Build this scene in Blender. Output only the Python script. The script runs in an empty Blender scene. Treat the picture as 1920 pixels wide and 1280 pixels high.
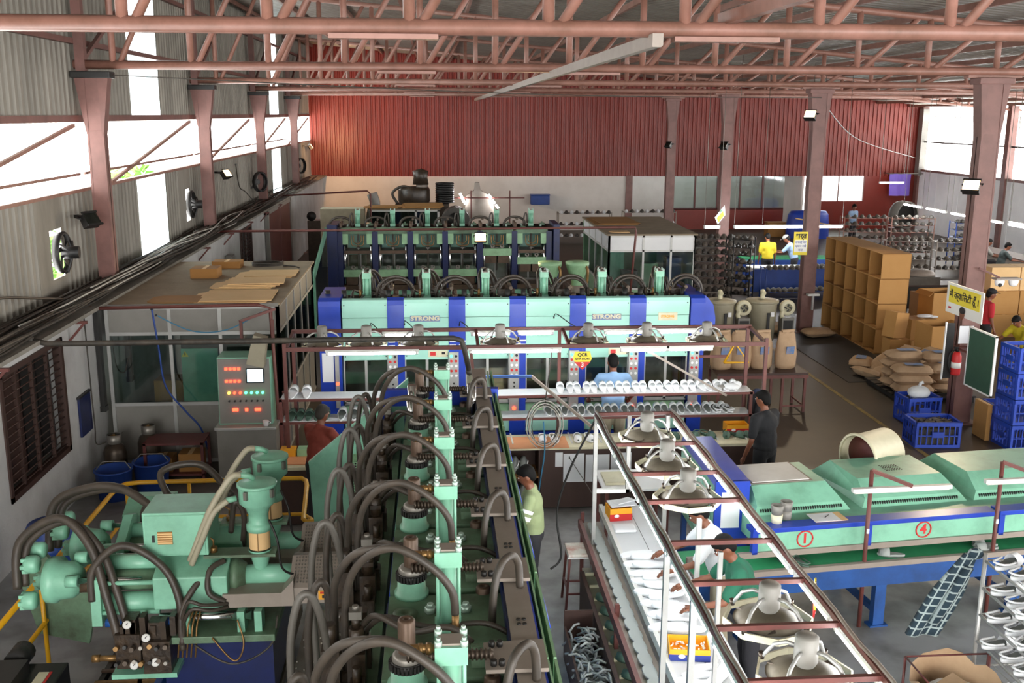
import bpy, math, random
from mathutils import Vector, Matrix
random.seed(7)
R = math.radians
SC = bpy.context.scene
COL = SC.collection

# ------------------------------------------------------------ camera
cd = bpy.data.cameras.new('camera'); cam = bpy.data.objects.new('camera', cd); COL.objects.link(cam)
cd.sensor_width = 36.0; cd.lens = 36.0 * 1900 / 1920; cd.clip_end = 300
_p, _y, _r = R(12.65), R(4.4), R(.26)
_fw = Vector((math.sin(_y) * math.cos(_p), math.cos(_y) * math.cos(_p), -math.sin(_p)))
_rt = Vector((math.cos(_y), -math.sin(_y), 0)); _up = _rt.cross(_fw)
_r2 = _rt * math.cos(_r) + _up * math.sin(_r); _u2 = _up * math.cos(_r) - _rt * math.sin(_r)
cam.matrix_world = Matrix((( _r2.x, _u2.x, -_fw.x, 0), (_r2.y, _u2.y, -_fw.y, 0), (_r2.z, _u2.z, -_fw.z, 5.2), (0, 0, 0, 1)))
SC.camera = cam

# ------------------------------------------------------------ sky, daylight portals, exposure
wd = bpy.data.worlds.new('overcast_sky'); SC.world = wd; wd.use_nodes = True
wd.node_tree.nodes['Background'].inputs[0].default_value = (1.0, .985, .96, 1)
wd.node_tree.nodes['Background'].inputs[1].default_value = 2.2
def portal(name, loc, rot, sx, sy):
    l = bpy.data.lights.new(name, 'AREA'); l.shape = 'RECTANGLE'; l.size = sx; l.size_y = sy
    o = bpy.data.objects.new(name, l); COL.objects.link(o); o.location = loc; o.rotation_euler = rot
    l.cycles.is_portal = True
portal('daylight_portal', (-5.6, 19, 4.58), (R(90), 0, R(-90)), 55, 1.1)
portal('daylight_portal', (8.6, -8.8, 3.6), (R(90), 0, 0), 28, 7.2)
portal('daylight_portal', (22.9, 18.6, 4.2), (R(90), 0, R(90)), 55, 2.9)
VS = SC.view_settings
SC.display_settings.display_device = 'sRGB'
VS.view_transform = 'Standard'; VS.look = 'None'; VS.gamma = 1; VS.use_curve_mapping = False
VS.exposure = 2.42
SC.cycles.adaptive_threshold = .025; SC.cycles.max_bounces = 7; SC.cycles.diffuse_bounces = 4; SC.cycles.glossy_bounces = 4; SC.cycles.transmission_bounces = 6
SC.cycles.transparent_max_bounces = 12; SC.cycles.sample_clamp_indirect = 6; SC.cycles.caustics_reflective = False; SC.cycles.caustics_refractive = False

# ------------------------------------------------------------ materials
def lin(h):
    c = [int(h[i:i + 2], 16) / 255 for i in (0, 2, 4)]
    return tuple((x / 12.92 if x <= .04045 else ((x + .055) / 1.055) ** 2.4) for x in c) + (1,)
MATS = {}
def mat(name, hexc, rough=.5, metal=0., dirt=None, damt=.5, dscale=3., dcon=.5, bump=0., bscale=40., emit=None, estr=0., spec=.5, stretch=(1, 1, 1), trans=0., alpha=1.):
    m = bpy.data.materials.new(name); m.use_nodes = True; nt = m.node_tree; N = nt.nodes; L = nt.links
    b = N['Principled BSDF']; b.inputs['Base Color'].default_value = lin(hexc); b.inputs['Roughness'].default_value = rough
    b.inputs['Metallic'].default_value = metal; b.inputs['Specular IOR Level'].default_value = spec
    if trans: b.inputs['Transmission Weight'].default_value = trans
    if alpha < 1: b.inputs['Alpha'].default_value = alpha
    if emit: b.inputs['Emission Color'].default_value = lin(emit); b.inputs['Emission Strength'].default_value = estr
    if dirt or bump:
        tc = N.new('ShaderNodeTexCoord'); mp = N.new('ShaderNodeMapping'); mp.inputs['Scale'].default_value = stretch
        L.new(tc.outputs['Object'], mp.inputs['Vector'])
    if dirt:
        oi = N.new('ShaderNodeObjectInfo'); ad = N.new('ShaderNodeVectorMath'); ad.operation = 'ADD'
        sc_ = N.new('ShaderNodeVectorMath'); sc_.operation = 'SCALE'; sc_.inputs[3].default_value = 37.
        L.new(oi.outputs['Random'], sc_.inputs[0]); L.new(mp.outputs[0], ad.inputs[0]); L.new(sc_.outputs[0], ad.inputs[1])
        n = N.new('ShaderNodeTexNoise'); n.inputs['Scale'].default_value = dscale; n.inputs['Detail'].default_value = 7; n.inputs['Roughness'].default_value = .65
        L.new(ad.outputs[0], n.inputs['Vector'])
        r = N.new('ShaderNodeMapRange'); r.inputs['From Min'].default_value = dcon - .12; r.inputs['From Max'].default_value = dcon + .22; r.inputs['To Max'].default_value = damt
        L.new(n.outputs['Fac'], r.inputs['Value'])
        mx = N.new('ShaderNodeMix'); mx.data_type = 'RGBA'; mx.inputs[6].default_value = lin(hexc); mx.inputs[7].default_value = lin(dirt)
        L.new(r.outputs[0], mx.inputs[0]); L.new(mx.outputs[2], b.inputs['Base Color'])
    if bump:
        n2 = N.new('ShaderNodeTexNoise'); n2.inputs['Scale'].default_value = bscale; n2.inputs['Detail'].default_value = 4
        L.new(mp.outputs[0], n2.inputs['Vector'])
        bp = N.new('ShaderNodeBump'); bp.inputs['Strength'].default_value = bump; bp.inputs['Distance'].default_value = .02
        L.new(n2.outputs['Fac'], bp.inputs['Height']); L.new(bp.outputs[0], b.inputs['Normal'])
    MATS[name] = m
    return m
def glow(name, hexc, strength):
    m = bpy.data.materials.new(name); m.use_nodes = True; nt = m.node_tree
    e = nt.nodes.new('ShaderNodeEmission'); e.inputs[0].default_value = lin(hexc); e.inputs[1].default_value = strength
    nt.links.new(e.outputs[0], nt.nodes['Material Output'].inputs[0]); MATS[name] = m
def glass(name, hexc, mixv, rough=.05):
    m = bpy.data.materials.new(name); m.use_nodes = True; nt = m.node_tree; N = nt.nodes
    t = N.new('ShaderNodeBsdfTransparent'); t.inputs[0].default_value = lin(hexc); g = N.new('ShaderNodeBsdfGlossy'); g.inputs[1].default_value = rough
    x = N.new('ShaderNodeMixShader'); x.inputs[0].default_value = mixv
    nt.links.new(t.outputs[0], x.inputs[1]); nt.links.new(g.outputs[0], x.inputs[2]); nt.links.new(x.outputs[0], N['Material Output'].inputs[0]); MATS[name] = m
def fibre(name, hexc):
    m = bpy.data.materials.new(name); m.use_nodes = True; nt = m.node_tree; N = nt.nodes
    t = N.new('ShaderNodeBsdfTranslucent'); t.inputs[0].default_value = lin(hexc); g = N.new('ShaderNodeBsdfTransparent'); g.inputs[0].default_value = lin(hexc)
    x = N.new('ShaderNodeMixShader'); x.inputs[0].default_value = .5
    nt.links.new(t.outputs[0], x.inputs[1]); nt.links.new(g.outputs[0], x.inputs[2]); nt.links.new(x.outputs[0], N['Material Output'].inputs[0]); MATS[name] = m

mat('mint', '86c2a6', .38, dirt='56785f', damt=.6, dscale=2.5, dcon=.54)
mat('mint_dirty', '6d8f72', .5, dirt='3b3a28', damt=.8, dscale=3.2, dcon=.45)
mat('mint_panel', 'a6dccb', .3, dirt='96cab9', damt=.4, dscale=1.2)
mat('mint_pale', '9cc79c', .45, dirt='5d7a52', damt=.5, dscale=4)
mat('blue', '2444b4', .32, dirt='16308e', damt=.5, dscale=2)
mat('blue_dark', '0c1d55', .4, dirt='0a0f22', damt=.6, dscale=3)
mat('blue_steel', '1e4f94', .45, dirt='16294a', damt=.6, dscale=3)
mat('purple_blue', '5a66c0', .3, dirt='47539f', damt=.5, dscale=2)
mat('red_sheet', '7f2c21', .38, dirt='63231b', damt=.55, dscale=.7, spec=.35)
mat('grey_sheet', '948f85', .6, metal=.15, dirt='57534b', damt=.7, dscale=1.4, stretch=(1, 1, .25))
mat('roof_sheet', 'a19d93', .4, metal=.5, dirt='6f6a62', damt=.6, dscale=.8)
mat('primer', '94695c', .45, dirt='674838', damt=.75, dscale=3)
mat('primer_dark', '7c564f', .5, dirt='553a35', damt=.6, dscale=3)
mat('maroon', '5a2420', .5, dirt='3a1a17', damt=.5, dscale=4)
mat('maroon_steel', '6b3a34', .5, dirt='4a2a25', damt=.6, dscale=5)
mat('brown_wood', '3f2820', .55, dirt='2a1a15', damt=.5, dscale=5, stretch=(1, 1, .3))
mat('plaster', 'c9c8c6', .85, dirt='8f8d8a', damt=.55, dscale=1.2, dcon=.52, bump=.15, bscale=30)
mat('plaster_warm', 'd8d2cc', .85, dirt='bab2aa', damt=.5, dscale=.9)
mat('white_panel', 'eeeeee', .6, dirt='c0c2c6', damt=.4, dscale=.7)
mat('black', '141414', .5, dirt='2a2622', damt=.5, dscale=8)
mat('rubber', '38322c', .48, dirt='564b40', damt=.55, dscale=7)
mat('hose_grey', '5a5650', .45, dirt='3a352f', damt=.5, dscale=7)
mat('greasy', '2b231c', .35, dirt='51402f', damt=.7, dscale=11, bump=.25, bscale=30)
mat('iron', '4a3f35', .4, metal=.55, dirt='2d241c', damt=.6, dscale=9)
mat('brown_steel', '5e4a3b', .42, metal=.35, dirt='35281f', damt=.6, dscale=6)
mat('brass', '8a6a40', .4, metal=.6, dirt='5e4522', damt=.5, dscale=12)
mat('chrome', 'd9d9d9', .13, metal=1.)
mat('steel', '85817a', .42, metal=.6, dirt='6d675f', damt=.5, dscale=5)
mat('bolt', 'b9cfc4', .35, metal=.4)
mat('grey_paint', '85827c', .45, dirt='6a665f', damt=.4, dscale=3)
mat('taupe', '958a80', .5, dirt='786c62', damt=.5, dscale=4)
mat('alu', 'b3b3b0', .4, metal=.45, dirt='8e8c88', damt=.4, dscale=4)
mat('white_paint', 'd6d6d2', .45, dirt='b5b2aa', damt=.4, dscale=4)
mat('white', 'eeeeee', .5)
mat('eva_white', 'e6e8ea', .6)
mat('eva_green', '4f6a5c', .6, dirt='3f574b', damt=.4, dscale=9)
mat('eva_dark', '3b3733', .6, dirt='55504a', damt=.5, dscale=9)
mat('eva_brown', '675d53', .7, dirt='453e38', damt=.6, dscale=7)
mat('eva_grey', '6f6c66', .7, dirt='55514b', damt=.5, dscale=8)
mat('insole', '6f7470', .7)
mat('sole_grey', '9a9f9c', .7)
mat('cream', 'dcd6b8', .5, dirt='b5ad8c', damt=.4, dscale=5)
mat('beige_bin', 'a39c86', .5, dirt='857d68', damt=.4, dscale=4)
mat('orange_board', 'd9986a', .6, dirt='c07d50', damt=.6, dscale=5, stretch=(.3, 1, 1))
mat('card', 'b3854a', .75, dirt='a57338', damt=.4, dscale=3)
mat('card_in', '9c6f38', .8, dirt='875d2d', damt=.4, dscale=3)
mat('card_pale', 'e3bd88', .75, dirt='cfa873', damt=.4, dscale=3)
mat('kraft', 'b89a7a', .8, dirt='997a5b', damt=.5, dscale=5, bump=.5, bscale=9)
mat('kraft_print', '5e83b5', .8, dirt='b0967c', damt=.8, dscale=14, dcon=.52)
mat('dusty', '8a7b66', .9, dirt='a8977e', damt=.6, dscale=2.5, bump=.2)
mat('yellow', 'd9a21a', .4, dirt='a5761a', damt=.4, dscale=5)
mat('yellow_sign', 'f0dc3a', .5)
mat('sign_white', 'f0f0ea', .5)
mat('sign_red', 'c92a2a', .5)
mat('sign_black', '17171a', .6)
mat('ink_blue', '2b3c8c', .6)
mat('orange_tag', 'f0a820', .5)
mat('paper', 'e4e6ea', .7)
mat('concrete', '8b8b8a', .55, dirt='68635b', damt=.7, dscale=1.1, bump=.08, bscale=25)
mat('crate_blue', '2247b8', .45, dirt='1a3690', damt=.4, dscale=3)
mat('tub_blue', '20438f', .5, dirt='1a2f60', damt=.5, dscale=4)
mat('board_green', '1f4a39', .6, dirt='2c5a48', damt=.4, dscale=4)
mat('belt_green', '37a06a', .55, dirt='2a7550', damt=.6, dscale=3)
mat('foliage', '6b9a3f', .7, dirt='3f6a26', damt=.6, dscale=4)
mat('stained_white', 'd9d4c8', .6, dirt='b5543a', damt=.9, dscale=9, dcon=.55)
mat('table_top', 'cfd1d3', .45, dirt='bcbec0', damt=.4, dscale=2)
mat('fan_dish', '6e6656', .6, dirt='3f382c', damt=.7, dscale=5)
mat('line_paint', '9c8434', .6, dirt='4a4030', damt=.9, dscale=4, dcon=.45)
mat('pellet', 'd8d2c4', .6)
mat('cable', '2f2c28', .6, dirt='5c5348', damt=.7, dscale=6)
mat('cable_white', 'b9b6ae', .55)
mat('cable_blue', '3c7ea0', .5)
mat('bulb_cover', 'e8e4dc', .3)
mat('skin', '7a4a34', .5, dirt='6a3e2b', damt=.3, dscale=6)
mat('hair', '0b0908', .75, spec=.2)
mat('hair_grey', '3a3733', .75, spec=.2)
for nm, hx in [('cloth_black', '17181c'), ('cloth_blue', '8fb4dd'), ('cloth_maroon', '7a3327'), ('cloth_lime', '8f9c72'), ('cloth_white', 'dfe2e4'), ('cloth_green', '1d5f48'), ('cloth_red', 'b3262e'), ('cloth_yellow', 'b9a61a'), ('cloth_slate', '3a4443'), ('cloth_grey', '8d8a84'), ('cloth_dark', '26262b'), ('cloth_sand', 'b0a68f'), ('cloth_sky', '8fa8c8'), ('denim', '2c3550')]:
    mat(nm, hx, .85, bump=.4, bscale=14)
glow('tube_glow', 'fbfdff', 9.)
glow('tube_far', 'fbfdff', 13.)
glow('flood_glow', 'ffcf8a', 2.2)
glow('screen_glow', 'a9d8e8', 1.2)
glow('led_red', 'ff3a24', 1.6)
glow('led_green', '42e08a', 1.3)
glow('led_amber', 'ffb43a', 1.5)
glass('glass', 'dfe8e6', .10)
glass('glass_dim', 'aab8b4', .12)
glass('acrylic', 'c8d4cf', .16, .12)
fibre('fibreglass', 'e8f0f2')

# floor: grey screed, turning browner towards the back of the hall
def floor_mat():
    m = bpy.data.materials.new('floor_screed'); m.use_nodes = True; nt = m.node_tree; N = nt.nodes; L = nt.links; b = N['Principled BSDF']
    tc = N.new('ShaderNodeTexCoord'); n = N.new('ShaderNodeTexNoise'); n.inputs['Scale'].default_value = .35; n.inputs['Detail'].default_value = 8
    n2 = N.new('ShaderNodeTexNoise'); n2.inputs['Scale'].default_value = 2.6; n2.inputs['Detail'].default_value = 8
    L.new(tc.outputs['Object'], n.inputs['Vector']); L.new(tc.outputs['Object'], n2.inputs['Vector'])
    sp = N.new('ShaderNodeSeparateXYZ'); L.new(tc.outputs['Object'], sp.inputs[0])
    ma = N.new('ShaderNodeMath'); ma.operation = 'MULTIPLY_ADD'; ma.inputs[1].default_value = .9; ma.inputs[2].default_value = 0
    L.new(n.outputs['Fac'], ma.inputs[0])
    mr = N.new('ShaderNodeMapRange'); mr.inputs['From Min'].default_value = 12.2; mr.inputs['From Max'].default_value = 14.5; L.new(sp.outputs['Y'], mr.inputs['Value'])
    ad = N.new('ShaderNodeMath'); ad.operation = 'ADD'; ad.use_clamp = True; L.new(mr.outputs[0], ad.inputs[0])
    m3 = N.new('ShaderNodeMapRange'); m3.inputs['From Min'].default_value = .45; m3.inputs['From Max'].default_value = .75; m3.inputs['To Max'].default_value = .35; L.new(n.outputs['Fac'], m3.inputs['Value']); L.new(m3.outputs[0], ad.inputs[1])
    mx = N.new('ShaderNodeMix'); mx.data_type = 'RGBA'; mx.inputs[6].default_value = lin('a1a2a2'); mx.inputs[7].default_value = lin('43392d'); L.new(ad.outputs[0], mx.inputs[0])
    r2 = N.new('ShaderNodeMapRange'); r2.inputs['From Min'].default_value = .4; r2.inputs['From Max'].default_value = .7; r2.inputs['To Max'].default_value = .55; L.new(n2.outputs['Fac'], r2.inputs['Value'])
    mx2 = N.new('ShaderNodeMix'); mx2.data_type = 'RGBA'; mx2.inputs[7].default_value = lin('3a332a'); L.new(mx.outputs[2], mx2.inputs[6]); L.new(r2.outputs[0], mx2.inputs[0])
    L.new(mx2.outputs[2], b.inputs['Base Color']); b.inputs['Roughness'].default_value = .5
    MATS['floor_screed'] = m
floor_mat()
def check_mat():
    m = bpy.data.materials.new('plaid'); m.use_nodes = True; nt = m.node_tree; N = nt.nodes; L = nt.links; b = N['Principled BSDF']; b.inputs['Roughness'].default_value = .9
    tc = N.new('ShaderNodeTexCoord'); fac = None
    sp = N.new('ShaderNodeSeparateXYZ'); L.new(tc.outputs['Object'], sp.inputs[0]); mm = N.new('ShaderNodeMath'); mm.operation = 'MULTIPLY_ADD'; mm.inputs[1].default_value = -.5; L.new(sp.outputs['Z'], mm.inputs[0]); L.new(sp.outputs['X'], mm.inputs[2])
    cx = N.new('ShaderNodeCombineXYZ'); L.new(mm.outputs[0], cx.inputs[0]); L.new(sp.outputs['Z'], cx.inputs[2])
    for ax in ('X', 'Z'):
        w = N.new('ShaderNodeTexWave'); w.wave_type = 'BANDS'; w.bands_direction = ax; w.inputs['Scale'].default_value = 4.6
        L.new(cx.outputs[0], w.inputs['Vector'])
        r = N.new('ShaderNodeMapRange'); r.inputs['From Min'].default_value = .88; r.inputs['From Max'].default_value = .96; L.new(w.outputs['Fac'], r.inputs['Value'])
        if fac is None: fac = r
        else:
            a = N.new('ShaderNodeMath'); a.operation = 'MAXIMUM'; L.new(fac.outputs[0], a.inputs[0]); L.new(r.outputs[0], a.inputs[1]); fac = a
    mx = N.new('ShaderNodeMix'); mx.data_type = 'RGBA'; mx.inputs[6].default_value = lin('1d2f3a'); mx.inputs[7].default_value = lin('93a09f'); L.new(fac.outputs[0], mx.inputs[0]); L.new(mx.outputs[2], b.inputs['Base Color'])
    MATS['plaid'] = m
check_mat()

# ------------------------------------------------------------ mesh helpers
def basis(d):
    d = Vector(d).normalized(); a = Vector((0, 0, 1)) if abs(d.z) < .95 else Vector((1, 0, 0))
    u = d.cross(a).normalized(); return u, u.cross(d).normalized(), d
class MB:
    def __init__(s): s.v = []; s.f = []; s.sm = []
    def add(s, vs, fs, smooth=False):
        o = len(s.v); s.v += [tuple(p) for p in vs]; s.f += [tuple(i + o for i in f) for f in fs]
        s.sm += (smooth if isinstance(smooth, list) else [smooth] * len(fs)); return s
    def bx(s, x0, x1, y0, y1, z0, z1):
        return s.add([(x0, y0, z0), (x1, y0, z0), (x1, y1, z0), (x0, y1, z0), (x0, y0, z1), (x1, y0, z1), (x1, y1, z1), (x0, y1, z1)],
                     [(0, 3, 2, 1), (4, 5, 6, 7), (0, 1, 5, 4), (1, 2, 6, 5), (2, 3, 7, 6), (3, 0, 4, 7)])
    def box(s, c, d, rz=0., rx=0., ry=0.):
        M = Matrix.Translation(c) @ Matrix.Rotation(rz, 4, 'Z') @ Matrix.Rotation(ry, 4, 'Y') @ Matrix.Rotation(rx, 4, 'X')
        o = len(s.v); s.bx(-d[0] / 2, d[0] / 2, -d[1] / 2, d[1] / 2, -d[2] / 2, d[2] / 2)
        for i in range(o, len(s.v)): s.v[i] = tuple(M @ Vector(s.v[i]))
        return s
    def bar(s, a, b, w, h):                                   # box beam between two points
        a = Vector(a); b = Vector(b); u, v, d = basis(b - a); u, v = u * w / 2, v * h / 2
        return s.add([a - u - v, a + u - v, a + u + v, a - u + v, b - u - v, b + u - v, b + u + v, b - u + v],
                     [(0, 1, 2, 3), (7, 6, 5, 4), (4, 5, 1, 0), (5, 6, 2, 1), (6, 7, 3, 2), (7, 4, 0, 3)])
    def cyl(s, a, b, r, r2=None, n=12, cap=True):
        a = Vector(a); b = Vector(b); r2 = r if r2 is None else r2; u, v, d = basis(b - a)
        vs = []
        for p, q in ((a, r), (b, r2)):
            vs += [p + (u * math.cos(2 * math.pi * i / n) + v * math.sin(2 * math.pi * i / n)) * q for i in range(n)]
        fs = [(i, (i + 1) % n, n + (i + 1) % n, n + i) for i in range(n)]; sm = [True] * n
        if cap: fs += [tuple(reversed(range(n))), tuple(range(n, 2 * n))]; sm += [False, False]
        return s.add(vs, fs, sm)
    def tube(s, pts, r, n=8, cap=True):
        P = [Vector(p) for p in pts]; m = len(P); rr = r if isinstance(r, (list, tuple)) else [r] * m
        t = [(P[min(i + 1, m - 1)] - P[max(i - 1, 0)]).normalized() for i in range(m)]
        u, v, _ = basis(t[0]); vs = []
        for i in range(m):
            if i:
                ax = t[i - 1].cross(t[i])
                if ax.length > 1e-6:
                    q = Matrix.Rotation(t[i - 1].angle(t[i]), 3, ax.normalized()); u = q @ u; v = q @ v
            vs += [P[i] + (u * math.cos(2 * math.pi * k / n) + v * math.sin(2 * math.pi * k / n)) * rr[i] for k in range(n)]
        fs = [(i * n + k, i * n + (k + 1) % n, (i + 1) * n + (k + 1) % n, (i + 1) * n + k) for i in range(m - 1) for k in range(n)]; sm = [True] * len(fs)
        if cap: fs += [tuple(reversed(range(n))), tuple(range((m - 1) * n, m * n))]; sm += [False, False]
        return s.add(vs, fs, sm)
    def lathe(s, prof, c=(0, 0, 0), ax=(0, 0, 1), n=20):
        c = Vector(c); u, v, d = basis(ax); vs = []
        for r, z in prof: vs += [c + d * z + (u * math.cos(2 * math.pi * k / n) + v * math.sin(2 * math.pi * k / n)) * max(r, 1e-4) for k in range(n)]
        m = len(prof); fs = [(i * n + k, i * n + (k + 1) % n, (i + 1) * n + (k + 1) % n, (i + 1) * n + k) for i in range(m - 1) for k in range(n)]
        sm = []
        for i in range(m - 1):
            sm += [True] * n
        o = len(s.v); s.add(vs, fs, sm); return s
    def prism(s, poly, ax, d0, d1):                           # polygon extruded along x / y / z
        def P(a, b, d): return {'x': (d, a, b), 'y': (a, d, b), 'z': (a, b, d)}[ax]
        n = len(poly); vs = [P(a, b, d0) for a, b in poly] + [P(a, b, d1) for a, b in poly]
        fs = [tuple(range(n)), tuple(reversed(range(n, 2 * n)))] + [(i, n + i, n + (i + 1) % n, (i + 1) % n) for i in range(n)]
        return s.add(vs, fs)
    def ell(s, c, r, n=12, m=8, rz=0., M=None):
        c = Vector(c); vs = []; 
        for i in range(m + 1):
            th = math.pi * i / m
            for k in range(n):
                ph = 2 * math.pi * k / n; p = Vector((r[0] * math.sin(th) * math.cos(ph), r[1] * math.sin(th) * math.sin(ph), r[2] * math.cos(th)))
                if M is not None: p = M @ p
                elif rz: p = Matrix.Rotation(rz, 3, 'Z') @ p
                vs.append(c + p)
        return s.add(vs, [(i * n + k, (i + 1) * n + k, (i + 1) * n + (k + 1) % n, i * n + (k + 1) % n) for i in range(m) for k in range(n)], True)
    def xf(s, M):
        s.v = [tuple(M @ Vector(p)) for p in s.v]; return s
    def join(s, o): return s.add(o.v, o.f, list(o.sm))
    def mesh(s, name):
        me = bpy.data.meshes.new(name); me.from_pydata(s.v, [], s.f); me.polygons.foreach_set('use_smooth', s.sm); me.update(); return me
    def build(s, name, m, parent=None, w=False, bev=0., loc=None, rz=0., fix=False):
        if w and parent is not None:
            q = parent.location.copy(); s.v = [(a - q.x, b - q.y, c - q.z) for a, b, c in s.v]
        me = s.mesh(name)
        if fix:
            import bmesh
            bm = bmesh.new(); bm.from_mesh(me); bmesh.ops.recalc_face_normals(bm, faces=bm.faces); bm.to_mesh(me); bm.free()
        me.materials.append(MATS[m]); return put(name, me, parent, bev, loc, rz)
def put(name, me, parent=None, bev=0., loc=None, rz=0.):
    o = bpy.data.objects.new(name, me); COL.objects.link(o)
    if parent is not None: o.parent = parent
    if loc is not None: o.location = loc
    if rz: o.rotation_euler.z = rz
    if bev:
        b = o.modifiers.new('edge', 'BEVEL'); b.width = bev; b.segments = 2; b.limit_method = 'ANGLE'; b.angle_limit = R(40)
    return o
def tag(o, label=None, cat=None, group=None, kind=None):
    if label: o['label'] = label
    if cat: o['category'] = cat
    if group: o['group'] = group
    if kind: o['kind'] = kind
    return o
def thing(name, label, cat, loc=(0, 0, 0), rz=0., group=None):
    o = bpy.data.objects.new(name, None); COL.objects.link(o); o.location = loc; o.rotation_euler.z = rz; o.empty_display_size = .2
    return tag(o, label, cat, group)
KIDS = {}
def copy_tree(o, loc=None, rz=None, label=None, group=None, parent=None, kids=None):
    c = o.copy(); COL.objects.link(c)
    if parent is not None: c.parent = parent
    if loc is not None: c.location = loc
    if rz is not None: c.rotation_euler.z = rz
    if label: c['label'] = label
    if group: c['group'] = group
    if kids is None:
        kids = KIDS.get(o.name)
        if kids is None: kids = KIDS[o.name] = snap(o)
    for ch, sub in kids: copy_tree(ch, parent=c, kids=sub)
    return c
def snap(o): return [(ch, snap(ch)) for ch in o.children]
def share(name, me, parent, loc, rz=0., rot=None):
    o = put(name, me, parent, 0., loc, rz)
    if rot: o.rotation_euler = rot
    return o
def arc(p0, p1, h, n=14, ax=(0, 0, 1), p=1.):                 # hose: arch from p0 to p1 rising by h
    a = Vector(p0); b = Vector(p1); k = Vector(ax)
    return [a.lerp(b, .5 - .5 * math.cos(math.pi * i / n)) + k * h * (math.sin(math.pi * i / n) ** p) for i in range(n + 1)]
def bez(*pts, n=8):                                           # smooth curve through points
    P = [Vector(p) for p in pts]; out = []
    for i in range(len(P) - 1):
        p0 = P[max(i - 1, 0)]; p1 = P[i]; p2 = P[i + 1]; p3 = P[min(i + 2, len(P) - 1)]
        for k in range(n):
            t = k / n; out.append(.5 * ((2 * p1) + (p2 - p0) * t + (2 * p0 - 5 * p1 + 4 * p2 - p3) * t * t + (3 * p1 - p0 - 3 * p2 + p3) * t ** 3))
    out.append(P[-1]); return out
SIDE = bpy.data.scenes.new('side')                           # bare scene to evaluate text and remeshed shapes quickly
def baked(o, name, m):
    SIDE.collection.objects.link(o); vl = SIDE.view_layers[0]; vl.update(); dg = vl.depsgraph
    me = bpy.data.meshes.new_from_object(o.evaluated_get(dg)); me.name = name; bpy.data.objects.remove(o); me.materials.clear(); me.materials.append(MATS[m]); return me
def text(name, s, size, m, parent, loc, rot, depth=.002, sx=1., align='CENTER', bold=0.):
    c = bpy.data.curves.new(name, 'FONT'); c.body = s; c.size = size; c.extrude = depth; c.align_x = align; c.align_y = 'CENTER'; c.offset = bold; c.resolution_u = 3
    me = baked(bpy.data.objects.new(name, c), name, m); bpy.data.curves.remove(c)
    o = put(name, me, parent); o.location = loc; o.rotation_euler = rot; o.scale = (sx, 1, 1); return o
def corr(width, height, pitch=.2, amp=.03, trap=True, thick=.006):
    """corrugated sheet: width along local x, height along z, ribs along z"""
    b = MB(); n = max(1, round(width / pitch)); pr = []
    for i in range(n):
        x = i * width / n; q = width / n
        pr += [(x, 0), (x + q * .45, 0), (x + q * .58, amp), (x + q * .87, amp)]
    pr.append((width, 0)); m = len(pr)
    vs = [(x, y, 0) for x, y in pr] + [(x, y, height) for x, y in pr] + [(x, y + thick, 0) for x, y in pr] + [(x, y + thick, height) for x, y in pr]
    fs = [(i, i + 1, m + i + 1, m + i) for i in range(m - 1)] + [(2 * m + i + 1, 2 * m + i, 3 * m + i, 3 * m + i + 1) for i in range(m - 1)]
    fs += [(i, 2 * m + i, 2 * m + i + 1, i + 1) for i in range(m - 1)] + [(m + i, m + i + 1, 3 * m + i + 1, 3 * m + i) for i in range(m - 1)]
    b.add(vs, fs); return b
# ============================================================ THE SHELL
YS = [8.8, 16.3, 23.8, 31.3, 38.8]                            # truss lines
BW = 46.3                                                     # back wall
def roof_z(x): return 8.0 - .0885 * (x + 5.2)
fl = MB().bx(-5.4, 23.2, -9, 46.6, -.12, 0).build('floor', 'floor_screed'); tag(fl, kind='structure')
ln = MB().bx(7.62, 7.70, 13.2, 24.5, 0, .003).build('trim_1', 'line_paint'); tag(ln, 'worn yellow line painted along the aisle floor', kind='structure')

# left wall: plastered brick with a barred window, a ledge, and grey sheet above
wl = thing('wall_left', 'left wall of plastered brick below grey corrugated sheets', None, (-4.95, 27, 0)); wl['kind'] = 'structure'
b = MB()
b.bx(-5.45, -4.95, -9, 11.5, 0, 2.45).bx(-5.45, -4.95, 13.5, 26.2, 0, 2.45).bx(-5.45, -4.95, 27.9, BW, 0, 2.45)
b.bx(-5.45, -4.95, 11.5, 13.5, 0, .74).bx(-5.45, -4.95, 11.5, 13.5, 2.3, 2.45).bx(-5.45, -4.95, 26.2, 27.9, 0, 1.1).bx(-5.45, -4.95, 26.2, 27.9, 2.28, 2.45)
b.build('masonry', 'plaster', wl, w=True)
MB().bx(-5.45, -4.78, 6, BW, 2.45, 2.5).build('ledge', 'grey_sheet', wl, w=True)
m_lo = corr(1.0, 1.55, .2, .035).mesh('sheet'); m_lo.materials.append(MATS['grey_sheet'])
m_up = corr(1.0, 3.0, .2, .035).mesh('sheet'); m_up.materials.append(MATS['grey_sheet'])
m_lo2 = corr(1.0, 1.55, .2, .035).mesh('skylight_sheet'); m_lo2.materials.append(MATS['fibreglass'])
m_up2 = corr(1.0, 3.0, .2, .035).mesh('skylight_sheet'); m_up2.materials.append(MATS['fibreglass'])
fan_y = (15.15, 23.25)
for i in range(-9, 46):
    y = i + .3
    sky = (19 <= y < 21) or (35 <= y < 37)
    lo = not any(abs(y + .5 - f) < .55 for f in fan_y)
    if lo: share('skylight_sheet' if sky else 'sheet', m_lo2 if sky else m_lo, wl, (-5.45 + 4.95, y - 27, 2.47), R(90))
    share('skylight_sheet' if sky else 'sheet', m_up2 if sky else m_up, wl, (-5.45 + 4.95, y - 27, 5.15), R(90))
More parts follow.
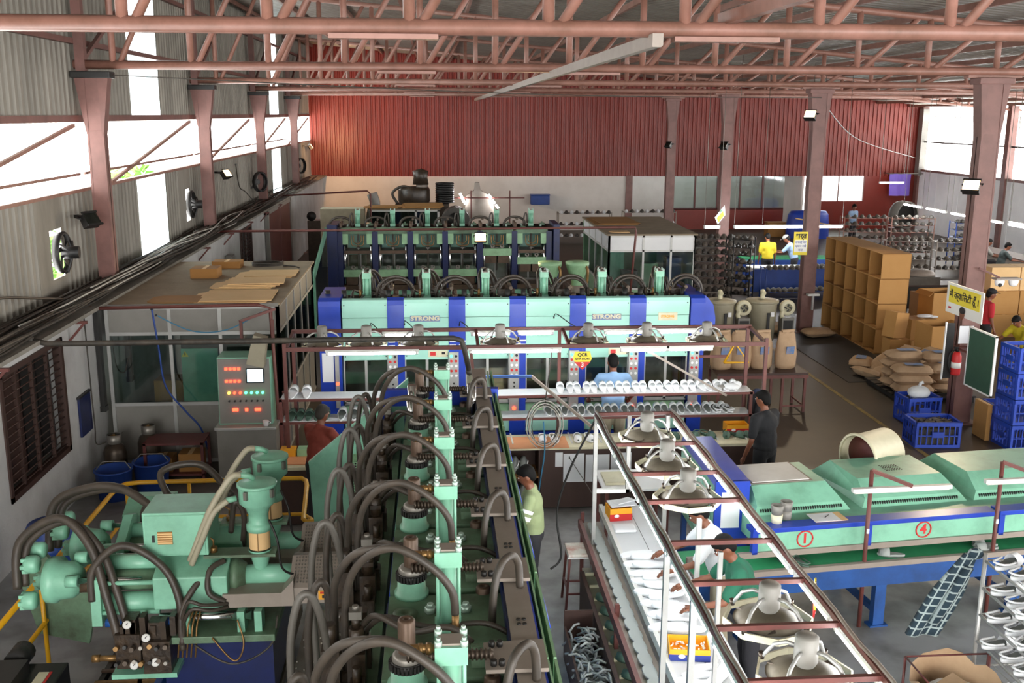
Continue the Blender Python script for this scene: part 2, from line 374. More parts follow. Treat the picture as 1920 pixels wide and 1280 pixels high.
# cut sheets round the two fan holes
for f in fan_y:
    i = [k for k in range(-9, 46) if abs(k + .8 - f) < .55][0]
    b = MB(); y0, y1 = i + .3, i + 1.3
    if abs(f - 15.15) < .1: pass
    b.bx(-5.47, -5.44, y0, y1, 2.47, 2.85).bx(-5.47, -5.44, y0, y1, 3.55, 4.02).bx(-5.47, -5.44, y0, f - .36, 2.85, 3.55).bx(-5.47, -5.44, f + .36, y1, 2.85, 3.55)
    if f + .36 > y1: b = MB().bx(-5.47, -5.44, y0, y1, 2.47, 2.85).bx(-5.47, -5.44, y0, y1, 3.55, 4.02).bx(-5.47, -5.44, y0, f - .36, 2.85, 3.55)
    b.build('cut_sheet', 'grey_sheet', wl, w=True)
MB().bx(-5.52, -5.40, 6, BW, 4.0, 4.05).build('sill_rail', 'primer', wl, w=True)
MB().bx(-5.56, -5.42, 6, BW, 5.05, 5.15).build('eave_rail', 'primer_dark', wl, w=True)
for zz in (6.2, 7.4): MB().bx(-5.44, -5.36, 6, BW, zz, zz + .08).build('girt', 'primer_dark', wl, w=True)
for y in YS:
    MB().bar((-5.42, y + .2 - 7.5 + 1.2, 4.05), (-5.42, y - .2, 5.0), .05, .05).build('brace', 'primer', wl, w=True)
    MB().bar((-5.42, y - 7.4, 4.27), (-5.42, y - .1, 4.27), .03, .04).build('mid_rail', 'primer', wl, w=True)
MB().bar((-5.42, 39.2, 4.05), (-5.42, 45.6, 5.0), .05, .05).build('brace', 'primer', wl, w=True)
for y in YS:
    MB().bx(-5.36, -5.22, y - .07, y + .07, 5.8, 8.3).build('upper_post', 'primer_dark', wl, w=True); MB().bar((-5.28, y, 5.95), (-5.28, y + 3.6, 7.6), .06, .06).build('upper_brace', 'primer_dark', wl, w=True)
# canopy outside the clerestory
cn = thing('canopy', 'pale corrugated canopy roof outside above the left clerestory opening', 'canopy', (-5.6, 27, 4.5))
cm = corr(1.0, 1.1, .2, .03).mesh('canopy_sheet'); cm.materials.append(MATS['roof_sheet'])
for i in range(-9, 46): share('canopy_sheet', cm, cn, (.02, i + .3 - 27, .62)).rotation_euler = (Matrix.Rotation(R(-103.8), 3, 'Y') @ Matrix.Rotation(R(90), 3, 'Z')).to_euler()
# barred window
def barred(n, y0, y1, z0, z1, lab):
    w = thing('window_%d' % n, lab, None, (-4.95, (y0 + y1) / 2, z0)); w['kind'] = 'structure'
    b = MB().bx(-5.05, -4.93, y0, y0 + .07, z0, z1).bx(-5.05, -4.93, y1 - .07, y1, z0, z1).bx(-5.05, -4.93, y0, y1, z0, z0 + .07).bx(-5.05, -4.93, y0, y1, z1 - .07, z1)
    b.build('frame', 'brown_wood', w, w=True)
    me = MB().cyl((0, -(y1 - y0) / 2, 0), (0, (y1 - y0) / 2, 0), .009, n=6).mesh('bar'); me.materials.append(MATS['brown_wood'])
    k = int((z1 - z0 - .1) / .095)
    for i in range(k): share('bar', me, w, (-.02, 0, .1 + i * .095))
    for i in range(1, 4): MB().bx(-5.0, -4.96, y0 + (y1 - y0) * i / 4 - .02, y0 + (y1 - y0) * i / 4 + .02, z0, z1).build('mullion', 'brown_wood', w, w=True)
    MB().bx(-5.3, -5.26, y0 - .1, y1 + .1, z0 - .1, z1 + .1).build('daylight_block', 'black', w, w=True)  # black board added behind the shutters to block daylight through the gaps
    for i in range(4):
        MB().bx(-5.14, -5.12, y0 + (y1 - y0) * i / 4 + .02, y0 + (y1 - y0) * (i + 1) / 4 - .02, z0 + .05, z1 - .05).build('shutter', 'black' if i != 1 else 'brown_wood', w, w=True)
barred(1, 11.5, 13.5, .74, 2.3, 'dark barred window in the plastered wall at the left edge')
barred(2, 26.2, 27.9, 1.1, 2.28, 'narrow barred window far along the left wall')
d = thing('door_1', 'dark red wooden double door far along the left wall', None, (-4.9, 32.5, 0)); d['kind'] = 'structure'
for k in (0, 1): MB().bx(-4.93, -4.85, 30.2 + k * 2.3, 32.45 + k * 2.3, 0, 2.3).build('leaf', 'maroon', d, w=True, bev=.02)
MB().bx(-4.94, -4.82, 30.05, 30.2, 0, 2.4).bx(-4.94, -4.82, 34.75, 34.9, 0, 2.4).bx(-4.94, -4.82, 30.05, 34.9, 2.3, 2.42).build('door_frame', 'grey_paint', d, w=True)

# back wall
wb = thing('wall_back', 'far wall of red corrugated sheets above a white lower wall', None, (9, BW, 0)); wb['kind'] = 'structure'
for i in range(28):
    x = -5.45 + i; zt = roof_z(x) + .1
    me = corr(1.0, zt - 2.45, .2, .04, True).mesh('red_sheet'); me.materials.append(MATS['red_sheet'])
    share('red_sheet', me, wb, (x - 9, -.05, 2.45))
MB().prism([(-5.5, roof_z(-5.5) - .35), (22.6, roof_z(22.6) - .35), (22.6, roof_z(22.6) + .2), (-5.5, roof_z(-5.5) + .2)], 'y', BW + .0, BW + .06).build('ridge_closure', 'red_sheet', wb, w=True, fix=True)
MB().bx(-5.45, 8.75, BW, BW + .2, 0, 2.47).build('white_wall', 'plaster_warm', wb, w=True)
MB().bx(10.9, 16.2, BW, BW + .15, 0, .95).bx(17.6, 22.5, BW, BW + .15, 0, 1.3).bx(20.0, 22.5, BW, BW + .15, 1.3, 2.47).build('red_dado', 'red_sheet', wb, w=True)
MB().bx(8.75, 9.05, BW - .1, BW + .2, 0, 2.47).bx(10.6, 10.9, BW - .1, BW + .2, 0, 2.47).build('jamb', 'primer_dark', wb, w=True)
wn = thing('window_3', 'wide glazed office window in the far wall between red panels', None, (13.5, BW, .95)); wn['kind'] = 'structure'
for i in range(5):
    x = 10.9 + i * 1.06
    MB().bx(x, x + .07, BW, BW + .1, .95, 2.47).build('mullion', 'maroon', wn, w=True)
    MB().bx(x + .07, x + 1.06, BW + .04, BW + .05, .95, 2.47).build('pane', 'glass', wn, w=True)
MB().bx(10.9, 16.2, BW, BW + .1, .92, 1.0).build('frame', 'maroon', wn, w=True)
wn = thing('window_4', 'bright frosted window in the far wall beside a red column', None, (18.8, BW, 1.3)); wn['kind'] = 'structure'
for i in range(2): MB().bx(17.6 + i * 1.2, 18.75 + i * 1.2, BW + .04, BW + .06, 1.3, 2.47).build('pane', 'fibreglass', wn, w=True)
MB().bx(17.55, 17.6, BW, BW + .1, 1.3, 2.47).bx(18.75, 18.8, BW, BW + .1, 1.3, 2.47).bx(19.95, 20.0, BW, BW + .1, 1.3, 2.47).build('frame', 'primer_dark', wn, w=True)
# room seen through the far openings
bk = thing('wall_far_room', 'pale end wall of the room behind the far openings', None, (14, 50.5, 0)); bk['kind'] = 'structure'
MB().bx(8, 17.2, 50.5, 50.7, 0, 3.2).build('end_wall', 'plaster_warm', bk, w=True)
MB().bx(8, 23.5, BW + .2, 50.7, -.12, 0).build('slab', 'concrete', bk, w=True); MB().bx(8, 17.2, BW + .15, 50.7, 3.0, 3.1).build('lid', 'white_panel', bk, w=True); MB().bx(8, 8.1, BW + .2, 50.7, 0, 3).build('side_wall', 'mint_dirty', bk, w=True); MB().bx(17.1, 17.2, BW + .2, 50.7, 0, 3).build('side_wall', 'plaster_warm', bk, w=True)  # lid and side walls added to keep daylight out and the room dim
for i in range(3):
    t = thing('tube_light', ['fluorescent tube seen through the doorway in the far wall', 'fluorescent tube seen through the left panes of the far office window', 'fluorescent tube seen through the right panes of the far office window'][i], 'lamp', ((9.8, 12.2, 14.9)[i], 48.4, 2.5))
    MB().cyl((-.6, 0, 0), (.6, 0, 0), .022, n=8).build('tube', 'tube_far', t); MB().bx(-.65, .65, -.04, .04, .025, .07).build('batten', 'white_paint', t)

# right wall
wr = thing('wall_right', 'right wall of white panels below an open clerestory', None, (22.5, 30, 0)); wr['kind'] = 'structure'
for i in range(28):
    MB().bx(22.45, 22.55, -9.7 + i * 2, -9.7 + i * 2 + 1.98, 0, 2.7).build('panel', 'white_panel', wr, w=True)
MB().bx(22.4, 22.6, 6, BW, 2.7, 2.8).build('sill_rail', 'primer_dark', wr, w=True)
for y in YS + [BW - .2]: MB().bx(22.35, 22.65, y - .15, y + .15, 0, 5.6).build('post', 'primer_dark', wr, w=True)
MB().bx(22.45, 22.5, 6, BW, 4.0, 4.06).build('mid_rail', 'black', wr, w=True)
MB().bx(22.3, 22.6, BW - .5, BW - .1, 2.5, 5.5).build('corner_post', 'grey_paint', wr, w=True)
# neighbouring canopy outside, beyond the right clerestory
cn = thing('canopy', 'slatted grey canopy roof outside beyond the right clerestory', 'canopy', (25.5, 33, 4.6))
cm = corr(1.0, 4.2, .2, .03).mesh('canopy_sheet'); cm.materials.append(MATS['roof_sheet'])
for i in range(26):
    o = share('canopy_sheet', cm, cn, (-2.6, i - 13, .55)); o.rotation_euler = (Matrix.Rotation(R(97), 3, 'Y') @ Matrix.Rotation(R(90), 3, 'Z')).to_euler()

# roof
rf = thing('ceiling', 'sloping roof of grey corrugated metal sheets on purlins', None, (9, 26, 6.7)); rf['kind'] = 'structure'
LX = 28.6; ang = math.atan(.0885)
cm = corr(1.0, LX / math.cos(ang), .25, .05).mesh('roof_sheet'); cm.materials.append(MATS['roof_sheet'])
Mr = (Matrix.Rotation(R(90) + ang, 3, 'Y') @ Matrix.Rotation(R(90), 3, 'Z')).to_euler()
for i in range(-8, 47):
    o = share('roof_sheet', cm, rf, (-5.7 - 9, i - .6 - 26, roof_z(-5.7) + .12 - 6.7)); o.rotation_euler = Mr
for k in range(19):
    x = -5.2 + k * 1.5; z = roof_z(x)
    MB().bx(x - .03, x + .03, 4, BW, z - .02, z + .09).build('purlin', 'primer', rf, w=True)

# columns
def column(x, y, lab, zt=5.82):
    t = thing('steel_column', lab, 'column', (x, y, 0), group='roof columns')
    s = 1 if x < 0 else -1
    hw = .125 if x < 0 else .16; hd = .1 if x < 0 else .13
    MB().bx(-hw, hw, -.012, .012, 0, zt - .12).build('web', 'primer_dark', t)
    for k in (-1, 1): MB().prism([(k * (hw - .03), 0), (k * hw, 0), (k * hw, zt - .95), (k * .25, zt - .1), (k * (hw - .03), zt - .1)], 'y', -hd, hd).build('flange', 'primer_dark', t, fix=True)
    MB().prism([(-hw + .01, zt - .95), (hw - .01, zt - .95), (.24, zt - .1), (-.24, zt - .1)], 'y', -hd + .01, hd - .01).build('haunch', 'primer_dark', t, fix=True)
    MB().bx(-.29, .29, -hd - .04, hd + .04, zt - .12, zt - .02).build('cap_plate', 'black' if x < 0 else 'primer_dark', t, bev=.01)
    MB().bx(-.28, .28, -.22, .22, 0, .03).build('base_plate', 'primer_dark', t)
    MB().bx(-hw + .02, hw - .02, .012, hd - .005, 0, zt - .9).bx(-hw + .02, hw - .02, -hd + .005, -.012, 0, zt - .9).build('box_plate', 'primer_dark', t)
    return t
for i, y in enumerate(YS[1:]): column(-5.14, y, ['tall pinkish steel column on the left wall nearest the camera', 'second pinkish steel column along the left wall', 'third pinkish steel column along the left wall', 'farthest pinkish steel column along the left wall'][i])
for i, y in enumerate(YS[1:]): column(9.04, y, ['red-brown steel column by the chalkboard, nearest of the right row', 'red-brown steel column beside the open cardboard box wall', 'red-brown steel column rising behind the tall dark shoe rack', 'farthest red-brown steel column of the right row by the office window'][i])

# trusses
def truss(y, lab):
    t = thing('roof_truss', lab, 'truss', (0, y, 5.9), group='roof trusses')
    x0, x1 = -5.4, 22.4; n = 24; dx = (x1 - x0) / n
    MB().cyl((x0, 0, 0), (x1, 0, 0), .068, n=12).build('bottom_chord', 'primer', t)
    MB().cyl((x0, 0, roof_z(x0) - .12 - 5.9), (x1, 0, roof_z(x1) - .12 - 5.9), .055, n=10).build('top_chord', 'primer', t)
    for i in range(n):
        x = x0 + (i + .5) * dx; h = roof_z(x) - 6.02; h2 = roof_z(x + dx * .8) - 6.02
        MB().cyl((x, 0, 0), (x, 0, h), .052, n=8).build('vertical', 'primer', t)
        MB().cyl((x + .1, 0, .02), (x + dx * .85, 0, h2), .044, n=8).build('diagonal', 'primer', t)
    for x in (-.4, 2.48, 9.04): MB().bx(x - .45, x + .45, -.08, .08, -.1, -.06).build('splice_plate', 'primer', t)
for y, l in zip(YS, ['pinkish tubular roof truss nearest the camera across the top', 'second tubular roof truss from the camera', 'third tubular roof truss from the camera', 'fourth tubular roof truss from the camera', 'farthest tubular roof truss before the red wall']): truss(y, l)
t = thing('tie_beam', 'long pale channel beam running back under the roof trusses', 'beam', (1.86, 26, 5.8))
MB().prism([(-.045, -.055), (.03, -.055), (.045, -.04), (.045, .055), (-.045, .055)], 'y', -17.4, 20).build('channel', 'taupe', t, fix=True); MB().prism([(.61, .15), (.69, .15), (.71, .25), (.6, .25)], 'y', -23, -17.0).build('near_channel', 'primer', t, fix=True)
# ============================================================ MOULDING MACHINES
def mk(name, b, m):
    me = b.mesh(name); me.materials.append(MATS[m]); return me
def ring_teeth(r, z0, z1, n=28):
    b = MB().cyl((0, 0, z0), (0, 0, z1), r * .93, n=24)
    for k in range(n):
        a = 2 * math.pi * k / n; b.box((r * .95 * math.cos(a), r * .95 * math.sin(a), (z0 + z1) / 2), (.016, .011, (z1 - z0) * .8), a)
    return b
class Press:
    """shared meshes of one clamping station; local x along the row, -y = operator side"""
    def __init__(s, zd, zc, pitch, low=False):
        s.low = low
        s.zd, s.zc, s.p = zd, zc, pitch; h = zc - zd
        s.barrel = mk('clamp_cylinder', MB().cyl((0, 0, zd + .05), (0, 0, zc - .08), .045, n=18), 'mint')
        s.rod = mk('tie_rod', MB().cyl((0, 0, zd + .03), (0, 0, zc + .015), .0095, n=8), 'mint')
        s.cap = mk('cap_plate', MB().bx(-.065, .065, -.072, .072, zc - .09, zc - .005), 'mint')
        s.captop = mk('cap_top', MB().bx(-.045, .045, -.055, .055, zc - .008, zc + .004), 'taupe')
        s.base = mk('base_plate', MB().bx(-.065, .065, -.075, .075, zd, zd + .065), 'mint')
        s.nut = mk('nut', MB().cyl((0, 0, zc - .01), (0, 0, zc + .022), .017, n=6).cyl((0, 0, zc + .022), (0, 0, zc + .038), .01, n=8), 'bolt')
        s.flange = mk('flange', MB().lathe([(.0, 0), (.1, 0), (.1, .025), (.085, .03), (.08, .1), (0, .1)], (0, 0, zd), n=20), 'mint')
        s.ring = mk('gear_ring', ring_teeth(.088, zd + .1, zd + .145), 'black')
        s.collar = mk('collar', MB().lathe([(.074, 0), (.074, .02), (.066, .032), (.056, .036), (.042, .04)], (0, 0, zd + .145), n=20), 'steel')
        s.post = mk('tie_bar', MB().lathe([(.043, 0), (.043, .17), (.036, .18), (.013, .181), (.013, .165), (0, .165)], (0, 0, zd + .18), n=18), 'brown_steel')
        b = MB().cyl((0, -.21, 0), (0, .21, 0), .022, n=10)
        for k in range(19): b.cyl((0, -.2 + k * .022, 0), (0, -.19 + k * .022, 0), .03, n=10)
        s.screw = mk('screw_shaft', b, 'iron')
        s.platen = mk('top_platen', MB().bx(-pitch * .46, pitch * .46, -.32, .34, zd - .16, zd), 'mint_dirty')
        s.hexb = mk('bolt', MB().cyl((0, 0, 0), (0, 0, .035), .032, n=6).cyl((0, 0, .035), (0, 0, .055), .018, n=8), 'bolt')
        s.pad = mk('boss', MB().lathe([(.07, 0), (.07, .012), (.03, .014), (.02, .004), (0, .004)], n=16), 'mint_dirty')
        s.lug = mk('bracket', MB().bx(-.07, .07, -.05, .05, 0, .05).bx(-.02, .02, -.05, .05, .05, .09), 'mint_dirty')
        # hoses
        z = zc - .04
        s.h1 = mk('hose', MB().tube(bez((.0, .2, z + .005), (.03, .3, z + .03), (.12, .5, z - .04), (.22, .62, z - .24), (.28, .64, z - .48), (.28, .64, z - .7)), .022, 10), 'rubber')
        s.f1 = mk('fitting', MB().cyl((0, .072, z), (0, .21, z + .005), .02, n=10).cyl((0, .085, z), (0, .11, z), .027, n=6).cyl((0, .125, z), (0, .145, z), .025, n=6), 'brass')
        s.f1b = mk('fitting', MB().cyl((.28, .64, z - .86), (.28, .64, z - .68), .032, n=10).cyl((.28, .64, z - .8), (.28, .64, z - .77), .038, n=6), 'brass')
        s.h2 = mk('hose', MB().tube(bez((-.1, -.035, zd + .16), (-.1, -.015, zd + .3), (-.09, .1, zc - .06), (-.02, .28, zc + .01), (.08, .46, zc - .1), (.16, .56, zc - .34), (.18, .58, zd - .3)), .022, 10), 'rubber')
        s.f2 = mk('fitting', MB().cyl((-.1, -.035, zd + .02), (-.1, -.035, zd + .17), .02, n=10).cyl((-.1, -.035, zd + .06), (-.1, -.035, zd + .085), .027, n=6), 'brass')
        s.h3 = mk('hose', MB().tube(bez((.28, .56, zd - .25), (.1, .42, zd + .06), (-.12, .2, zd + .08), (-.2, .0, zd + .14), (-.22, -.12, zd + .06)), .018, 8), 'rubber')
        s.h3b = mk('hose', MB().tube(bez((.3, .52, zd - .2), (.14, .36, zd + .03), (-.02, .1, zd + .05), (-.06, -.2, zd + .08), (-.1, -.4, zd - .02)), .016, 8), 'rubber')
        # valve stack and its loops
        b = MB().bx(.04, .42, .42, .74, zd - .46, zd - .36).bx(.08, .19, .46, .56, zd - .36, zd - .16).bx(.26, .36, .44, .54, zd - .36, zd - .2).bx(.06, .15, .6, .7, zd - .36, zd - .12)
        b.cyl((.135, .51, zd - .16), (.135, .51, zd - .02), .042, n=10).cyl((.31, .49, zd - .2), (.31, .49, zd - .06), .036, n=10).cyl((.04, .66, zd - .4), (-.13, .66, zd - .4), .045, n=10).cyl((.3, .64, zd - .36), (.3, .64, zd - .18), .042, n=10)
        b.cyl((.135, .51, zd - .02), (.135, .51, zd + .04), .025, n=8).bx(.09, .18, .47, .55, zd - .1, zd - .07).bx(.27, .35, .45, .53, zd - .14, zd - .11).bx(.28, .34, .46, .52, zd - .06, zd - .01).cyl((.105, .65, zd - .12), (.105, .65, zd + .02), .034, n=10)
        b.cyl((.42, .46, zd - .4), (.53, .46, zd - .4), .036, n=8).bx(-.05, .04, .46, .54, zd - .4, zd - .27).cyl((-.01, .5, zd - .27), (-.01, .5, zd - .18), .026, n=8).bx(.36, .44, .58, .68, zd - .4, zd - .28)
        s.valve = mk('valve_block', b, 'greasy')
        s.sol = mk('solenoid', MB().bx(.1, .17, .475, .545, zd + .04, zd + .085).cyl((.135, .51, zd + .085), (.135, .51, zd + .11), .018, n=8), 'steel')
        s.l1 = mk('hose', MB().tube(bez((.1, .66, zd - .36), (.08, .67, zd - .05), (.06, .73, zd + .2), (.05, .8, zd + .2), (.04, .85, zd - .0), (.04, .86, zd - .3), (.05, .84, zd - .9)), .022, 10), 'hose_grey')
        s.l2 = mk('hose', MB().tube(bez((.3, .64, zd - .36), (.3, .65, zd - .02), (.28, .69, zd + .17), (.26, .74, zd + .16), (.25, .78, zd - .02), (.25, .79, zd - .3), (.25, .77, zd - .9)), .022, 10), 'rubber')
        s.fl = mk('fitting', MB().cyl((.3, .64, zd - .4), (.3, .645, zd - .22), .032, n=10).cyl((.3, .64, zd - .3), (.3, .64, zd - .27), .038, n=6), 'brass')
        # operator side
        s.arm = mk('arm_plate', MB().prism([(-.13, -.17), (.13, -.17), (.15, -.475), (-.13, -.475)], 'z', zd + .125, zd + .145), 'taupe')
        s.armb = mk('arm_bolt', MB().cyl((0, 0, zd + .145), (0, 0, zd + .175), .016, n=6), 'black')
        s.h4 = mk('hose', MB().tube(bez((-.28, -.24, zd - .1), (-.27, -.25, zd + .12), (-.22, -.29, zd + .26), (-.12, -.36, zd + .27), (-.08, -.4, zd + .2), (-.08, -.41, zd + .06)), .022, 10), 'rubber')
        # clamp below
        s.rodc = mk('guide_column', MB().cyl((0, 0, .84), (0, 0, zd - .16), .033, n=12), 'chrome')
        s.corner = mk('corner_block', MB().bx(-.1, .1, -.1, .1, zd - .42, zd - .16), 'mint_pale')
        s.pipe = mk('return_pipe', MB().tube(bez((-.15, .31, zd - .2), (-.15, .33, zd - .38), (-.1, .34, zd - .45), (.1, .34, zd - .45), (.15, .33, zd - .38), (.15, .31, zd - .2), n=5), .014, 6).tube(bez((-.09, .33, zd - .2), (-.09, .34, zd - .34), (0, .35, zd - .4), (.09, .34, zd - .34), (.09, .33, zd - .2), n=5), .012, 6), 'brass')
        s.ram = mk('ram', MB().cyl((0, .1, 1.3), (0, .1, zd - .16), .022, n=8).cyl((0, .1, zd - .55), (0, .1, zd - .5), .09, .03, n=12), 'steel')
        s.heat = mk('heater_plate', MB().bx(-.34, .34, -.3, .3, zd - .66, zd - .58), 'brown_steel')
        s.mplat = mk('moving_platen', MB().bx(-.40, .40, -.32, .34, 1.18, 1.36), 'mint_pale')
        s.mould = mk('mould', MB().bx(-.3, -.02, -.26, .3, .98, 1.18).bx(.02, .3, -.26, .3, .98, 1.18), 'brown_steel')
        s.roll = mk('pulley', MB().lathe([(.02, 0), (.055, 0), (.055, .03), (.035, .03), (.035, .0)], ax=(0, 1, 0), n=14), 'steel')
        s.bplat = mk('bottom_platen', MB().bx(-.42, .42, -.34, .3, .84, .96), 'brown_steel')
    def station(s, t, x, up=0., ops=True, nohose=False):
        zd, zc, p = s.zd, s.zc, s.p
        c = share('clamp_cylinder', s.barrel, t, (x, 0, 0))
        for nm, me in (('cap_plate', s.cap), ('cap_top', s.captop), ('base_plate', s.base)): share(nm, me, c, (0, 0, 0))
        for a in (-.05, .05):
            for q in (-.056, .056): share('tie_rod', s.rod, c, (a, q, 0)); share('nut', s.nut, c, (a, q, 0))
        share('top_platen', s.platen, t, (x, 0, 0))
        for q in (-.21, .21):
            b = share('tie_bar', s.post, t, (x + p * .5 - .02, q, -.25 if s.low else (-.32 if ops and q < 0 else 0)))
            for nm, me in (('flange', s.flange), ('gear_ring', s.ring), ('collar', s.collar)): share(nm, me, b, (0, 0, 0))
        share('screw_shaft', s.screw, t, (x + p * .42, 0, zd + .19))
        for a, q in ((.24, .1), (.24, -.1), (-.24, .12)): share('bolt', s.hexb, t, (x + a, q, zd))
        share('boss', s.pad, t, (x + .22, .24, zd)); share('bracket', s.lug, t, (x - .3, -.16, zd))
        if not nohose:
            h = share('hose', s.h1, t, (x, 0, 0)); share('fitting', s.f1, h, (0, 0, 0)); share('fitting', s.f1b, h, (0, 0, 0))
            h = share('hose', s.h2, t, (x, 0, 0)); share('fitting', s.f2, h, (0, 0, 0))
            share('hose', s.h3, t, (x, 0, 0)); share('hose', s.h3b, t, (x, 0, 0))
            v = share('valve_block', s.valve, t, (x, 0, 0)); share('solenoid', s.sol, v, (0, 0, 0))
            share('hose', s.l1, t, (x, 0, 0)); h = share('hose', s.l2, t, (x, 0, 0)); share('fitting', s.fl, h, (0, 0, 0))
        if ops:
            a = share('arm_plate', s.arm, t, (x + p * .5 - .02, 0, 0)); share('hose', s.h4, t, (x + .36, 0, .06))
            for q in ((-.09, -.21), (.09, -.21), (-.09, -.25), (.09, -.25)): share('arm_bolt', s.armb, a, (q[0], q[1], 0))
        for a in (-.33, .33):
            for q in (-.24, .26): share('guide_column', s.rodc, t, (x + a, q, 0)); 
            share('corner_block', s.corner, t, (x + a, .24, 0))
        share('return_pipe', s.pipe, t, (x, 0, 0)); share('ram', s.ram, t, (x, 0, 0)); share('heater_plate', s.heat, t, (x, 0, 0))
        share('moving_platen', s.mplat, t, (x, 0, up)); share('mould', s.mould, t, (x, 0, up)); share('bottom_platen', s.bplat, t, (x, 0, 0))
        for a in (-.12, .12): share('pulley', s.roll, t, (x + a, .33, 1.42 + up))
def front(t, n, x0, p, yf, zt, words=None, ctl=True):
    """operator-side cladding: mint panels, blue pillars, acrylic doors"""
    pw = p * .73
    for i in range(n):
        x = x0 + i * p
        f = MB().bx(x - pw / 2, x + pw / 2, yf - .035, yf, 1.62, zt - .28).build('front_panel', 'mint_panel', t, bev=.006)
        MB().prism([(yf, zt - .275), (yf - .035, zt - .275), (yf - .035, zt - .06), (yf - .02, zt - .015), (yf + .06, zt), (yf + .06, zt - .03)], 'x', x - pw / 2, x + pw / 2).build('top_panel', 'mint_panel', t, fix=True)
        b = MB()
        for a in (-1, 1):
            for zq in (zt - .09, 1.68): MB().cyl((x + a * (pw / 2 - .03), yf - .045, zq), (x + a * (pw / 2 - .03), yf - .03, zq), .009, n=6).build('screw', 'black', f)
        for k in (0, 1):
            a = x - pw / 2 + k * pw / 2
            d = MB().bx(a + .02, a + pw / 2 - .02, yf - .02, yf - .012, .98, 1.62).build('acrylic_door', 'acrylic', t)
            MB().bx(a, a + .02, yf - .026, yf - .005, .95, 1.62).bx(a + pw / 2 - .02, a + pw / 2, yf - .026, yf - .005, .95, 1.62).bx(a, a + pw / 2, yf - .026, yf - .005, .93, .98).build('door_frame', 'alu', d)
        MB().bx(x - pw / 2, x + pw / 2, yf - .03, yf, .48, .74).build('lower_panel', 'mint_panel', t, bev=.005)
        MB().bx(x - pw / 2, x + pw / 2, yf + .04, yf + .3, .74, .9).build('sill_box', 'mint_pale', t)
    for i in range(n + 1):
        x = x0 + (i - .5) * p; w = (p - pw) / 2
        if i in (0, n): continue
        MB().prism([(yf + .06, .3), (yf - .05, .3), (yf - .05, zt - .09), (yf - .03, zt - .02), (yf + .06, zt + .012)], 'x', x - w, x + w).build('pillar', 'blue', t, fix=True)
    MB().bx(x0 - p * .5, x0 + (n - .5) * p, yf - .03, yf + .06, .18, .46).build('kick_panel', 'blue', t)
    if ctl:
        for i in range(n):
            x = x0 + (i + .5) * p - .055
            if i == n - 1: x += .03
            c = MB().bx(x - .075, x + .075, yf - .085, yf - .05, .72, 1.74).build('control_box', 'alu', t, bev=.004)
            for r in range(5):
                for k in (-1, 1):
                    z = 1.68 - r * .075
                    MB().cyl((x + k * .035, yf - .1, z), (x + k * .035, yf - .085, z), .02, n=10).build('button', ('led_green' if k < 0 else 'black') if r == 0 else ('sign_red' if r in (1, 3) else 'white'), c)
            for r in range(3): MB().cyl((x, yf - .1, 1.26 - r * .06), (x, yf - .085, 1.26 - r * .06), .014, n=8).build('knob', 'black', c)
            MB().cyl((x, yf - .105, .86), (x, yf - .085, .86), .028, n=12).build('stop_button', 'led_red', c)
            for k in (-1, 1): MB().bx(x + .06 + k * .07 - .05, x + .06 + k * .07 + .05, yf - .056, yf - .05, 1.82, 1.85).bx(x + .06 + k * .07 - .05, x + .06 + k * .07 + .05, yf - .056, yf - .05, 1.89, 1.91).build('label_strip', 'white', c)
    return pw
def frame_posts(t, n, x0, p, zd, y0=-.34, y1=.36):
    me = mk('frame_post', MB().bx(-.07, .07, y0, y1, 0, zd - .1), 'blue_dark')
    for i in range(n + 1): share('frame_post', me, t, (x0 + (i - .5) * p, 0, 0))
    MB().bx(x0 - p * .5, x0 + (n - .5) * p, .3, .42, .5, .84).build('base_beam', 'mint', t)
    MB().bx(x0 - p * .5, x0 + (n - .5) * p, -.45, .45, 0, .45).build('bed', 'blue_dark', t)

# ---- near machine, its row runs away from the camera, operators on its right
N1, P1 = 6, .975
m1 = thing('moulding_machine', 'long mint injection moulding machine in the foreground with arching black hoses', 'machine', (.05, 4.06, 0), R(90), 'shoe moulding machines')
pr1 = Press(2.45, 2.95, P1)
for i in range(-1, N1): pr1.station(m1, i * P1, .25 * (i % 2))
frame_posts(m1, N1 + 1, -P1, P1, 2.45)
front(m1, N1 + 1, -P1, P1, -.55, 2.36, ctl=False)
L1 = (N1 - .5) * P1
for i in range(-1, N1 + 1):
    x0 = (i - .15) * P1 - .3; x1 = x0 + P1 - .02
    pl = MB().bx(x0, x1, -.455, -.32, 2.545, 2.565).build('beam_plate', 'taupe', m1)
    for dx, dy in ((.3, -.37), (.3, -.4), (.35, -.37), (.35, -.4)): MB().cyl((x0 + dx, dy, 2.565), (x0 + dx, dy, 2.572), .012, n=6).build('plate_screw', 'black', pl)
    MB().bx(x0, x1, -.535, -.52, 2.36, 2.54).bx(x0, x1, -.495, -.485, 2.36, 2.54).build('rail', 'mint_pale', m1)
MB().bx(-P1 * 1.4, L1 + .2, -.325, -.31, 2.0, 2.54).build('inner_panel', 'blue_dark', m1)
MB().bx(-P1 * 1.4, L1 + .2, -.47, -.455, 2.0, 2.54).build('inner_panel', 'blue', m1)
# far end frame
MB().bx(L1 + .12, L1 + .2, -.55, .58, 2.42, 2.58).bx(L1 + .12, L1 + .2, .5, .58, .2, 2.42).bx(L1 + .12, L1 + .2, -.55, -.47, .2, 2.42).build('end_frame', 'blue', m1)
MB().bx(L1 + .14, L1 + .17, -.52, .52, 1.2, 2.42).build('end_panel', 'mint', m1)
for q in (-.28, .28): MB().cyl((L1 - .2, q, 2.3), (L1 - .2, q, 2.72), .042, n=16).cyl((L1 - .28, q + .02, 2.3), (L1 - .28, q + .02, 2.6), .03, n=12).build('guide_column', 'chrome', m1)
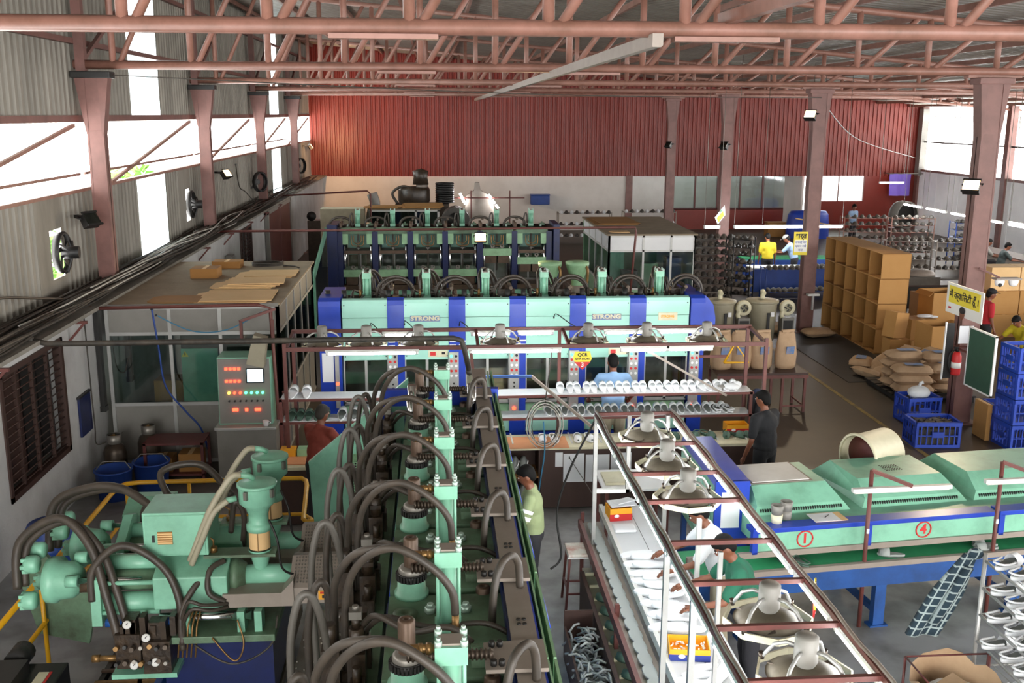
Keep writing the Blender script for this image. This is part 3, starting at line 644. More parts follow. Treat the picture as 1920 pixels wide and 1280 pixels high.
# end guard with its perforated cover
g = MB().prism([(.35, 2.46), (1.43, 1.55), (1.36, .1), (.4, .1)], 'x', L1 + 1.05, L1 + 1.08).build('end_guard', 'mint', m1, fix=True)
MB().prism([(.35, 2.46), (1.43, 1.55), (1.42, 1.5), (.35, 2.41)], 'x', L1 + 1.02, L1 + 1.05).build('guard_flange', 'mint', g, fix=True)
b = MB(); mesh_y0, mesh_y1, mz0, mz1 = .42, .98, .95, 1.62
for i in range(21):
    y = mesh_y0 + i * .028; b.bx(L1 + .78, L1 + .785, y - .004, y + .004, mz0, mz1)
for i in range(25):
    z = mz0 + i * .028; b.bx(L1 + .778, L1 + .787, mesh_y0, mesh_y1, z - .004, z + .004)
pc = b.build('perforated_cover', 'mint_pale', m1)
b = MB()
for i in range(21):
    y = mesh_y0 + i * .028; b.bx(L1 + .78, L1 + 1.04, y - .004, y + .004, mz1, mz1 + .005)
for i in range(10): b.bx(L1 + .78 + i * .028, L1 + .788 + i * .028, mesh_y0, mesh_y1, mz1 - .001, mz1 + .006)
b.build('cover_top', 'mint_pale', pc); MB().bx(L1 + .86, L1 + 1.0, .46, .94, .95, 1.58).build('motor', 'black', pc)
MB().bx(-1.4, L1 + .2, .40, .47, 1.9, 2.1).build('valve_rail', 'mint_dirty', m1)
for i in range(-1, N1): MB().bx(i * P1 - .02, i * P1 + .5, .41, .76, 1.95, 1.99).build('valve_shelf', 'mint_dirty', m1)

# ---- middle machine facing the camera
N2, P2 = 6, .904
m2 = thing('moulding_machine', 'moulding machine with bright mint panels and blue pillars facing the camera', 'machine', (-1.04, 15.4, 0), 0, 'shoe moulding machines')
pr2 = Press(2.42, 2.84, P2, True)
for i in range(N2): pr2.station(m2, i * P2, .2 * (i % 3), ops=False)
frame_posts(m2, N2, 0, P2, 2.42)
front(m2, N2, 0, P2, -.62, 2.54)
e0 = -.5 * P2; e1 = (N2 - .5) * P2
MB().prism([(-.56, .25), (-.67, .25), (-.67, 2.44), (-.65, 2.51), (-.56, 2.55), (.4, 2.55), (.4, .25)], 'x', e0 - .22, e0 + .10).build('end_casing', 'blue', m2, fix=True)
MB().prism([(-.56, .25), (-.67, .25), (-.67, 2.44), (-.65, 2.51), (-.56, 2.55), (.4, 2.55), (.4, .25)], 'x', e1 - .1, e1 + .12).build('end_casing', 'blue', m2, fix=True)
MB().prism([(e1 + .12, 2.0), (e1 + .3, 2.08), (e1 + .3, 2.2), (e1 + .26, 2.4), (e1 + .16, 2.52), (e1 + .12, 2.55)], 'y', -.6, .3).build('end_cowl', 'blue', m2, fix=True)
MB().bx(e0 - .2, e1 + .1, -.55, .4, 2.39, 2.42).build('top_deck', 'black', m2)
for i in range(N2 + 1):
    for k in (-.12, .12): MB().cyl(((i - .5) * P2 + k, -.2, 2.42), ((i - .5) * P2 + k, -.2, 2.6), .04, n=10).build('stud', 'black', m2)
MB().bx(e0 - .19, e0 - .02, -.675, -.67, 1.3, 1.74).build('notice', 'paper', m2)
MB().bx(e0 - .0, e0 + .06, -.7, -.67, .9, 1.7).build('control_box', 'alu', m2); MB().cyl((e0 + .03, -.71, 1.28), (e0 + .03, -.69, 1.28), .025, n=10).build('stop_button', 'led_red', m2)
MB().bx(e1 - .08, e1 + .1, -.7, -.67, 1.86, 2.0).build('junction_box', 'alu', m2)
for i in (1, 4):
    x = i * P2 - .02
    n = MB().bx(x - .22, x + .22, -.664, -.655, 2.2, 2.29).build('nameplate', 'kraft_print', m2); text('lettering', 'STRONG', .085, 'cream', n, (x, -.666, 2.245), (R(90), 0, 0), sx=1.25, bold=.004)
n = MB().bx(5 * P2 - .14, 5 * P2 + .15, -.664, -.655, 2.18, 2.3).build('nameplate', 'cream', m2); text('lettering', 'STRONG', .05, 'orange_tag', n, (5 * P2, -.666, 2.24), (R(90), 0, 0), bold=.002)
for i, s in ((1, .0), (4, .02)):
    n = MB().bx(i * P2 + .02, i * P2 + .31, -.662, -.655, 1.66, 1.76).build('sticker', 'cream', m2)
    MB().bx(i * P2 + .05, i * P2 + .13, -.664, -.66, 1.68, 1.74).build('sticker_print', 'sign_red', n); MB().bx(i * P2 + .22, i * P2 + .27, -.664, -.66, 1.7, 1.735).build('sticker_print', 'sign_black', n)

for i in range(N2):
    for k in range(2):
        MB().tube(arc((i * P2 + .14 + k * .07, .05, 2.4), (i * P2 + .72 - k * .03, .1 + k * .06, 2.4), .36 - k * .05, p=.75), .022, 8).build('hose', 'rubber', m2)
    MB().bx(i * P2 + .2, i * P2 + .34, .0, .2, 2.42, 2.56).cyl((i * P2 + .27, .1, 2.56), (i * P2 + .27, .1, 2.64), .04, n=8).build('valve_block', 'greasy', m2)
# ---- far machine, seen from its back
N3, P3 = 6, .875
m3 = thing('moulding_machine', 'far moulding machine seen from behind with pale green platens and dark posts', 'machine', (2.45, 25.8, 0), R(180), 'shoe moulding machines')
pr3 = Press(2.42, 2.83, P3, True)
for i in range(N3): pr3.station(m3, i * P3, .52 if i == 1 else (0 if i else .3), ops=False, nohose=True)
frame_posts(m3, N3, 0, P3, 2.42)
front(m3, N3, 0, P3, -.62, 2.4, ctl=False)
e0 = -.5 * P3; e1 = (N3 - .5) * P3
MB().bx(e0 - .25, e0 - .1, -.6, .5, 0, 2.5).build('end_casing', 'blue_dark', m3); MB().bx(e1 + .05, e1 + .3, -.6, .5, 0, 2.5).build('end_casing', 'blue_dark', m3)
g = MB().prism([(.5, 2.45), (3.4, 1.75), (3.4, .1), (.5, .1), (.5, .3), (3.15, .3), (3.15, 1.6), (.5, 2.25)], 'x', e1 + .3, e1 + .34).build('end_guard', 'mint', m3, fix=True)
MB().prism([(.5, .3), (3.15, .3), (3.15, 1.6), (.5, 2.25)], 'x', e1 + .31, e1 + .32).build('guard_window', 'acrylic', g, fix=True)
MB().bx(e0 - .2, e1 + .2, -.5, .3, 2.39, 2.42).build('top_deck', 'black', m3)
for i in range(N3): MB().tube(arc((i * P3 + .14, .1, 2.4), (i * P3 + .7, .1, 2.4), .26, p=.75), .03, 8).build('hose', 'rubber', m3); MB().tube(arc((i * P3 + .1, .12, 2.5), (i * P3 + .2, .16, 2.4), .3, p=.6), .02, 8).build('hose', 'rubber', m3)
# ============================================================ INJECTION UNIT of the near machine
iu = thing('injection_unit', 'mint twin-barrel injection unit with hoppers and thick black hoses', 'machine', (-2.2, 8.4, 0))
def I(b, n, m, par=None, **k):
    if par is None: return b.build(n, m, iu, w=True, **k)
    q = iu.location; b.v = [(a - q.x, c - q.y, d - q.z) for a, c, d in b.v]; return b.build(n, m, par, **k)
def crown(c, r):
    b = MB().lathe([(0, -.06), (r * .75, -.06), (r, -.04), (r, .03), (r * .8, .05), (0, .05)], c, (1, 0, 0), 12)
    for k in range(6):
        a = k * math.pi / 3; b.box((c[0] - .05, c[1] + r * .75 * math.cos(a), c[2] + r * .75 * math.sin(a)), (.05, .03, .03))
    return b
for y, zz in ((8.1, 1.38), (8.78, 1.38)):
    e = I(MB().lathe([(0, 0), (.12, 0), (.185, .03), (.19, .1), (.165, .12), (.15, .24), (.1, .3), (0, .3)], (-3.28, y, zz), (1, 0, 0), 24), 'end_head', 'mint')
    for dy, dz, r in ((-.16, -.1, .075), (-.05, .17, .075), (.12, .22, .07), (.16, -.08, .07)): I(crown((-3.35, y + dy, zz + dz), r), 'end_nut', 'mint', e)
    for dy, dz in ((-.14, .05), (.13, .14)):
        I(MB().cyl((-3.06, y + dy, zz + dz), (-2.96, y + dy, zz + dz), .05, n=12), 'rod_socket', 'mint', e)
        I(MB().cyl((-2.98, y + dy, zz + dz), (-2.45, y + dy, zz + dz), .024, n=12), 'guide_rod', 'chrome')
    I(MB().cyl((-3.0, y - .02, zz - .04), (-2.8, y - .02, zz - .04), .065, n=14), 'ram', 'brown_steel')
    I(MB().prism([(y - .26, zz - .3), (y - .16, zz - .3), (y + .2, zz - .16), (y + .22, zz + .22), (y + .08, zz + .26), (y - .24, zz + .1)], 'x', -2.84, -2.76), 'end_platen', 'mint', fix=True)
    for k, dz in enumerate((-.12, .03, .14)): I(MB().cyl((-2.76, y - .13 + k * .1, zz + dz - .03), (-2.34, y - .13 + k * .1, zz + dz - .03), .085 - .015 * (k == 2), n=16), 'cylinder', 'mint_dirty' if k == 1 else 'mint')
    for dy, dz in ((-.22, -.2), (-.22, .06), (.18, -.12)): I(MB().cyl((-2.78, y + dy, zz + dz), (-2.3, y + dy, zz + dz), .02, n=8), 'stay_rod', 'mint')
    I(MB().prism([(y - .24, zz - .18), (y + .24, zz - .18), (y + .24, zz + .14), (y + .02, zz + .2), (y - .24, zz + .1)], 'x', -2.34, -1.74), 'gear_housing', 'mint', fix=True, bev=.01)
    I(MB().lathe([(0, 0), (.15, 0), (.16, .05), (.13, .07), (.1, .12), (0, .12)], (-1.74, y, zz), (1, 0, 0), 20), 'barrel_flange', 'mint_dirty')
    I(MB().cyl((-1.66, y, zz), (-1.2, y, zz), .085, n=16), 'barrel', 'mint')
    I(MB().prism([(-1.78, zz - .17), (-1.3, zz - .17), (-1.3, zz - .05), (-1.78, zz - .05)], 'y', y - .26, y - .06), 'barrel_cover', 'taupe', fix=True)
    I(MB().prism([(-1.3, zz - .17), (-1.2, zz - .17), (-1.2, zz + .06), (-1.3, zz - .05)], 'y', y - .26, y - .06), 'cover_step', 'taupe', fix=True)
    g = I(MB().prism([(y - .24, zz - .16), (y + .2, zz - .16), (y + .2, zz + .1), (y + .05, zz + .14), (y - .24, zz - .02)], 'x', -1.24, -.78), 'nozzle_guard', 'taupe', fix=True)
    b = MB()
    for i in range(17):
        for j in range(8):
            yy = y - .2 + j * .032; b.box((-1.2 + i * .025, yy, zz + .005 + (yy - y + .22) * .53), (.012, .014, .006), 0, R(28))
    o = I(b, 'guard_studs', 'steel', g); o['kind'] = 'stuff'
    # feed hopper
    hx = -1.5; z0 = zz + .03
    h = I(MB().lathe([(0, 0), (.042, 0), (.05, .02), (.096, .2), (.096, .21)], (hx, y, z0), n=20), 'hopper_cone', 'mint')
    I(MB().bx(hx - .45, hx + .14, y - .1, y + .06, z0 + .17, z0 + .195), 'hopper_bracket', 'mint_dirty', h)
    I(MB().cyl((hx - .38, y - .02, z0 + .195), (hx - .38, y - .02, z0 + .24), .03, n=10).tube([(hx - .38, y - .02, z0 + .24), (hx - .38, y - .02, z0 + .3), (hx - .42, y - .02, z0 + .33)], .008, 6), 'bracket_pin', 'brass', h)
    I(MB().lathe([(.088, 0), (.088, .17)], (hx, y, z0 + .22), n=20), 'sight_glass', 'card_pale', h)
    I(MB().box((hx, y - .09, z0 + .3), (.008, .008, .17)), 'glass_seam', 'brass', h)
    I(MB().lathe([(.09, 0), (.104, 0), (.104, .05), (.09, .06), (.082, .07), (.082, .15), (.09, .16), (.1, .2), (.152, .25)], (hx, y, z0 + .38), n=24), 'loader_neck', 'mint', h)
    I(MB().lathe([(.1, 0), (.152, .05), (.154, .19)], (hx, y, z0 + .58), n=28), 'loader_body', 'mint', h)
    I(MB().lathe([(.154, 0), (.165, .0), (.165, .022), (.153, .027), (.145, .025), (.08, .045), (0, .052)], (hx, y, z0 + .77), n=28), 'loader_lid', 'mint', h)
    for a in (-2.0, -.6, .9): I(MB().box((hx + .16 * math.cos(a), y + .16 * math.sin(a), z0 + .73), (.035, .03, .07), a), 'latch', 'steel', h)
    I(MB().tube([(hx - .02, y, z0 + .83), (hx - .06, y - .02, z0 + .86), (hx - .13, y - .05, z0 + .88)], .024, 10), 'lid_pipe', 'mint', h)
    I(MB().tube([(hx - .16, y - .06, z0 + .68), (hx - .24, y - .08, z0 + .67)], .024, 10), 'side_pipe', 'mint', h)
    I(MB().tube(bez((hx - .12, y - .05, z0 + .88), (hx - .2, y - .08, z0 + .86), (hx - .36, y - .12, z0 + .62), (hx - .5, y - .12, z0 + .3), (hx - .56, y - .1, z0 + .16)), .026, 10), 'feed_hose', 'beige_bin')
    I(MB().tube(bez((hx - .23, y - .08, z0 + .67), (hx - .34, y - .12, z0 + .58), (hx - .44, y - .15, z0 + .36), (hx - .54, y - .14, z0 + .14)), .026, 10), 'feed_hose', 'beige_bin')
    I(MB().tube(bez((hx + .1, y - .1, z0 + .5), (hx + .17, y - .16, z0 + .35), (hx + .2, y - .16, z0 + .1), (hx + .3, y - .1, z0 - .0)), .01, 6), 'cable', 'black')
st = I(MB().bx(-1.0, -.8, 7.855, 7.86, 1.25, 1.33), 'warning_sticker', 'orange_tag')
for k in range(2): I(MB().bx(-.985 + k * .1, -.93 + k * .1, 7.852, 7.856, 1.305, 1.322), 'sticker_print', 'sign_red', st); I(MB().bx(-.97 + k * .1, -.945 + k * .1, 7.852, 7.856, 1.265, 1.29), 'sticker_print', 'sign_black', st)
# electrical cabinet on top
eb = I(MB().bx(-2.42, -1.9, 7.98, 8.42, 1.62, 2.0), 'electrical_cabinet', 'mint', bev=.008)
I(MB().bx(-2.4, -1.92, 7.972, 7.98, 1.64, 1.98), 'cabinet_door', 'mint', eb, bev=.004)
vent = I(MB().bx(-2.3, -2.18, 7.965, 7.972, 1.73, 1.84), 'vent', 'card_in', eb)
for k in range(5): I(MB().bx(-2.3, -2.18, 7.96, 7.966, 1.74 + k * .02, 1.75 + k * .02), 'vent_slat', 'card_pale', eb)
I(MB().bx(-2.345, -2.325, 7.962, 7.972, 1.75, 1.81), 'handle', 'black', eb)
fb = I(MB().prism([(9.3, 1.2), (9.8, 1.2), (9.8, 1.5), (9.55, 1.55), (9.3, 1.45)], 'x', -3.0, -2.6), 'motor_hood', 'mint', fix=True); I(MB().box((-2.78, 9.42, 1.485), (.16, .05, .008), 0, R(20)), 'hood_sticker', 'orange_tag', fb)
I(MB().prism([(-3.75, .42), (-3.3, .3), (-3.2, .75), (-3.62, 1.2), (-3.88, .98)], 'y', 9.0, 9.05), 'end_guard', 'mint_dirty', fix=True)
# carriage, rods and plate
I(MB().bx(-2.2, -1.35, 7.72, 9.1, .96, 1.02), 'carriage_plate', 'mint_dirty', bev=.006)
I(MB().cyl((-2.3, 7.86, 1.13), (-1.55, 7.86, 1.13), .04, n=14), 'traverse_rod', 'chrome')
for x in (-2.1, -1.66, -1.52): I(MB().bx(x, x + .06, 7.78, 7.93, 1.02, 1.2), 'rod_block', 'mint')
I(MB().bx(-2.3, -1.4, 7.9, 9.0, .35, .96), 'pedestal', 'blue_dark')
# manifold with gauges
mf = I(MB().bx(-2.62, -2.42, 7.68, 7.9, .78, 1.08).bx(-2.40, -2.18, 7.66, 7.9, .74, 1.02).bx(-2.55, -2.45, 7.7, 7.85, 1.08, 1.2).bx(-2.36, -2.26, 7.72, 7.84, 1.02, 1.16), 'manifold', 'greasy')
for x, z in ((-2.5, 1.18), (-2.47, .82), (-2.36, 1.06), (-2.3, .84)): I(MB().lathe([(0, 0), (.03, 0), (.034, .02), (.034, .03), (.026, .032), (0, .03)], (x, 7.67, z), (0, -1, .35), 16), 'gauge', 'white_paint', mf); I(MB().cyl((x - .004, 7.635, z + .012), (x + .012, 7.63, z + .03), .003, n=5), 'needle', 'sign_black', mf)
for k in range(14): x = -2.6 + (k % 7) * .065; z = .84 + (k // 7) * .13; I(MB().cyl((x, 7.69, z), (x, 7.6 + .02 * (k % 3), z + .02), .016 + .004 * (k % 2), n=8), 'valve_cap', ['black', 'iron', 'steel', 'brass'][k % 4], mf)
for k in range(6): x = -2.58 + k * .08; I(MB().bx(x, x + .045, 7.7, 7.8, 1.02 + .03 * (k % 2), 1.14 + .04 * (k % 3)), 'valve_body', 'greasy' if k % 2 else 'iron', mf)
for x in (-2.72, -2.6, -2.3, -2.22): I(MB().cyl((x, 7.82, 1.12), (x + .09, 7.82, 1.12), .035, n=10), 'solenoid', 'blue_steel', mf)
I(MB().cyl((-2.78, 7.72, .86), (-2.6, 7.72, .86), .025, n=8).cyl((-2.82, 7.72, .86), (-2.76, 7.72, .86), .032, n=8), 'brass_pipe', 'brass', mf)
for k in range(5): I(MB().tube(bez((-2.15 + k * .035, 7.76, .82), (-2.13 + k * .035, 7.74, .95), (-2.12 + k * .035, 7.76, 1.1), (-2.08 + k * .03, 7.85, 1.2)), .008, 6), 'pipe', 'brass', mf)
I(MB().bx(-2.66, -2.14, 7.66, 7.92, .7, .74), 'manifold_shelf', 'mint')
# thick hoses
for pts, r in (([(-3.47, 8.0, 1.36), (-3.43, 8.05, 1.75), (-3.1, 8.05, 1.95), (-2.84, 7.95, 1.74), (-2.7, 7.82, 1.35), (-2.6, 7.74, .98)], .036),
               ([(-3.43, 8.06, 1.36), (-3.38, 8.1, 1.72), (-3.06, 8.1, 1.9), (-2.78, 8.0, 1.7), (-2.62, 7.86, 1.35), (-2.52, 7.78, 1.0)], .034),
               ([(-3.48, 8.75, 1.36), (-3.42, 8.8, 1.78), (-3.1, 8.8, 1.93), (-2.8, 8.75, 1.93), (-2.5, 8.6, 1.8)], .038),
               ([(-3.43, 8.82, 1.36), (-3.36, 8.86, 1.74), (-3.05, 8.86, 1.88), (-2.75, 8.8, 1.88), (-2.5, 8.66, 1.75)], .034),
               ([(-2.83, 7.86, 1.3), (-2.8, 7.88, 1.58), (-2.56, 7.9, 1.76), (-2.26, 7.86, 1.6), (-2.12, 7.8, 1.33), (-2.1, 7.74, .95)], .032),
               ([(-2.1, 7.74, .9), (-2.1, 7.76, 1.2), (-2.0, 7.85, 1.4), (-1.85, 8.0, 1.52)], .026),
               ([(-2.1, 7.75, 1.15), (-2.02, 7.7, 1.34), (-1.9, 7.72, 1.3), (-1.74, 7.84, 1.25)], .016),
               ([(-2.1, 7.76, 1.1), (-2.0, 7.71, 1.27), (-1.85, 7.74, 1.24), (-1.74, 7.84, 1.22)], .016),
               ([(-1.78, 8.0, 1.56), (-1.88, 7.9, 1.52), (-1.88, 7.82, 1.36), (-1.76, 7.84, 1.27)], .024),
               ([(-2.4, 8.9, 1.7), (-2.55, 9.1, 1.95), (-2.2, 9.2, 1.98), (-1.9, 9.0, 1.75)], .032),
               ([(-2.3, 9.0, 1.4), (-2.7, 9.1, 1.62), (-2.75, 9.1, 1.3)], .028), ([(-1.75, 8.6, 1.4), (-1.7, 8.5, 1.75), (-1.76, 8.45, 1.9), (-1.82, 8.5, 1.6)], .024)):
    I(MB().tube(bez(*pts), r, 10), 'hose', 'rubber')
I(MB().tube(bez((-1.35, 7.9, 1.1), (-1.4, 7.75, .9), (-1.7, 7.7, .78), (-2.0, 7.72, .95)), .009, 6), 'cable', 'cable')
I(MB().tube(bez((-1.65, 7.75, 1.15), (-1.6, 7.7, .95), (-1.68, 7.68, .82), (-1.85, 7.7, 1.02)), .008, 6), 'cable', 'brass')
# bed
I(MB().bx(-2.4, -1.62, 6.4, 9.6, .04, .12), 'bed_pan', 'blue_steel'); I(MB().bx(-2.46, -2.4, 6.4, 9.6, .04, .4), 'bed_side', 'blue_steel')
for x in (-1.6, -1.42): I(MB().bx(x - .035, x + .035, 6.4, 9.6, .25, .33), 'slide_rail', 'iron')
for k in range(9): I(MB().bx(-1.565, -1.455, 6.5 + k * .35, 6.72 + k * .35, .1, .2), 'bed_block', 'blue_steel')
I(MB().cyl((-1.51, 6.4, .28), (-1.51, 9.4, .28), .025, n=10), 'feed_screw', 'steel')
# cable chains
for x0, w in ((-3.08, .36), (-2.7, .24)):
    c = thing('cable_chain', 'wider black cable chain with brass rungs beside the blue bed' if w > .3 else 'narrower black cable chain with brass rungs against the blue bed', 'cable chain', (x0, 6.4, 0), group='cable chains')
    for k in range(5): MB().bx(k * w / 4 - .025, k * w / 4 + .025, 0, 2.7, .1 if k % 2 else .06, .16).build('slat', 'black', c)
    for k in range(13): MB().bx(-.03, w + .03, .1 + k * .2, .13 + k * .2, .16, .185).build('rung', 'brown_steel' if k % 2 else 'brass', c)
# checker plate floor with scattered pellets
cp = MB().bx(-1.37, -.5, 5.2, 9.9, 0, .1).build('checker_plate', 'taupe'); tag(cp, 'grey steel floor plate beside the blue bed strewn with pellets', 'plate')
b = MB(); rr = random.Random(3)
for k in range(170):
    x = rr.uniform(-2.35, -1.66); y = rr.uniform(6.8, 9.2); b.box((x, y, .128), (rr.uniform(.008, .022), rr.uniform(.006, .012), .012), rr.uniform(0, 3))
for k in range(120):
    x = rr.uniform(-1.36, -.7); y = rr.uniform(7.6, 9.4); b.box((x, y, .106), (rr.uniform(.007, .016), rr.uniform(.005, .01), .01), rr.uniform(0, 3))
pe = b.build('plastic_pellets', 'pellet'); tag(pe, 'white plastic pellets spilled over the blue bed and plinth', 'pellets', kind='stuff')
# yellow guard rail
yr = thing('guard_rail', 'yellow tubular guard rail around the injection unit', 'railing', (-3.67, 9, 0))
Y = lambda b, n: b.build(n, 'yellow', yr, w=True)
Y(MB().tube([(-3.67, 6.6, 1.0), (-3.67, 11.1, 1.0), (-3.66, 11.3, 1.0), (-3.6, 11.4, 1.0), (-3.45, 11.44, 1.0), (-1.75, 11.46, 1.0), (-1.6, 11.46, 1.0), (-1.54, 11.4, .99), (-1.52, 11.3, .97), (-1.48, 10.6, .84), (-1.44, 10.55, .83), (-1.3, 10.55, .83), (-1.22, 10.5, .82), (-1.2, 10.42, .74), (-1.2, 10.42, 0)], .026, 10), 'top_rail')
Y(MB().tube([(-3.67, 6.6, .55), (-3.67, 11.2, .55), (-3.6, 11.4, .55), (-3.45, 11.44, .55), (-1.6, 11.46, .55), (-1.48, 11.3, .55), (-1.46, 10.6, .55), (-1.46, 10.5, 0)], .022, 10), 'lower_rail')
for x, y in ((-3.67, 7.2), (-3.67, 8.95), (-3.6, 11.4), (-2.9, 11.45), (-1.9, 11.46)): Y(MB().cyl((x, y, 0), (x, y, 1.0), .022, n=8), 'post')
# toolbox on a blue stand, bottom left
ts = thing('tool_stand', 'blue angle-iron stand in the bottom left corner', 'stand', (-3.15, 7.3, 0))
for x, y in ((-.3, -.5), (.3, -.5), (-.3, .5), (.3, .5)): MB().bx(x - .025, x + .025, y - .025, y + .025, 0, .5).build('leg', 'blue_steel', ts)
MB().bx(-.33, .33, -.53, .53, .5, .55).build('top', 'blue_steel', ts)
tb = thing('control_unit', 'black pump unit with a label on the blue stand bottom left', 'pump', (-3.2, 7.3, .55))
MB().bx(-.18, .2, -.45, .4, 0, .3).build('casing', 'black', tb, bev=.01); MB().bx(-.3, -.05, -.1, .25, .3, .42).cyl((-.18, .3, .36), (-.18, .5, .36), .09, n=12).build('motor', 'black', tb)
MB().bx(.02, .1, -.1, .25, .3, .304).build('label_plate', 'cream', tb); MB().bx(.105, .125, -.1, .25, .3, .305).build('label_stripe', 'sign_red', tb)
# drum and tubs by the wall
def drum(x, y, r, h, m, lab, n='drum'):
    t = thing(n, lab, 'drum', (x, y, 0)); MB().lathe([(0, 0), (r, 0), (r, h * .3), (r * 1.03, h * .32), (r, h * .34), (r, h * .64), (r * 1.03, h * .66), (r, h * .68), (r, h - .05), (r * .9, h), (0, h)], n=24).build('body', m, t)
    MB().cyl((r * .5, 0, h), (r * .5, 0, h + .03), .04, n=10).build('bung', 'black', t)
drum(-4.3, 10.9, .26, .75, 'tub_blue', 'blue plastic drum behind the guard rail by the left wall')
def gas(x, y, h, lab):
    t = thing('gas_cylinder', lab, 'gas cylinder', (x, y, 0), group='cylinders by the left wall')
    MB().lathe([(0, 0), (.15, 0), (.16, .03), (.16, h - .16), (.13, h - .07), (.05, h - .02), (.04, h), (0, h)], n=20).build('shell', 'iron', t)
    MB().cyl((0, 0, h), (0, 0, h + .1), .022, n=8).cyl((-.05, 0, h + .07), (.05, 0, h + .07), .015, n=8).build('valve', 'brass', t)
    MB().lathe([(.09, h - .03), (.1, h), (.1, h + .1), (.09, h + .1)], n=12).build('collar_ring', 'steel', t)
gas(-4.6, 14.2, .62, 'grey gas cylinder with a hose standing against the left wall'); gas(-4.2, 14.5, .66, 'grey gas cylinder beside the panelled cabin')
for x, y, l in ((-4.45, 13.6, 'blue plastic tub in front of the gas cylinders'), (-4.02, 13.9, 'blue plastic tub beside the cabin corner')):
    t = thing('tub', l, 'tub', (x, y, 0)); MB().lathe([(0, .02), (.2, .02), (.24, .42), (.26, .42), (.26, .4), (.245, .4), (.21, 0), (0, 0)], n=20).build('shell', 'tub_blue', t); MB().tube([(-.24, 0, .4), (-.15, .05, .5), (.15, .05, .5), (.24, 0, .4)], .008, 6).build('handle', 'steel', t)
# ============================================================ PANELLED CABIN ON THE LEFT
cb = thing('panel_cabin', 'grey aluminium panelled cabin with a dusty roof by the left wall', 'cabin', (-3.6, 15.0, 0))
def K(b, n, m, **k): return b.build(n, m, cb, w=True, **k)
X0, X1, Y0, Y1, ZT = -4.85, -2.32, 15.0, 19.3, 2.43
for x in (X0, -3.95, -3.22, X1 - .05): K(MB().bx(x, x + .05, Y0, Y0 + .05, 0, ZT), 'post', 'alu')
for z in (.0, .9, 1.98, ZT - .06): K(MB().bx(X0, X1, Y0 + .005, Y0 + .045, z, z + .05), 'rail', 'alu')
xs = [(X0 + .05, -3.95), (-3.9, -3.22), (-3.17, X1 - .05)]
for a, c in xs:
    K(MB().bx(a, c, Y0 + .02, Y0 + .03, .05, .9), 'panel', 'grey_paint'); K(MB().bx(a, c, Y0 + .02, Y0 + .03, 2.03, ZT - .06), 'panel', 'grey_paint')
    K(MB().bx(a, c, Y0 + .022, Y0 + .028, .95, 1.98), 'pane', 'glass')
for k in range(6):
    y = Y0 + k * (Y1 - Y0 - .05) / 5; K(MB().bx(X1 - .05, X1, y, y + .05, 0, ZT), 'post', 'alu')
    if k < 5:
        y2 = Y0 + (k + 1) * (Y1 - Y0 - .05) / 5
        K(MB().bx(X1 - .03, X1 - .02, y + .05, y2, .05, .9), 'panel', 'grey_paint'); K(MB().bx(X1 - .03, X1 - .02, y + .05, y2, .95, 1.98), 'pane', 'glass_dim'); K(MB().bx(X1 - .03, X1 - .02, y + .05, y2, 2.03, ZT - .06), 'panel', 'grey_paint')
for z in (.0, .9, 1.98, ZT - .06): K(MB().bx(X1 - .045, X1 - .005, Y0, Y1, z, z + .05), 'rail', 'alu')
K(MB().bx(X0, X1, Y1 - .05, Y1, 0, ZT), 'back_panel', 'grey_paint')
K(MB().bx(X0 - .03, X1 + .03, Y0 - .05, Y1 + .05, ZT, ZT + .03), 'roof_board', 'dusty')
K(MB().bx(X0, X1, Y0 - .06, Y0 - .04, ZT - .02, ZT + .03), 'roof_edge', 'grey_paint')
mb_ = tag(MB().bx(-3.8, -3.26, 15.06, 15.08, .95, 1.76).build('mint_panel', 'mint'), 'mint board standing inside the panelled cabin window', 'board')
wt = thing('warning_sign', 'yellow warning triangle stuck on the mint board', 'sign', (-3.74, 15.055, 1.68)); MB().prism([(-.05, -.04), (.05, -.04), (0, .05)], 'y', -.004, 0).build('plate', 'yellow_sign', wt, fix=True); MB().bx(-.006, .006, -.006, -.004, -.02, .025).build('mark', 'sign_black', wt)
bx_ = thing('carton', 'brown carton standing inside the panelled cabin', 'box', (-4.1, 15.7, 0)); MB().bx(-.25, .25, -.2, .2, 0, 1.15).build('walls', 'card', bx_); MB().bx(-.25, .25, -.2, .2, 1.15, 1.16).build('flap', 'card_in', bx_)
# control console
cc = thing('control_console', 'grey control console with glowing screen and red and green lamps', 'control panel', (-2.75, 14.5, 0))
MB().bx(-.42, .42, -.25, .4, 0, .74).build('cabinet', 'grey_paint', cc, bev=.008); MB().bx(-.44, .44, -.3, .4, .74, .78).build('shelf', 'alu', cc, bev=.005)
cf = MB().prism([(-.12, .78), (.38, .78), (.38, 1.76), (-.04, 1.76)], 'x', -.40, .36).build('upright', 'mint', cc, fix=True)
pf = MB().prism([(-.135, .8), (-.12, .8), (-.05, 1.74), (-.065, 1.74)], 'x', -.385, .345).build('face', 'grey_paint', cc, fix=True)
def fp(u, v): return (u, -.14 + (v - .84) * .0796, v)
sc_ = MB().box(fp(.14, 1.5), (.26, .02, .22), 0, R(-4.5)).build('screen_bezel', 'black', cc); MB().box((.14, -.098, 1.5), (.22, .012, .18), 0, R(-4.5)).build('screen', 'screen_glow', cc)
for r_, z in ((0, 1.6), (1, 1.42)):
    for k in range(4): MB().box(fp(-.27 + k * .06, z), (.04, .018, .035)).build('indicator', 'led_red', cc)
for k in range(7): p_ = fp(-.24 + k * .08, 1.25); MB().cyl((p_[0], p_[1] - .02, p_[2]), (p_[0], p_[1] + .01, p_[2]), .019, n=10).build('lamp', ['led_amber', 'led_red', 'led_red', 'led_green', 'led_green', 'led_green', 'led_green'][k], cc)
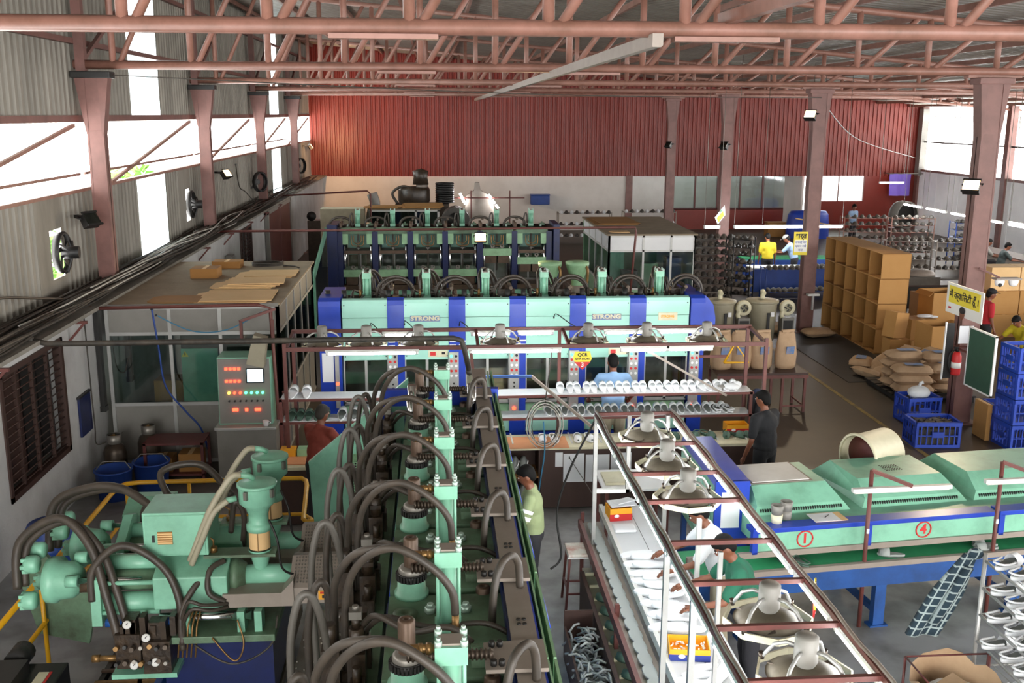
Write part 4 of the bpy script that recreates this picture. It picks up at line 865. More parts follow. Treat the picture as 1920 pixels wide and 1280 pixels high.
for k in range(7): p_ = fp(-.24 + k * .08, 1.13); MB().cyl((p_[0], p_[1] - .02, p_[2]), (p_[0], p_[1] + .01, p_[2]), .014, n=8).build('knob', 'black', cc)
for x, w in ((-.16, .08), (.0, .04), (.16, .08)): MB().box(fp(x, 1.0), (w, .018, .04)).build('readout', 'led_red', cc)
cu = thing('cup', 'white cup on the console shelf', 'cup', (-2.47, 14.28, .78)); MB().lathe([(0, 0), (.035, 0), (.045, .08), (.04, .08), (.032, .01), (0, .01)], n=14).build('bowl', 'white', cu); MB().tube(bez((.04, 0, .065), (.07, 0, .05), (.04, 0, .02)), .006, 6).build('handle', 'white', cu)
# cardboard sheets and boxes on the cabin roof
def slabs(x0, x1, y0, y1, z, lab, m='card_pale', rz=0, n=1, tilt=0):
    t = thing('cardboard_sheet', lab, 'cardboard', ((x0 + x1) / 2, (y0 + y1) / 2, z), rz, 'flattened cardboard')
    w, d = (x1 - x0) / 2, (y1 - y0) / 2
    for k in range(n):
        o = MB().bx(-w, w, -d, d, 0, .014).build('panel', m, t); o.location = (k * .05, k * .06, k * .016); o.rotation_euler = (tilt, 0, k * .03)
    MB().prism([(-w, -d), (-w - .1, -d + .1), (-w - .1, d - .1), (-w, d)], 'z', .002, .012).build('flap', m, t, fix=True)
slabs(-4.15, -3.5, 15.0, 15.6, ZT + .03, 'dull cardboard sheet on the cabin roof corner', 'card_in')
slabs(-3.55, -2.5, 15.0, 15.9, ZT + .03, 'large pale cardboard sheet at the front of the cabin roof', n=2, tilt=.01)
slabs(-3.5, -2.62, 16.2, 16.9, ZT + .03, 'folded cardboard flat in the middle of the cabin roof', n=4)
slabs(-3.3, -2.45, 17.3, 18.0, ZT + .03, 'narrow cardboard sheet at the back of the cabin roof', n=2)
def carton(x, y, z, w, d, h, lab, rz=0., m='card', open_=False, group=None, fl=True):
    t = thing('cardboard_box', lab, 'box', (x, y, z), rz, group)
    if open_:
        b = MB().bx(-w / 2, w / 2, -d / 2, d / 2, 0, .01)
        for s in (-1, 1): b.bx(s * w / 2 - .006, s * w / 2 + .006, -d / 2, d / 2, 0, h).bx(-w / 2, w / 2, s * d / 2 - .006, s * d / 2 + .006, 0, h)
        b.build('walls', m, t)
        if fl:
            MB().box((-w / 2 - .06, 0, h - .03), (.14, d, .008), 0, 0, R(-40)).build('flap', m, t); MB().box((0, d / 2 + .05, h - .04), (w, .14, .008), 0, R(-50)).build('flap', m, t)
    else:
        MB().bx(-w / 2, w / 2, -d / 2, d / 2, 0, h).build('walls', m, t, bev=.006)
        MB().bx(-w / 2 + .002, -.003, -d / 2, d / 2, h, h + .006).build('flap', m, t); MB().bx(.003, w / 2 - .002, -d / 2, d / 2, h, h + .006).build('flap', m, t)
        MB().bx(-.03, .03, -d / 2 - .001, d / 2 + .001, h + .006, h + .008).build('tape', 'card_pale', t)
    return t
carton(-3.9, 17.5, ZT + .03, .45, .4, .16, 'small brown cardboard box among cables on the cabin roof', m='card_in')
carton(-3.75, 18.6, ZT + .03, .5, .35, .12, 'low brown box at the back of the cabin roof', m='card_in')
t = thing('cable_coil', 'grey cable coil lying on the cabin roof', 'coil', (-3.05, 18.7, ZT + .03)); MB().tube([(.28 * math.cos(a * .35), .22 * math.sin(a * .35), .015 + a * .0012) for a in range(56)], .012, 6).build('loops', 'cable', t); MB().tube([(.28, 0, .015), (.5, -.1, .012), (.6, -.3, .012)], .012, 6).build('tail', 'cable', t)

# ============================================================ CONVEYOR OVEN
cv = thing('conveyor_oven', 'mint and blue conveyor oven with a green belt and sloped hoods', 'conveyor', (2.95, 9.2, 0), R(6.5))
B = lambda b, n, m, **k: b.build(n, m, cv, **k)
B(MB().bx(-.45, 6.5, 0, .6, .70, .72), 'belt', 'belt_green'); B(MB().bx(-.45, 6.5, -.05, 0, .68, .735), 'belt_rail', 'taupe'); B(MB().bx(-.45, 6.5, .13, .17, .8, .86), 'panel_rail', 'taupe')
B(MB().bx(-.45, 6.5, -.04, .02, .47, .68), 'side_beam', 'blue_steel'); B(MB().bx(-.45, 6.5, .9, .96, .45, .62), 'side_beam', 'blue_steel')
B(MB().cyl((-.45, .0, .69), (-.45, .6, .69), .05, n=14), 'end_roller', 'steel')
for x in (.15, 1.62, 3.2, 4.8):
    B(MB().bx(x - .06, x + .06, -.03, .05, 0, .5).bx(x - .1, x + .1, -.05, .07, 0, .02), 'leg', 'blue_steel'); B(MB().bx(x - .06, x + .06, .88, .96, 0, .5), 'leg', 'blue_steel'); B(MB().bx(x - .03, x + .03, .05, .9, .12, .18), 'cross_tie', 'blue_steel')
for i, (a, c) in enumerate(((.3, 1.5), (1.56, 3.0), (3.1, 4.6), (4.66, 6.4))):
    pn = B(MB().bx(a, c, .15, .2, .86, 1.07), 'side_panel', 'mint', bev=.004)
    B(MB().bx(a - .06, c, .13, .3, 1.06, 1.11), 'ledge', 'blue', bev=.004)
    for x in (a - .06, ): B(MB().bx(x, x + .06, .13, .19, .84, 1.07), 'panel_post', 'blue')
B(MB().bx(.36, 6.4, .2, 1.75, .86, 1.09), 'tunnel', 'mint'); B(MB().bx(1.9, 3.0, .3, 1.2, .3, .6), 'motor_box', 'mint')
for i, (a, c) in enumerate(((.48, 1.46), (1.72, 2.85), (3.05, 4.4), (4.6, 6.0))):
    h = B(MB().add([(a - .06, .52, 1.09), (c + .06, .52, 1.09), (c + .06, 1.7, 1.09), (a - .06, 1.7, 1.09), (a, .58, 1.17), (c, .58, 1.17), (a + .02, .80, 1.32), (c - .1, .80, 1.32), (a + .02, 1.42, 1.32), (c - .1, 1.42, 1.32), (a, 1.66, 1.15), (c, 1.66, 1.15)],
        [(3, 2, 1, 0), (0, 1, 5, 4), (4, 5, 7, 6), (6, 7, 9, 8), (8, 9, 11, 10), (10, 11, 2, 3), (0, 4, 6, 8, 10, 3), (1, 2, 11, 9, 7, 5)]), 'hood', 'mint', fix=True)
    sl = MB()
    n = int((c - a) / .028)
    for k in range(n): sl.bx(a + .02 + k * .027, a + .032 + k * .027, .535, .56, 1.115, 1.145)
    o = sl.build('vent_slots', 'black', h); o['kind'] = 'stuff'
B(MB().bx(.54, 1.2, .86, 1.4, 1.322, 1.335), 'white_cover', 'white_paint'); B(MB().bx(.51, 1.23, .83, 1.43, 1.318, 1.326), 'cover_trim', 'taupe')
b = MB()
for i in range(7):
    for k in range(5): b.cyl((2.2 + i * .03, .98 + k * .04, 1.32), (2.2 + i * .03, .98 + k * .04, 1.324), .009, n=6)
o = B(b, 'vent_holes', 'black'); o['kind'] = 'stuff'
for k, (x, s) in enumerate(((.82, '1'), (2.16, '4'))):
    ci = B(MB().tube([(x + .085 * math.cos(a * math.pi / 12), .146, .965 + .085 * math.sin(a * math.pi / 12)) for a in range(25)], .008, 6), 'number_ring', 'sign_red')
    text('number', s, .15, 'sign_red', ci, (x, .147, .965), (R(90), 0, 0), bold=.004)
# feed cabinet at the oven's left end
fc = thing('feed_cabinet', 'mint cabinet with a blue top at the left end of the oven', 'cabinet', (3.1, 10.7, 0))
MB().bx(-.16, .1, -.72, .72, .5, 1.36).build('body', 'mint', fc); MB().prism([(-.17, 1.36), (.22, 1.36), (.2, 1.42), (-.15, 1.42)], 'y', -.76, .76).build('top', 'purple_blue', fc, fix=True)
MB().bx(-.17, .2, -.78, -.74, .55, 1.42).build('front', 'blue', fc); MB().bx(-.1, .1, -.785, -.78, .9, 1.3).build('notice', 'paper', fc)
MB().bx(.1, .2, -.74, .74, .5, 1.36).build('side', 'blue', fc)
for k in range(4): MB().bx(-.175, -.165, -.6 + k * .34, -.32 + k * .34, .6, 1.3).build('shutter', 'mint_panel', fc)
for x in (-.12, .15):
    for y in (-.66, .66): MB().bx(x - .03, x + .03, y - .03, y + .03, 0, .5).build('leg', 'blue_steel', fc)
# lamp posts on the oven
for k, (x, y) in enumerate(((4.36, 9.36), (5.82, 9.52), (7.3, 9.7))):
    t = thing('lamp_post', ['slim lamp post with an unlit white tube between the oven hoods', 'second lamp post with an unlit tube at the right edge of the oven', 'third lamp post with an unlit tube beyond the oven'][k], 'lamp', (x, y, 0), group='lamp posts on the oven')
    MB().cyl((0, 0, 0), (0, 0, 1.72), .022, n=10).build('pole', 'maroon_steel', t); MB().bar((0, 0, 1.72), (.36, -.15, 1.6), .035, .035).build('arm', 'maroon_steel', t)
    MB().box((.28, -.1, 1.56), (1.05, .05, .04), R(3)).build('batten', 'white_paint', t); MB().cyl((-.22, -.13, 1.535), (.78, -.07, 1.535), .016, n=8).build('tube', 'bulb_cover', t)
    MB().bx(-.012, .012, -.03, .03, 1.05, 1.1).build('clip', 'white', t)
# duct fan standing behind the oven
t = thing('duct_fan', 'round cream duct fan lying behind the oven', 'fan', (5.35, 11.3, 0))
MB().lathe([(.27, 0), (.29, 0), (.3, .02), (.27, .04), (.27, .5), (.26, .5), (.26, .02)], (-.4, -.25, 1.25), (.9, .4, .05), 28).build('casing', 'cream', t); MB().lathe([(0, .12), (.25, .12), (.25, .14), (0, .14)], (-.4, -.25, 1.25), (.9, .4, .05), 28).build('shutter', 'maroon', t)
for x, y in ((-.25, -.35), (-.1, .05), (.15, -.4), (.25, .0)): MB().bar((x, y, 0), (x, y, .95), .04, .04).build('leg', 'maroon_steel', t)
# slippers on the belt
def outline(L, W, n=18, nar=.75):
    pts = []
    for i in range(n):
        a = 2 * math.pi * i / n; x = math.sin(a); y = math.cos(a)
        w = W / 2 * (1 if y > 0 else nar + (1 - nar) * abs(y) * .6); pts.append((x * w * (1 + .1 * y), y * L / 2))
    return pts
def sole_mb(L=.28, W=.1, h=.03, z=0.):
    o = outline(L, W); o2 = [(x * .94, y * .97) for x, y in o]; n = len(o); b = MB()
    vs = [(x * .9, y * .96, z) for x, y in o] + [(x, y, z + h * .35) for x, y in o] + [(x, y, z + h * .8) for x, y in o] + [(x * .93, y * .97, z + h) for x, y in o]
    fs = [tuple(reversed(range(n)))] + [(k * n + i, k * n + (i + 1) % n, (k + 1) * n + (i + 1) % n, (k + 1) * n + i) for k in range(3) for i in range(n)] + [tuple(range(3 * n, 4 * n))]
    return b.add(vs, fs, [False] + [True] * (3 * n) + [False])
def strap_mb(W=.1, L=.1, h=.06, y0=.02, z=.02, n=10, t=.006):
    b = MB(); vs = []
    for off in (0, t):
        for yy, sc in ((y0, 1.0), (y0 + L, .8)):
            for i in range(n + 1):
                a = math.pi * i / n; vs.append((-(W / 2 + off) * math.cos(a) * (.98 if sc > .9 else .86), yy, z + (h * sc + off) * math.sin(a)))
    m = n + 1; fs = []
    for i in range(n): fs += [(i, i + 1, m + i + 1, m + i), (2 * m + i + 1, 2 * m + i, 3 * m + i, 3 * m + i + 1), (i, 2 * m + i, 2 * m + i + 1, i + 1), (m + i, m + i + 1, 3 * m + i + 1, 3 * m + i)]
    return b.add(vs, fs, True)
ME = {}
ORD = ['first', 'second', 'third', 'fourth', 'fifth', 'sixth', 'seventh', 'eighth', 'ninth', 'tenth', 'eleventh', 'twelfth', 'thirteenth', 'fourteenth', 'fifteenth', 'sixteenth', 'seventeenth', 'eighteenth', 'nineteenth', 'twentieth', 'twenty-first', 'twenty-second', 'twenty-third', 'twenty-fourth']
def shoe_meshes():
    for nm, m in (('white', 'eva_white'), ('green', 'eva_green'), ('grey', 'sole_grey'), ('ash', 'eva_grey'), ('dark', 'eva_dark'), ('brown', 'eva_brown')):
        ME['sole', nm] = mk('sole', sole_mb(), m); ME['strap', nm] = mk('strap', strap_mb(), m)
        ME['plate', nm] = mk('sole', sole_mb(.29, .105, .022), m)
        # clog: closed toe and rim
        b = sole_mb(.28, .11, .03); vs = []; n = 10
        rows = [(.025, 1.0, .065), (.06, 1.0, .072), (.09, .92, .065), (.12, .7, .045), (.138, .35, .03)]
        for y, w, h in rows:
            for i in range(n + 1): a = math.pi * i / n; vs.append((-.054 * w * math.cos(a), y, .02 + h * math.sin(a)))
        b.add(vs, [(r * (n + 1) + i, r * (n + 1) + i + 1, (r + 1) * (n + 1) + i + 1, (r + 1) * (n + 1) + i) for r in range(len(rows) - 1) for i in range(n)], True)
        ME['clog', nm] = mk('upper', b, m)
        ME['rim', nm] = mk('heel_rim', MB().tube([(-.054, .0, .05), (-.05, -.06, .045), (-.04, -.11, .05), (-.02, -.138, .055), (.02, -.138, .055), (.04, -.11, .05), (.05, -.06, .045), (.054, .0, .05)], .008, 6), m)
    ME['insole'] = mk('insole', sole_mb(.25, .085, .004, .03), 'insole'); ME['insole_green'] = mk('insole', sole_mb(.25, .085, .004, .03), 'eva_green'); ME['insole_dark'] = mk('insole', sole_mb(.25, .085, .004, .03), 'eva_dark')
shoe_meshes()
def slide(x, y, z, rz, c, label, group, rx=0., nm='slide_sandal', s=1., ins=None):
    t = thing(nm, label, 'sandal', (x, y, z), rz, group); t.rotation_euler = (rx, 0, rz); t.scale = (s,) * 3
    share('sole', ME['sole', c], t, (0, 0, 0)); share('strap', ME['strap', c], t, (0, 0, 0))
    if ins: share('insole', ME[ins], t, (0, 0, 0))
    return t
def clog(x, y, z, rz, c, label, group, rx=0., s=1., ins='insole', ry=0.):
    t = thing('clog', label, 'shoe', (x, y, z), rz, group); t.rotation_euler = (rx, ry, rz); t.scale = (s,) * 3
    share('upper', ME['clog', c], t, (0, 0, 0)); share('heel_rim', ME['rim', c], t, (0, 0, 0)); share('insole', ME[ins], t, (0, 0, 0)); return t
for k, (u_, v_, rz, l) in enumerate(((.62, .12, .2, 'dark green clog on the belt below the number one, left of a pair'), (.74, .1, .35, 'dark green clog on the belt below the number one, right of a pair'), (1.78, .1, 1.2, 'grey sandal lying on the green belt under the oven gap'), (2.9, .14, 1.4, 'grey sandal on the belt near the plaid shirt, rear one'), (2.86, .06, 1.5, 'grey sandal on the belt near the plaid shirt, front one'))):
    c_, s_ = math.cos(R(6.5)), math.sin(R(6.5)); X, Y = 2.95 + u_ * c_ - v_ * s_, 9.2 + u_ * s_ + v_ * c_
    (clog if k < 2 else slide)(X, Y, .72, rz + R(6.5), 'green' if k < 2 else 'grey', l, 'shoes on the conveyor belt')
# clipboard and cups on the oven ledge
def on_oven(u_, v_): c_, s_ = math.cos(R(6.5)), math.sin(R(6.5)); return 2.95 + u_ * c_ - v_ * s_, 9.2 + u_ * s_ + v_ * c_
X, Y = on_oven(1.12, .3); t = thing('clipboard', 'clipboard with white papers on the oven ledge', 'clipboard', (X, Y, 1.11), R(6)); MB().bx(-.16, .2, -.1, .12, 0, .008).build('board', 'card_pale', t); MB().bx(-.17, .12, -.11, .1, .008, .012).build('sheet', 'paper', t); MB().cyl((-.02, -.02, .014), (.05, .04, .014), .004, n=6).build('pen', 'sign_black', t)
for k, (u_, v_, l) in enumerate(((.56, .28, 'stack of two grey cups with a cream base on the oven ledge'), (.7, .36, 'small grey tin beside the cup stack on the oven ledge'))):
    X, Y = on_oven(u_, v_); t = thing('cup_stack' if k == 0 else 'tin', l, 'cup', (X, Y, 1.11 if k == 0 else 1.11)); MB().lathe([(0, 0), (.055, 0), (.06, .09), (.05, .09), (0, .085)], n=16).build('lower_cup' if k == 0 else 'body', 'cream' if k == 0 else 'grey_paint', t)
    MB().lathe([(0, 0), (.055, .0), (.065, .1), (.055, .1), (.05, .02), (0, .02)], (0, 0, .09), n=16).build('upper_cup' if k == 0 else 'lid', 'grey_paint', t)

# ============================================================ SANDAL RACK AND COUNTER BEFORE THE MIDDLE MACHINE
rk = thing('display_rack', 'long brown steel rack with white shelves before the blue machine', 'rack', (1.1, 13.5, 0))
Q = lambda b, n, m, **k: b.build(n, m, rk, w=True, **k)
for z in (1.42, 1.10):
    Q(MB().bx(-2.1, 4.4, 13.36, 13.68, z, z + .02), 'shelf_board', 'table_top'); Q(MB().bx(-2.12, 4.42, 13.34, 13.37, z - .02, z + .012), 'shelf_edge', 'maroon_steel')
for x in (-2.1, -.2, .85, 4.38): Q(MB().bx(x - .02, x + .02, 13.66, 13.7, 0, 1.46), 'upright', 'maroon_steel')
Q(MB().bx(4.36, 4.4, 13.34, 13.38, 0, 1.44), 'upright', 'maroon_steel'); Q(MB().bx(-2.12, -2.08, 13.34, 13.38, 0, 1.44), 'upright', 'maroon_steel')
ct = thing('workbench', 'dark brown counter with pinned papers below the sandal rack', 'counter', (2.5, 13.1, 0))
Q = lambda b, n, m, **k: b.build(n, m, ct, w=True, **k)
Q(MB().bx(.8, 4.35, 12.76, 13.33, .84, .88), 'top', 'cream', bev=.006); Q(MB().bx(.8, 1.75, 12.72, 13.2, .88, .89), 'top_cover', 'orange_board')
Q(MB().bx(1.75, 4.3, 12.78, 12.81, .02, .84), 'front_board', 'brown_wood'); Q(MB().bx(.8, 1.35, 12.8, 13.3, 0, .06).bx(.8, .83, 12.8, 13.3, 0, .84).bx(1.35, 1.38, 12.8, 13.3, 0, .84).bx(.8, 1.38, 13.28, 13.3, 0, .84), 'cubby', 'brown_wood'); Q(MB().bx(.83, 1.35, 12.8, 13.28, .44, .46), 'cubby_shelf', 'card_in')
Q(MB().bx(1.38, 1.75, 12.78, 12.81, .02, .84), 'cupboard_door', 'brown_wood'); Q(MB().bx(1.4, 4.3, 12.85, 13.3, 0, .8), 'carcass', 'brown_wood')
for k in range(9): Q(MB().bx(1.0 + k * .4, 1.02 + k * .4, 12.9, 13.33, .88, .9), 'divider_rail', 'white_paint')
for k, (x, w, z0, z1) in enumerate(((1.62, .1, .6, .8), (1.82, .28, .38, .78), (2.14, .32, .38, .76), (2.46, .28, .38, .78))):
    t = tag(MB().bx(x - w / 2, x + w / 2, 12.772, 12.776, z0, z1).build('notice_sheet', 'paper'), ['small paper tag pinned high on the brown counter', 'left of three paper charts pinned on the brown counter', 'middle of three paper charts pinned on the brown counter', 'right of three paper charts pinned on the brown counter'][k], 'paper', 'papers on the counter')
for k in range(7):
    t = thing('bundle', 'grey strap bundle in the counter cubby, %s shelf, %s from the left' % ('lower' if k < 4 else 'upper', ORD[k % 4]), 'bundle', (.92 + (k % 4) * .12, 12.95, .06 if k < 4 else .46), group='bundles in the cubby'); MB().ell((0, 0, .12), (.06, .14, .12), 10, 6).build('wrap', 'sole_grey', t); MB().tube(bez((0, -.14, .12), (.03, -.16, .17), (.05, -.13, .22)), .008, 6).build('tie', 'white', t)
lb = thing('side_table', 'small dark table with a white board left of the near machine', 'table', (-1.75, 12.7, 0))
MB().bx(-.35, .3, -.3, .3, .76, .8).build('top', 'cream', lb); MB().bx(-.2, .1, -.2, .1, .8, .81).build('board', 'orange_board', lb); MB().bx(-.35, .3, -.28, .28, .02, .76).build('cabinet', 'brown_wood', lb)
for k in range(3): MB().bx(-.3 + k * .22, -.1 + k * .22, .1, .28, .8, .9).build('tray', 'orange_tag' if k == 0 else 'mint_pale', lb)
# white slides on the two shelves
for i in range(22): slide(1.72 + i * .1165 + (.02 if i % 2 else 0), 13.54, 1.445, R(random.uniform(-7, 7)), 'white', 'white slide sandal on the upper shelf, %s from the left in the long row' % ORD[i], 'slides on the upper shelf', R(10), s=1.08)
for i in range(22): slide(1.55 + i * .118 + (.02 if i % 2 else 0), 13.54, 1.125, R(random.uniform(-7, 7)), 'white', 'white slide with grey insole on the lower shelf, %s from the left' % ORD[i], 'slides on the lower shelf', R(10), ins='insole', s=1.08)
for i in range(2): slide(-1.95 + i * .18, 13.52, 1.445, R(6 * i - 2), 'white', '%s white slide of the lone pair at the left end of the upper shelf' % ['left', 'right'][i], 'lone pair', R(10), s=1.25)
for i in range(7): slide(-1.3 + i * .17, 13.52, 1.125, R(random.uniform(-6, 6)), 'white', 'white slide on the lower shelf left of the near machine, %s from the left' % ORD[i], 'slides left of the near machine', R(10), ins='insole', s=1.25)
for i in range(5): slide(-1.98 + i * .115, 13.52, 1.125, 0, 'green', 'grey-green slide at the left end of the lower shelf, %s from the left' % ORD[i], 'green slides', R(10), s=1.1)
for i, (x, c) in enumerate(((1.42, 'white'), (1.58, 'white'), (1.9, 'white'), (2.06, 'white'))): clog(x, 13.02, .89, R(180 + (8 if i % 2 else -4)), c, 'white clog with green insole on the counter, %s from the left' % ORD[i], 'clogs on the counter', ins='insole_green')
for i, x in enumerate((2.55, 2.75, 3.05, 3.22, 3.55, 3.72, 3.98, 4.12, 4.26)): clog(x, 13.08, .885, R(160 + 50 * (i % 2)), 'green', 'grey-green clog on the right half of the counter, %s from the left' % ORD[i], 'green clogs on the counter', ins='insole_green')
def gift(x, y, z, lab, w=.2, d=.15, h=.1, rz=0., fillc=None):
    t = thing('small_carton', lab, 'box', (x, y, z), rz); b = MB().bx(-w / 2, w / 2, -d / 2, d / 2, 0, .006)
    for s in (-1, 1): b.bx(s * w / 2 - .004, s * w / 2 + .004, -d / 2, d / 2, 0, h).bx(-w / 2, w / 2, s * d / 2 - .004, s * d / 2 + .004, 0, h)
    b.build('walls', 'orange_tag', t)
    MB().bx(-w / 2 - .006, w / 2 + .006, -d / 2 - .006, -d / 2 - .003, .0, h * .55).bx(w / 2 + .003, w / 2 + .006, -d / 2, d / 2, 0, h * .55).build('print_band', 'sign_red' if fillc != 'p' else 'ink_blue', t)
    MB().ell((-w * .2, -d / 2 - .006, h * .4), (.03, .004, .02), 8, 6).build('print_mark', 'white', t)
    if fillc:
        b = MB(); rr = random.Random(5)
        for k in range(40): b.box((rr.uniform(-w * .42, w * .42), rr.uniform(-d * .4, d * .4), h * .35 + rr.uniform(0, .03)), (.025, .012, .008), rr.uniform(0, 3))
        o = b.build('plugs', 'white', t); o['kind'] = 'stuff'
    return t
gift(4.15, 13.24, .9, 'small red and yellow carton on the right end of the counter', .3, .2, .12)
t = thing('rag', 'crumpled white rag at the right end of the upper shelf', 'rag', (4.15, 13.52, 1.44)); MB().ell((0, 0, .03), (.12, .1, .05), 12, 8).ell((.08, .03, .05), (.07, .06, .05), 10, 6).build('cloth', 'cloth_white', t); MB().ell((-.14, .02, .02), (.09, .07, .03), 10, 6).build('fold', 'cloth_grey', t)
# overhead lamp frame with fans
lf = thing('overhead_gantry', 'brown steel overhead frame carrying fans and tubes above the sandal rack', 'frame', (1.2, 13.2, 0))
Q = lambda b, n, m='maroon_steel', **k: b.build(n, m, lf, w=True, **k)
Q(MB().bx(-1.95, 4.42, 12.88, 12.93, 2.2, 2.25), 'front_beam'); Q(MB().bx(-1.95, 4.42, 13.62, 13.67, 2.28, 2.33), 'back_beam')
for x in (-1.93, .55, 1.75, 4.4): Q(MB().bar((x, 12.9, 2.22), (x, 13.65, 2.3), .04, .04), 'cross_bar')
for x, y in ((4.4, 12.9), (4.4, 13.72), (1.72, 13.72), (-1.95, 12.9), (-1.95, 13.72)): Q(MB().bx(x - .022, x + .022, y - .022, y + .022, 0, 2.3), 'post')
Q(MB().bar((.45, 12.9, 2.2), (.5, 12.9, 1.72), .04, .04), 'hanger'); Q(MB().bar((.55, 12.88, 1.83), (1.25, 12.88, 1.83), .045, .03), 'brace_bar', 'blue_steel'); Q(MB().bar((1.25, 12.88, 1.83), (2.05, 12.5, 1.2), .035, .035), 'diagonal_bar', 'taupe'); Q(MB().bar((2.7, 12.9, 2.2), (3.95, 13.1, 1.46), .03, .03), 'diagonal_bar', 'taupe')
def tube(x0, y0, z0, x1, y1, z1, lab, group, m='tube_glow', r=.02, hang=False):
    a = Vector((x0, y0, z0)); c = Vector((x1, y1, z1)); mid = (a + c) / 2
    t = thing('tube_light', lab, 'lamp', mid, group=group)
    MB().cyl(a - mid, c - mid, r, n=10).build('tube', m, t)
    d = (c - a).normalized()
    MB().bar(a - mid - d * .03 + Vector((0, 0, .035)), c - mid + d * .03 + Vector((0, 0, .035)), .045, .03).build('batten', 'white_paint', t)
    if hang:
        for q in (a, c): MB().cyl(q - mid + Vector((0, 0, .05)), (q.x - mid.x, q.y - mid.y, roof_z(q.x) + .13 - mid.z), .008, n=6).build('hanger', 'steel', t)
    for q in (a, c): MB().cyl(q - mid - d * .02, q - mid + d * .02, r + .006, n=8).build('socket', 'white', t)
    return t
for k, (x0, x1) in enumerate(((-1.4, -.25), (.45, 1.62), (2.45, 3.05), (3.08, 3.65))): tube(x0, 12.9, 2.165, x1, 12.9, 2.165, ['long lit tube at the left of the sandal rack frame', 'long lit tube left of the yellow station sign', 'lit tube right of the yellow station sign', 'lit tube at the right end of the sandal rack frame'][k], 'front tubes of the rack frame')
for k, (x0, x1) in enumerate(((-.7, -.3), (.5, 1.0), (1.15, 1.6), (2.35, 2.85), (3.1, 3.65))): tube(x0, 13.6, 2.25, x1, 13.6, 2.25, ['rear lit tube behind the leftmost fans', 'rear lit tube left of the third fan', 'rear lit tube above the station sign', 'rear lit tube behind the second fan from the right', 'rear lit tube at the right end'][k], 'rear tubes of the rack frame')
def fan(x, y, z, lab, group, rz=0., r=.26):
    t = thing('pendant_fan', lab, 'fan', (x, y, z), rz, group)
    MB().lathe([(0, .16), (.05, .16), (.068, .145), (.07, 0), (.06, -.02), (.045, -.04), (0, -.04)], n=20).build('motor', 'grey_paint', t)
    MB().lathe([(.045, -.03), (.1, -.035), (r * .85, -.09), (r * .85, -.095), (.1, -.045), (.045, -.04)], n=28).build('dish', 'fan_dish', t)
    pts = [(r * 1.08 * math.cos(a * math.pi / 4 + .39), r * 1.08 * math.sin(a * math.pi / 4 + .39), -.1) for a in range(9)]
    b = MB()
    for a, c in zip(pts, pts[1:]): b.bar(a, c, .012, .045)
    b.build('rim', 'cream', t)
    for k in range(4):
        a = k * math.pi / 2 + .39; c_, s_ = math.cos(a), math.sin(a)
        ar = MB().tube([(.06 * c_, .06 * s_, .07), (.12 * c_, .12 * s_, .07), (r * .75 * c_, r * .75 * s_, .03), (r * 1.06 * c_, r * 1.06 * s_, -.09)], .012, 6).build('arm', 'alu', t)
        MB().cyl((r * 1.04 * c_, r * 1.04 * s_, -.09), (r * 1.04 * c_, r * 1.04 * s_, -.05), .018, n=8).build('clamp', 'iron', ar)
    for k in range(3):
        a = k * 2.094; MB().box((.13 * math.cos(a), .13 * math.sin(a), -.08), (.16, .06, .006), a, R(20)).build('blade', 'iron', t)
    return t
for k, x in enumerate((-1.5, -.92, -.23, .86, 2.05, 2.85, 3.68)): fan(x, 13.25, 2.3, ['leftmost grey fan on the rack frame', 'second grey fan from the left on the rack frame', 'third grey fan from the left on the rack frame', 'grey fan left of the yellow station sign', 'grey fan right of the yellow station sign', 'second grey fan from the right on the rack frame', 'rightmost grey fan on the rack frame'][k], 'fans on the rack frame')
# station sign
sg = thing('station_sign', 'yellow and red shield sign reading QCR STATION 3', 'sign', (1.92, 12.86, 2.06))
MB().prism([(-.1, .1), (.1, .1), (.125, 0), (.1, -.04), (-.1, -.04), (-.125, 0)], 'y', -.006, .006).build('upper_plate', 'yellow_sign', sg, fix=True)
MB().prism([(-.11, -.04), (.11, -.04), (0, -.15)], 'y', -.006, .006).build('lower_plate', 'sign_red', sg, fix=True)
text('lettering', 'QCR', .06, 'sign_black', sg, (0, -.008, .055), (R(90), 0, 0), bold=.002); text('lettering', 'STATION', .045, 'sign_black', sg, (0, -.008, .0), (R(90), 0, 0), bold=.001); text('numeral', '3', .08, 'white', sg, (0, -.008, -.08), (R(90), 0, 0), bold=.002)
MB().cyl((0, 0, .1), (0, 0, .14), .004, n=6).build('hook', 'steel', sg)
# hanging wire coil
t = thing('wire_coil', 'hanging coil of grey wire in front of the counter', 'coil', (1.42, 12.78, 1.15))
rr = random.Random(2)
for k in range(7):
    w = .2 + rr.uniform(-.04, .05); h = .28 + rr.uniform(-.05, .06); y = rr.uniform(-.04, .04)
    MB().tube([(w * math.sin(a * .3307), y + .02 * math.cos(a), .02 + h * math.cos(a * .3307) + .02) for a in range(20)], .007, 6).build('loop', 'hose_grey' if k % 3 else 'cable_white', t)
MB().tube([(0, 0, .3), (.1, .08, 1.05)], .008, 6).build('strap', 'cable', t)
MB().tube(bez((-.02, -.05, .1), (0, -.06, -.3), (-.05, -.06, -.7), (-.1, -.05, -1.1)), .01, 6).build('tail', 'cable_blue', t)

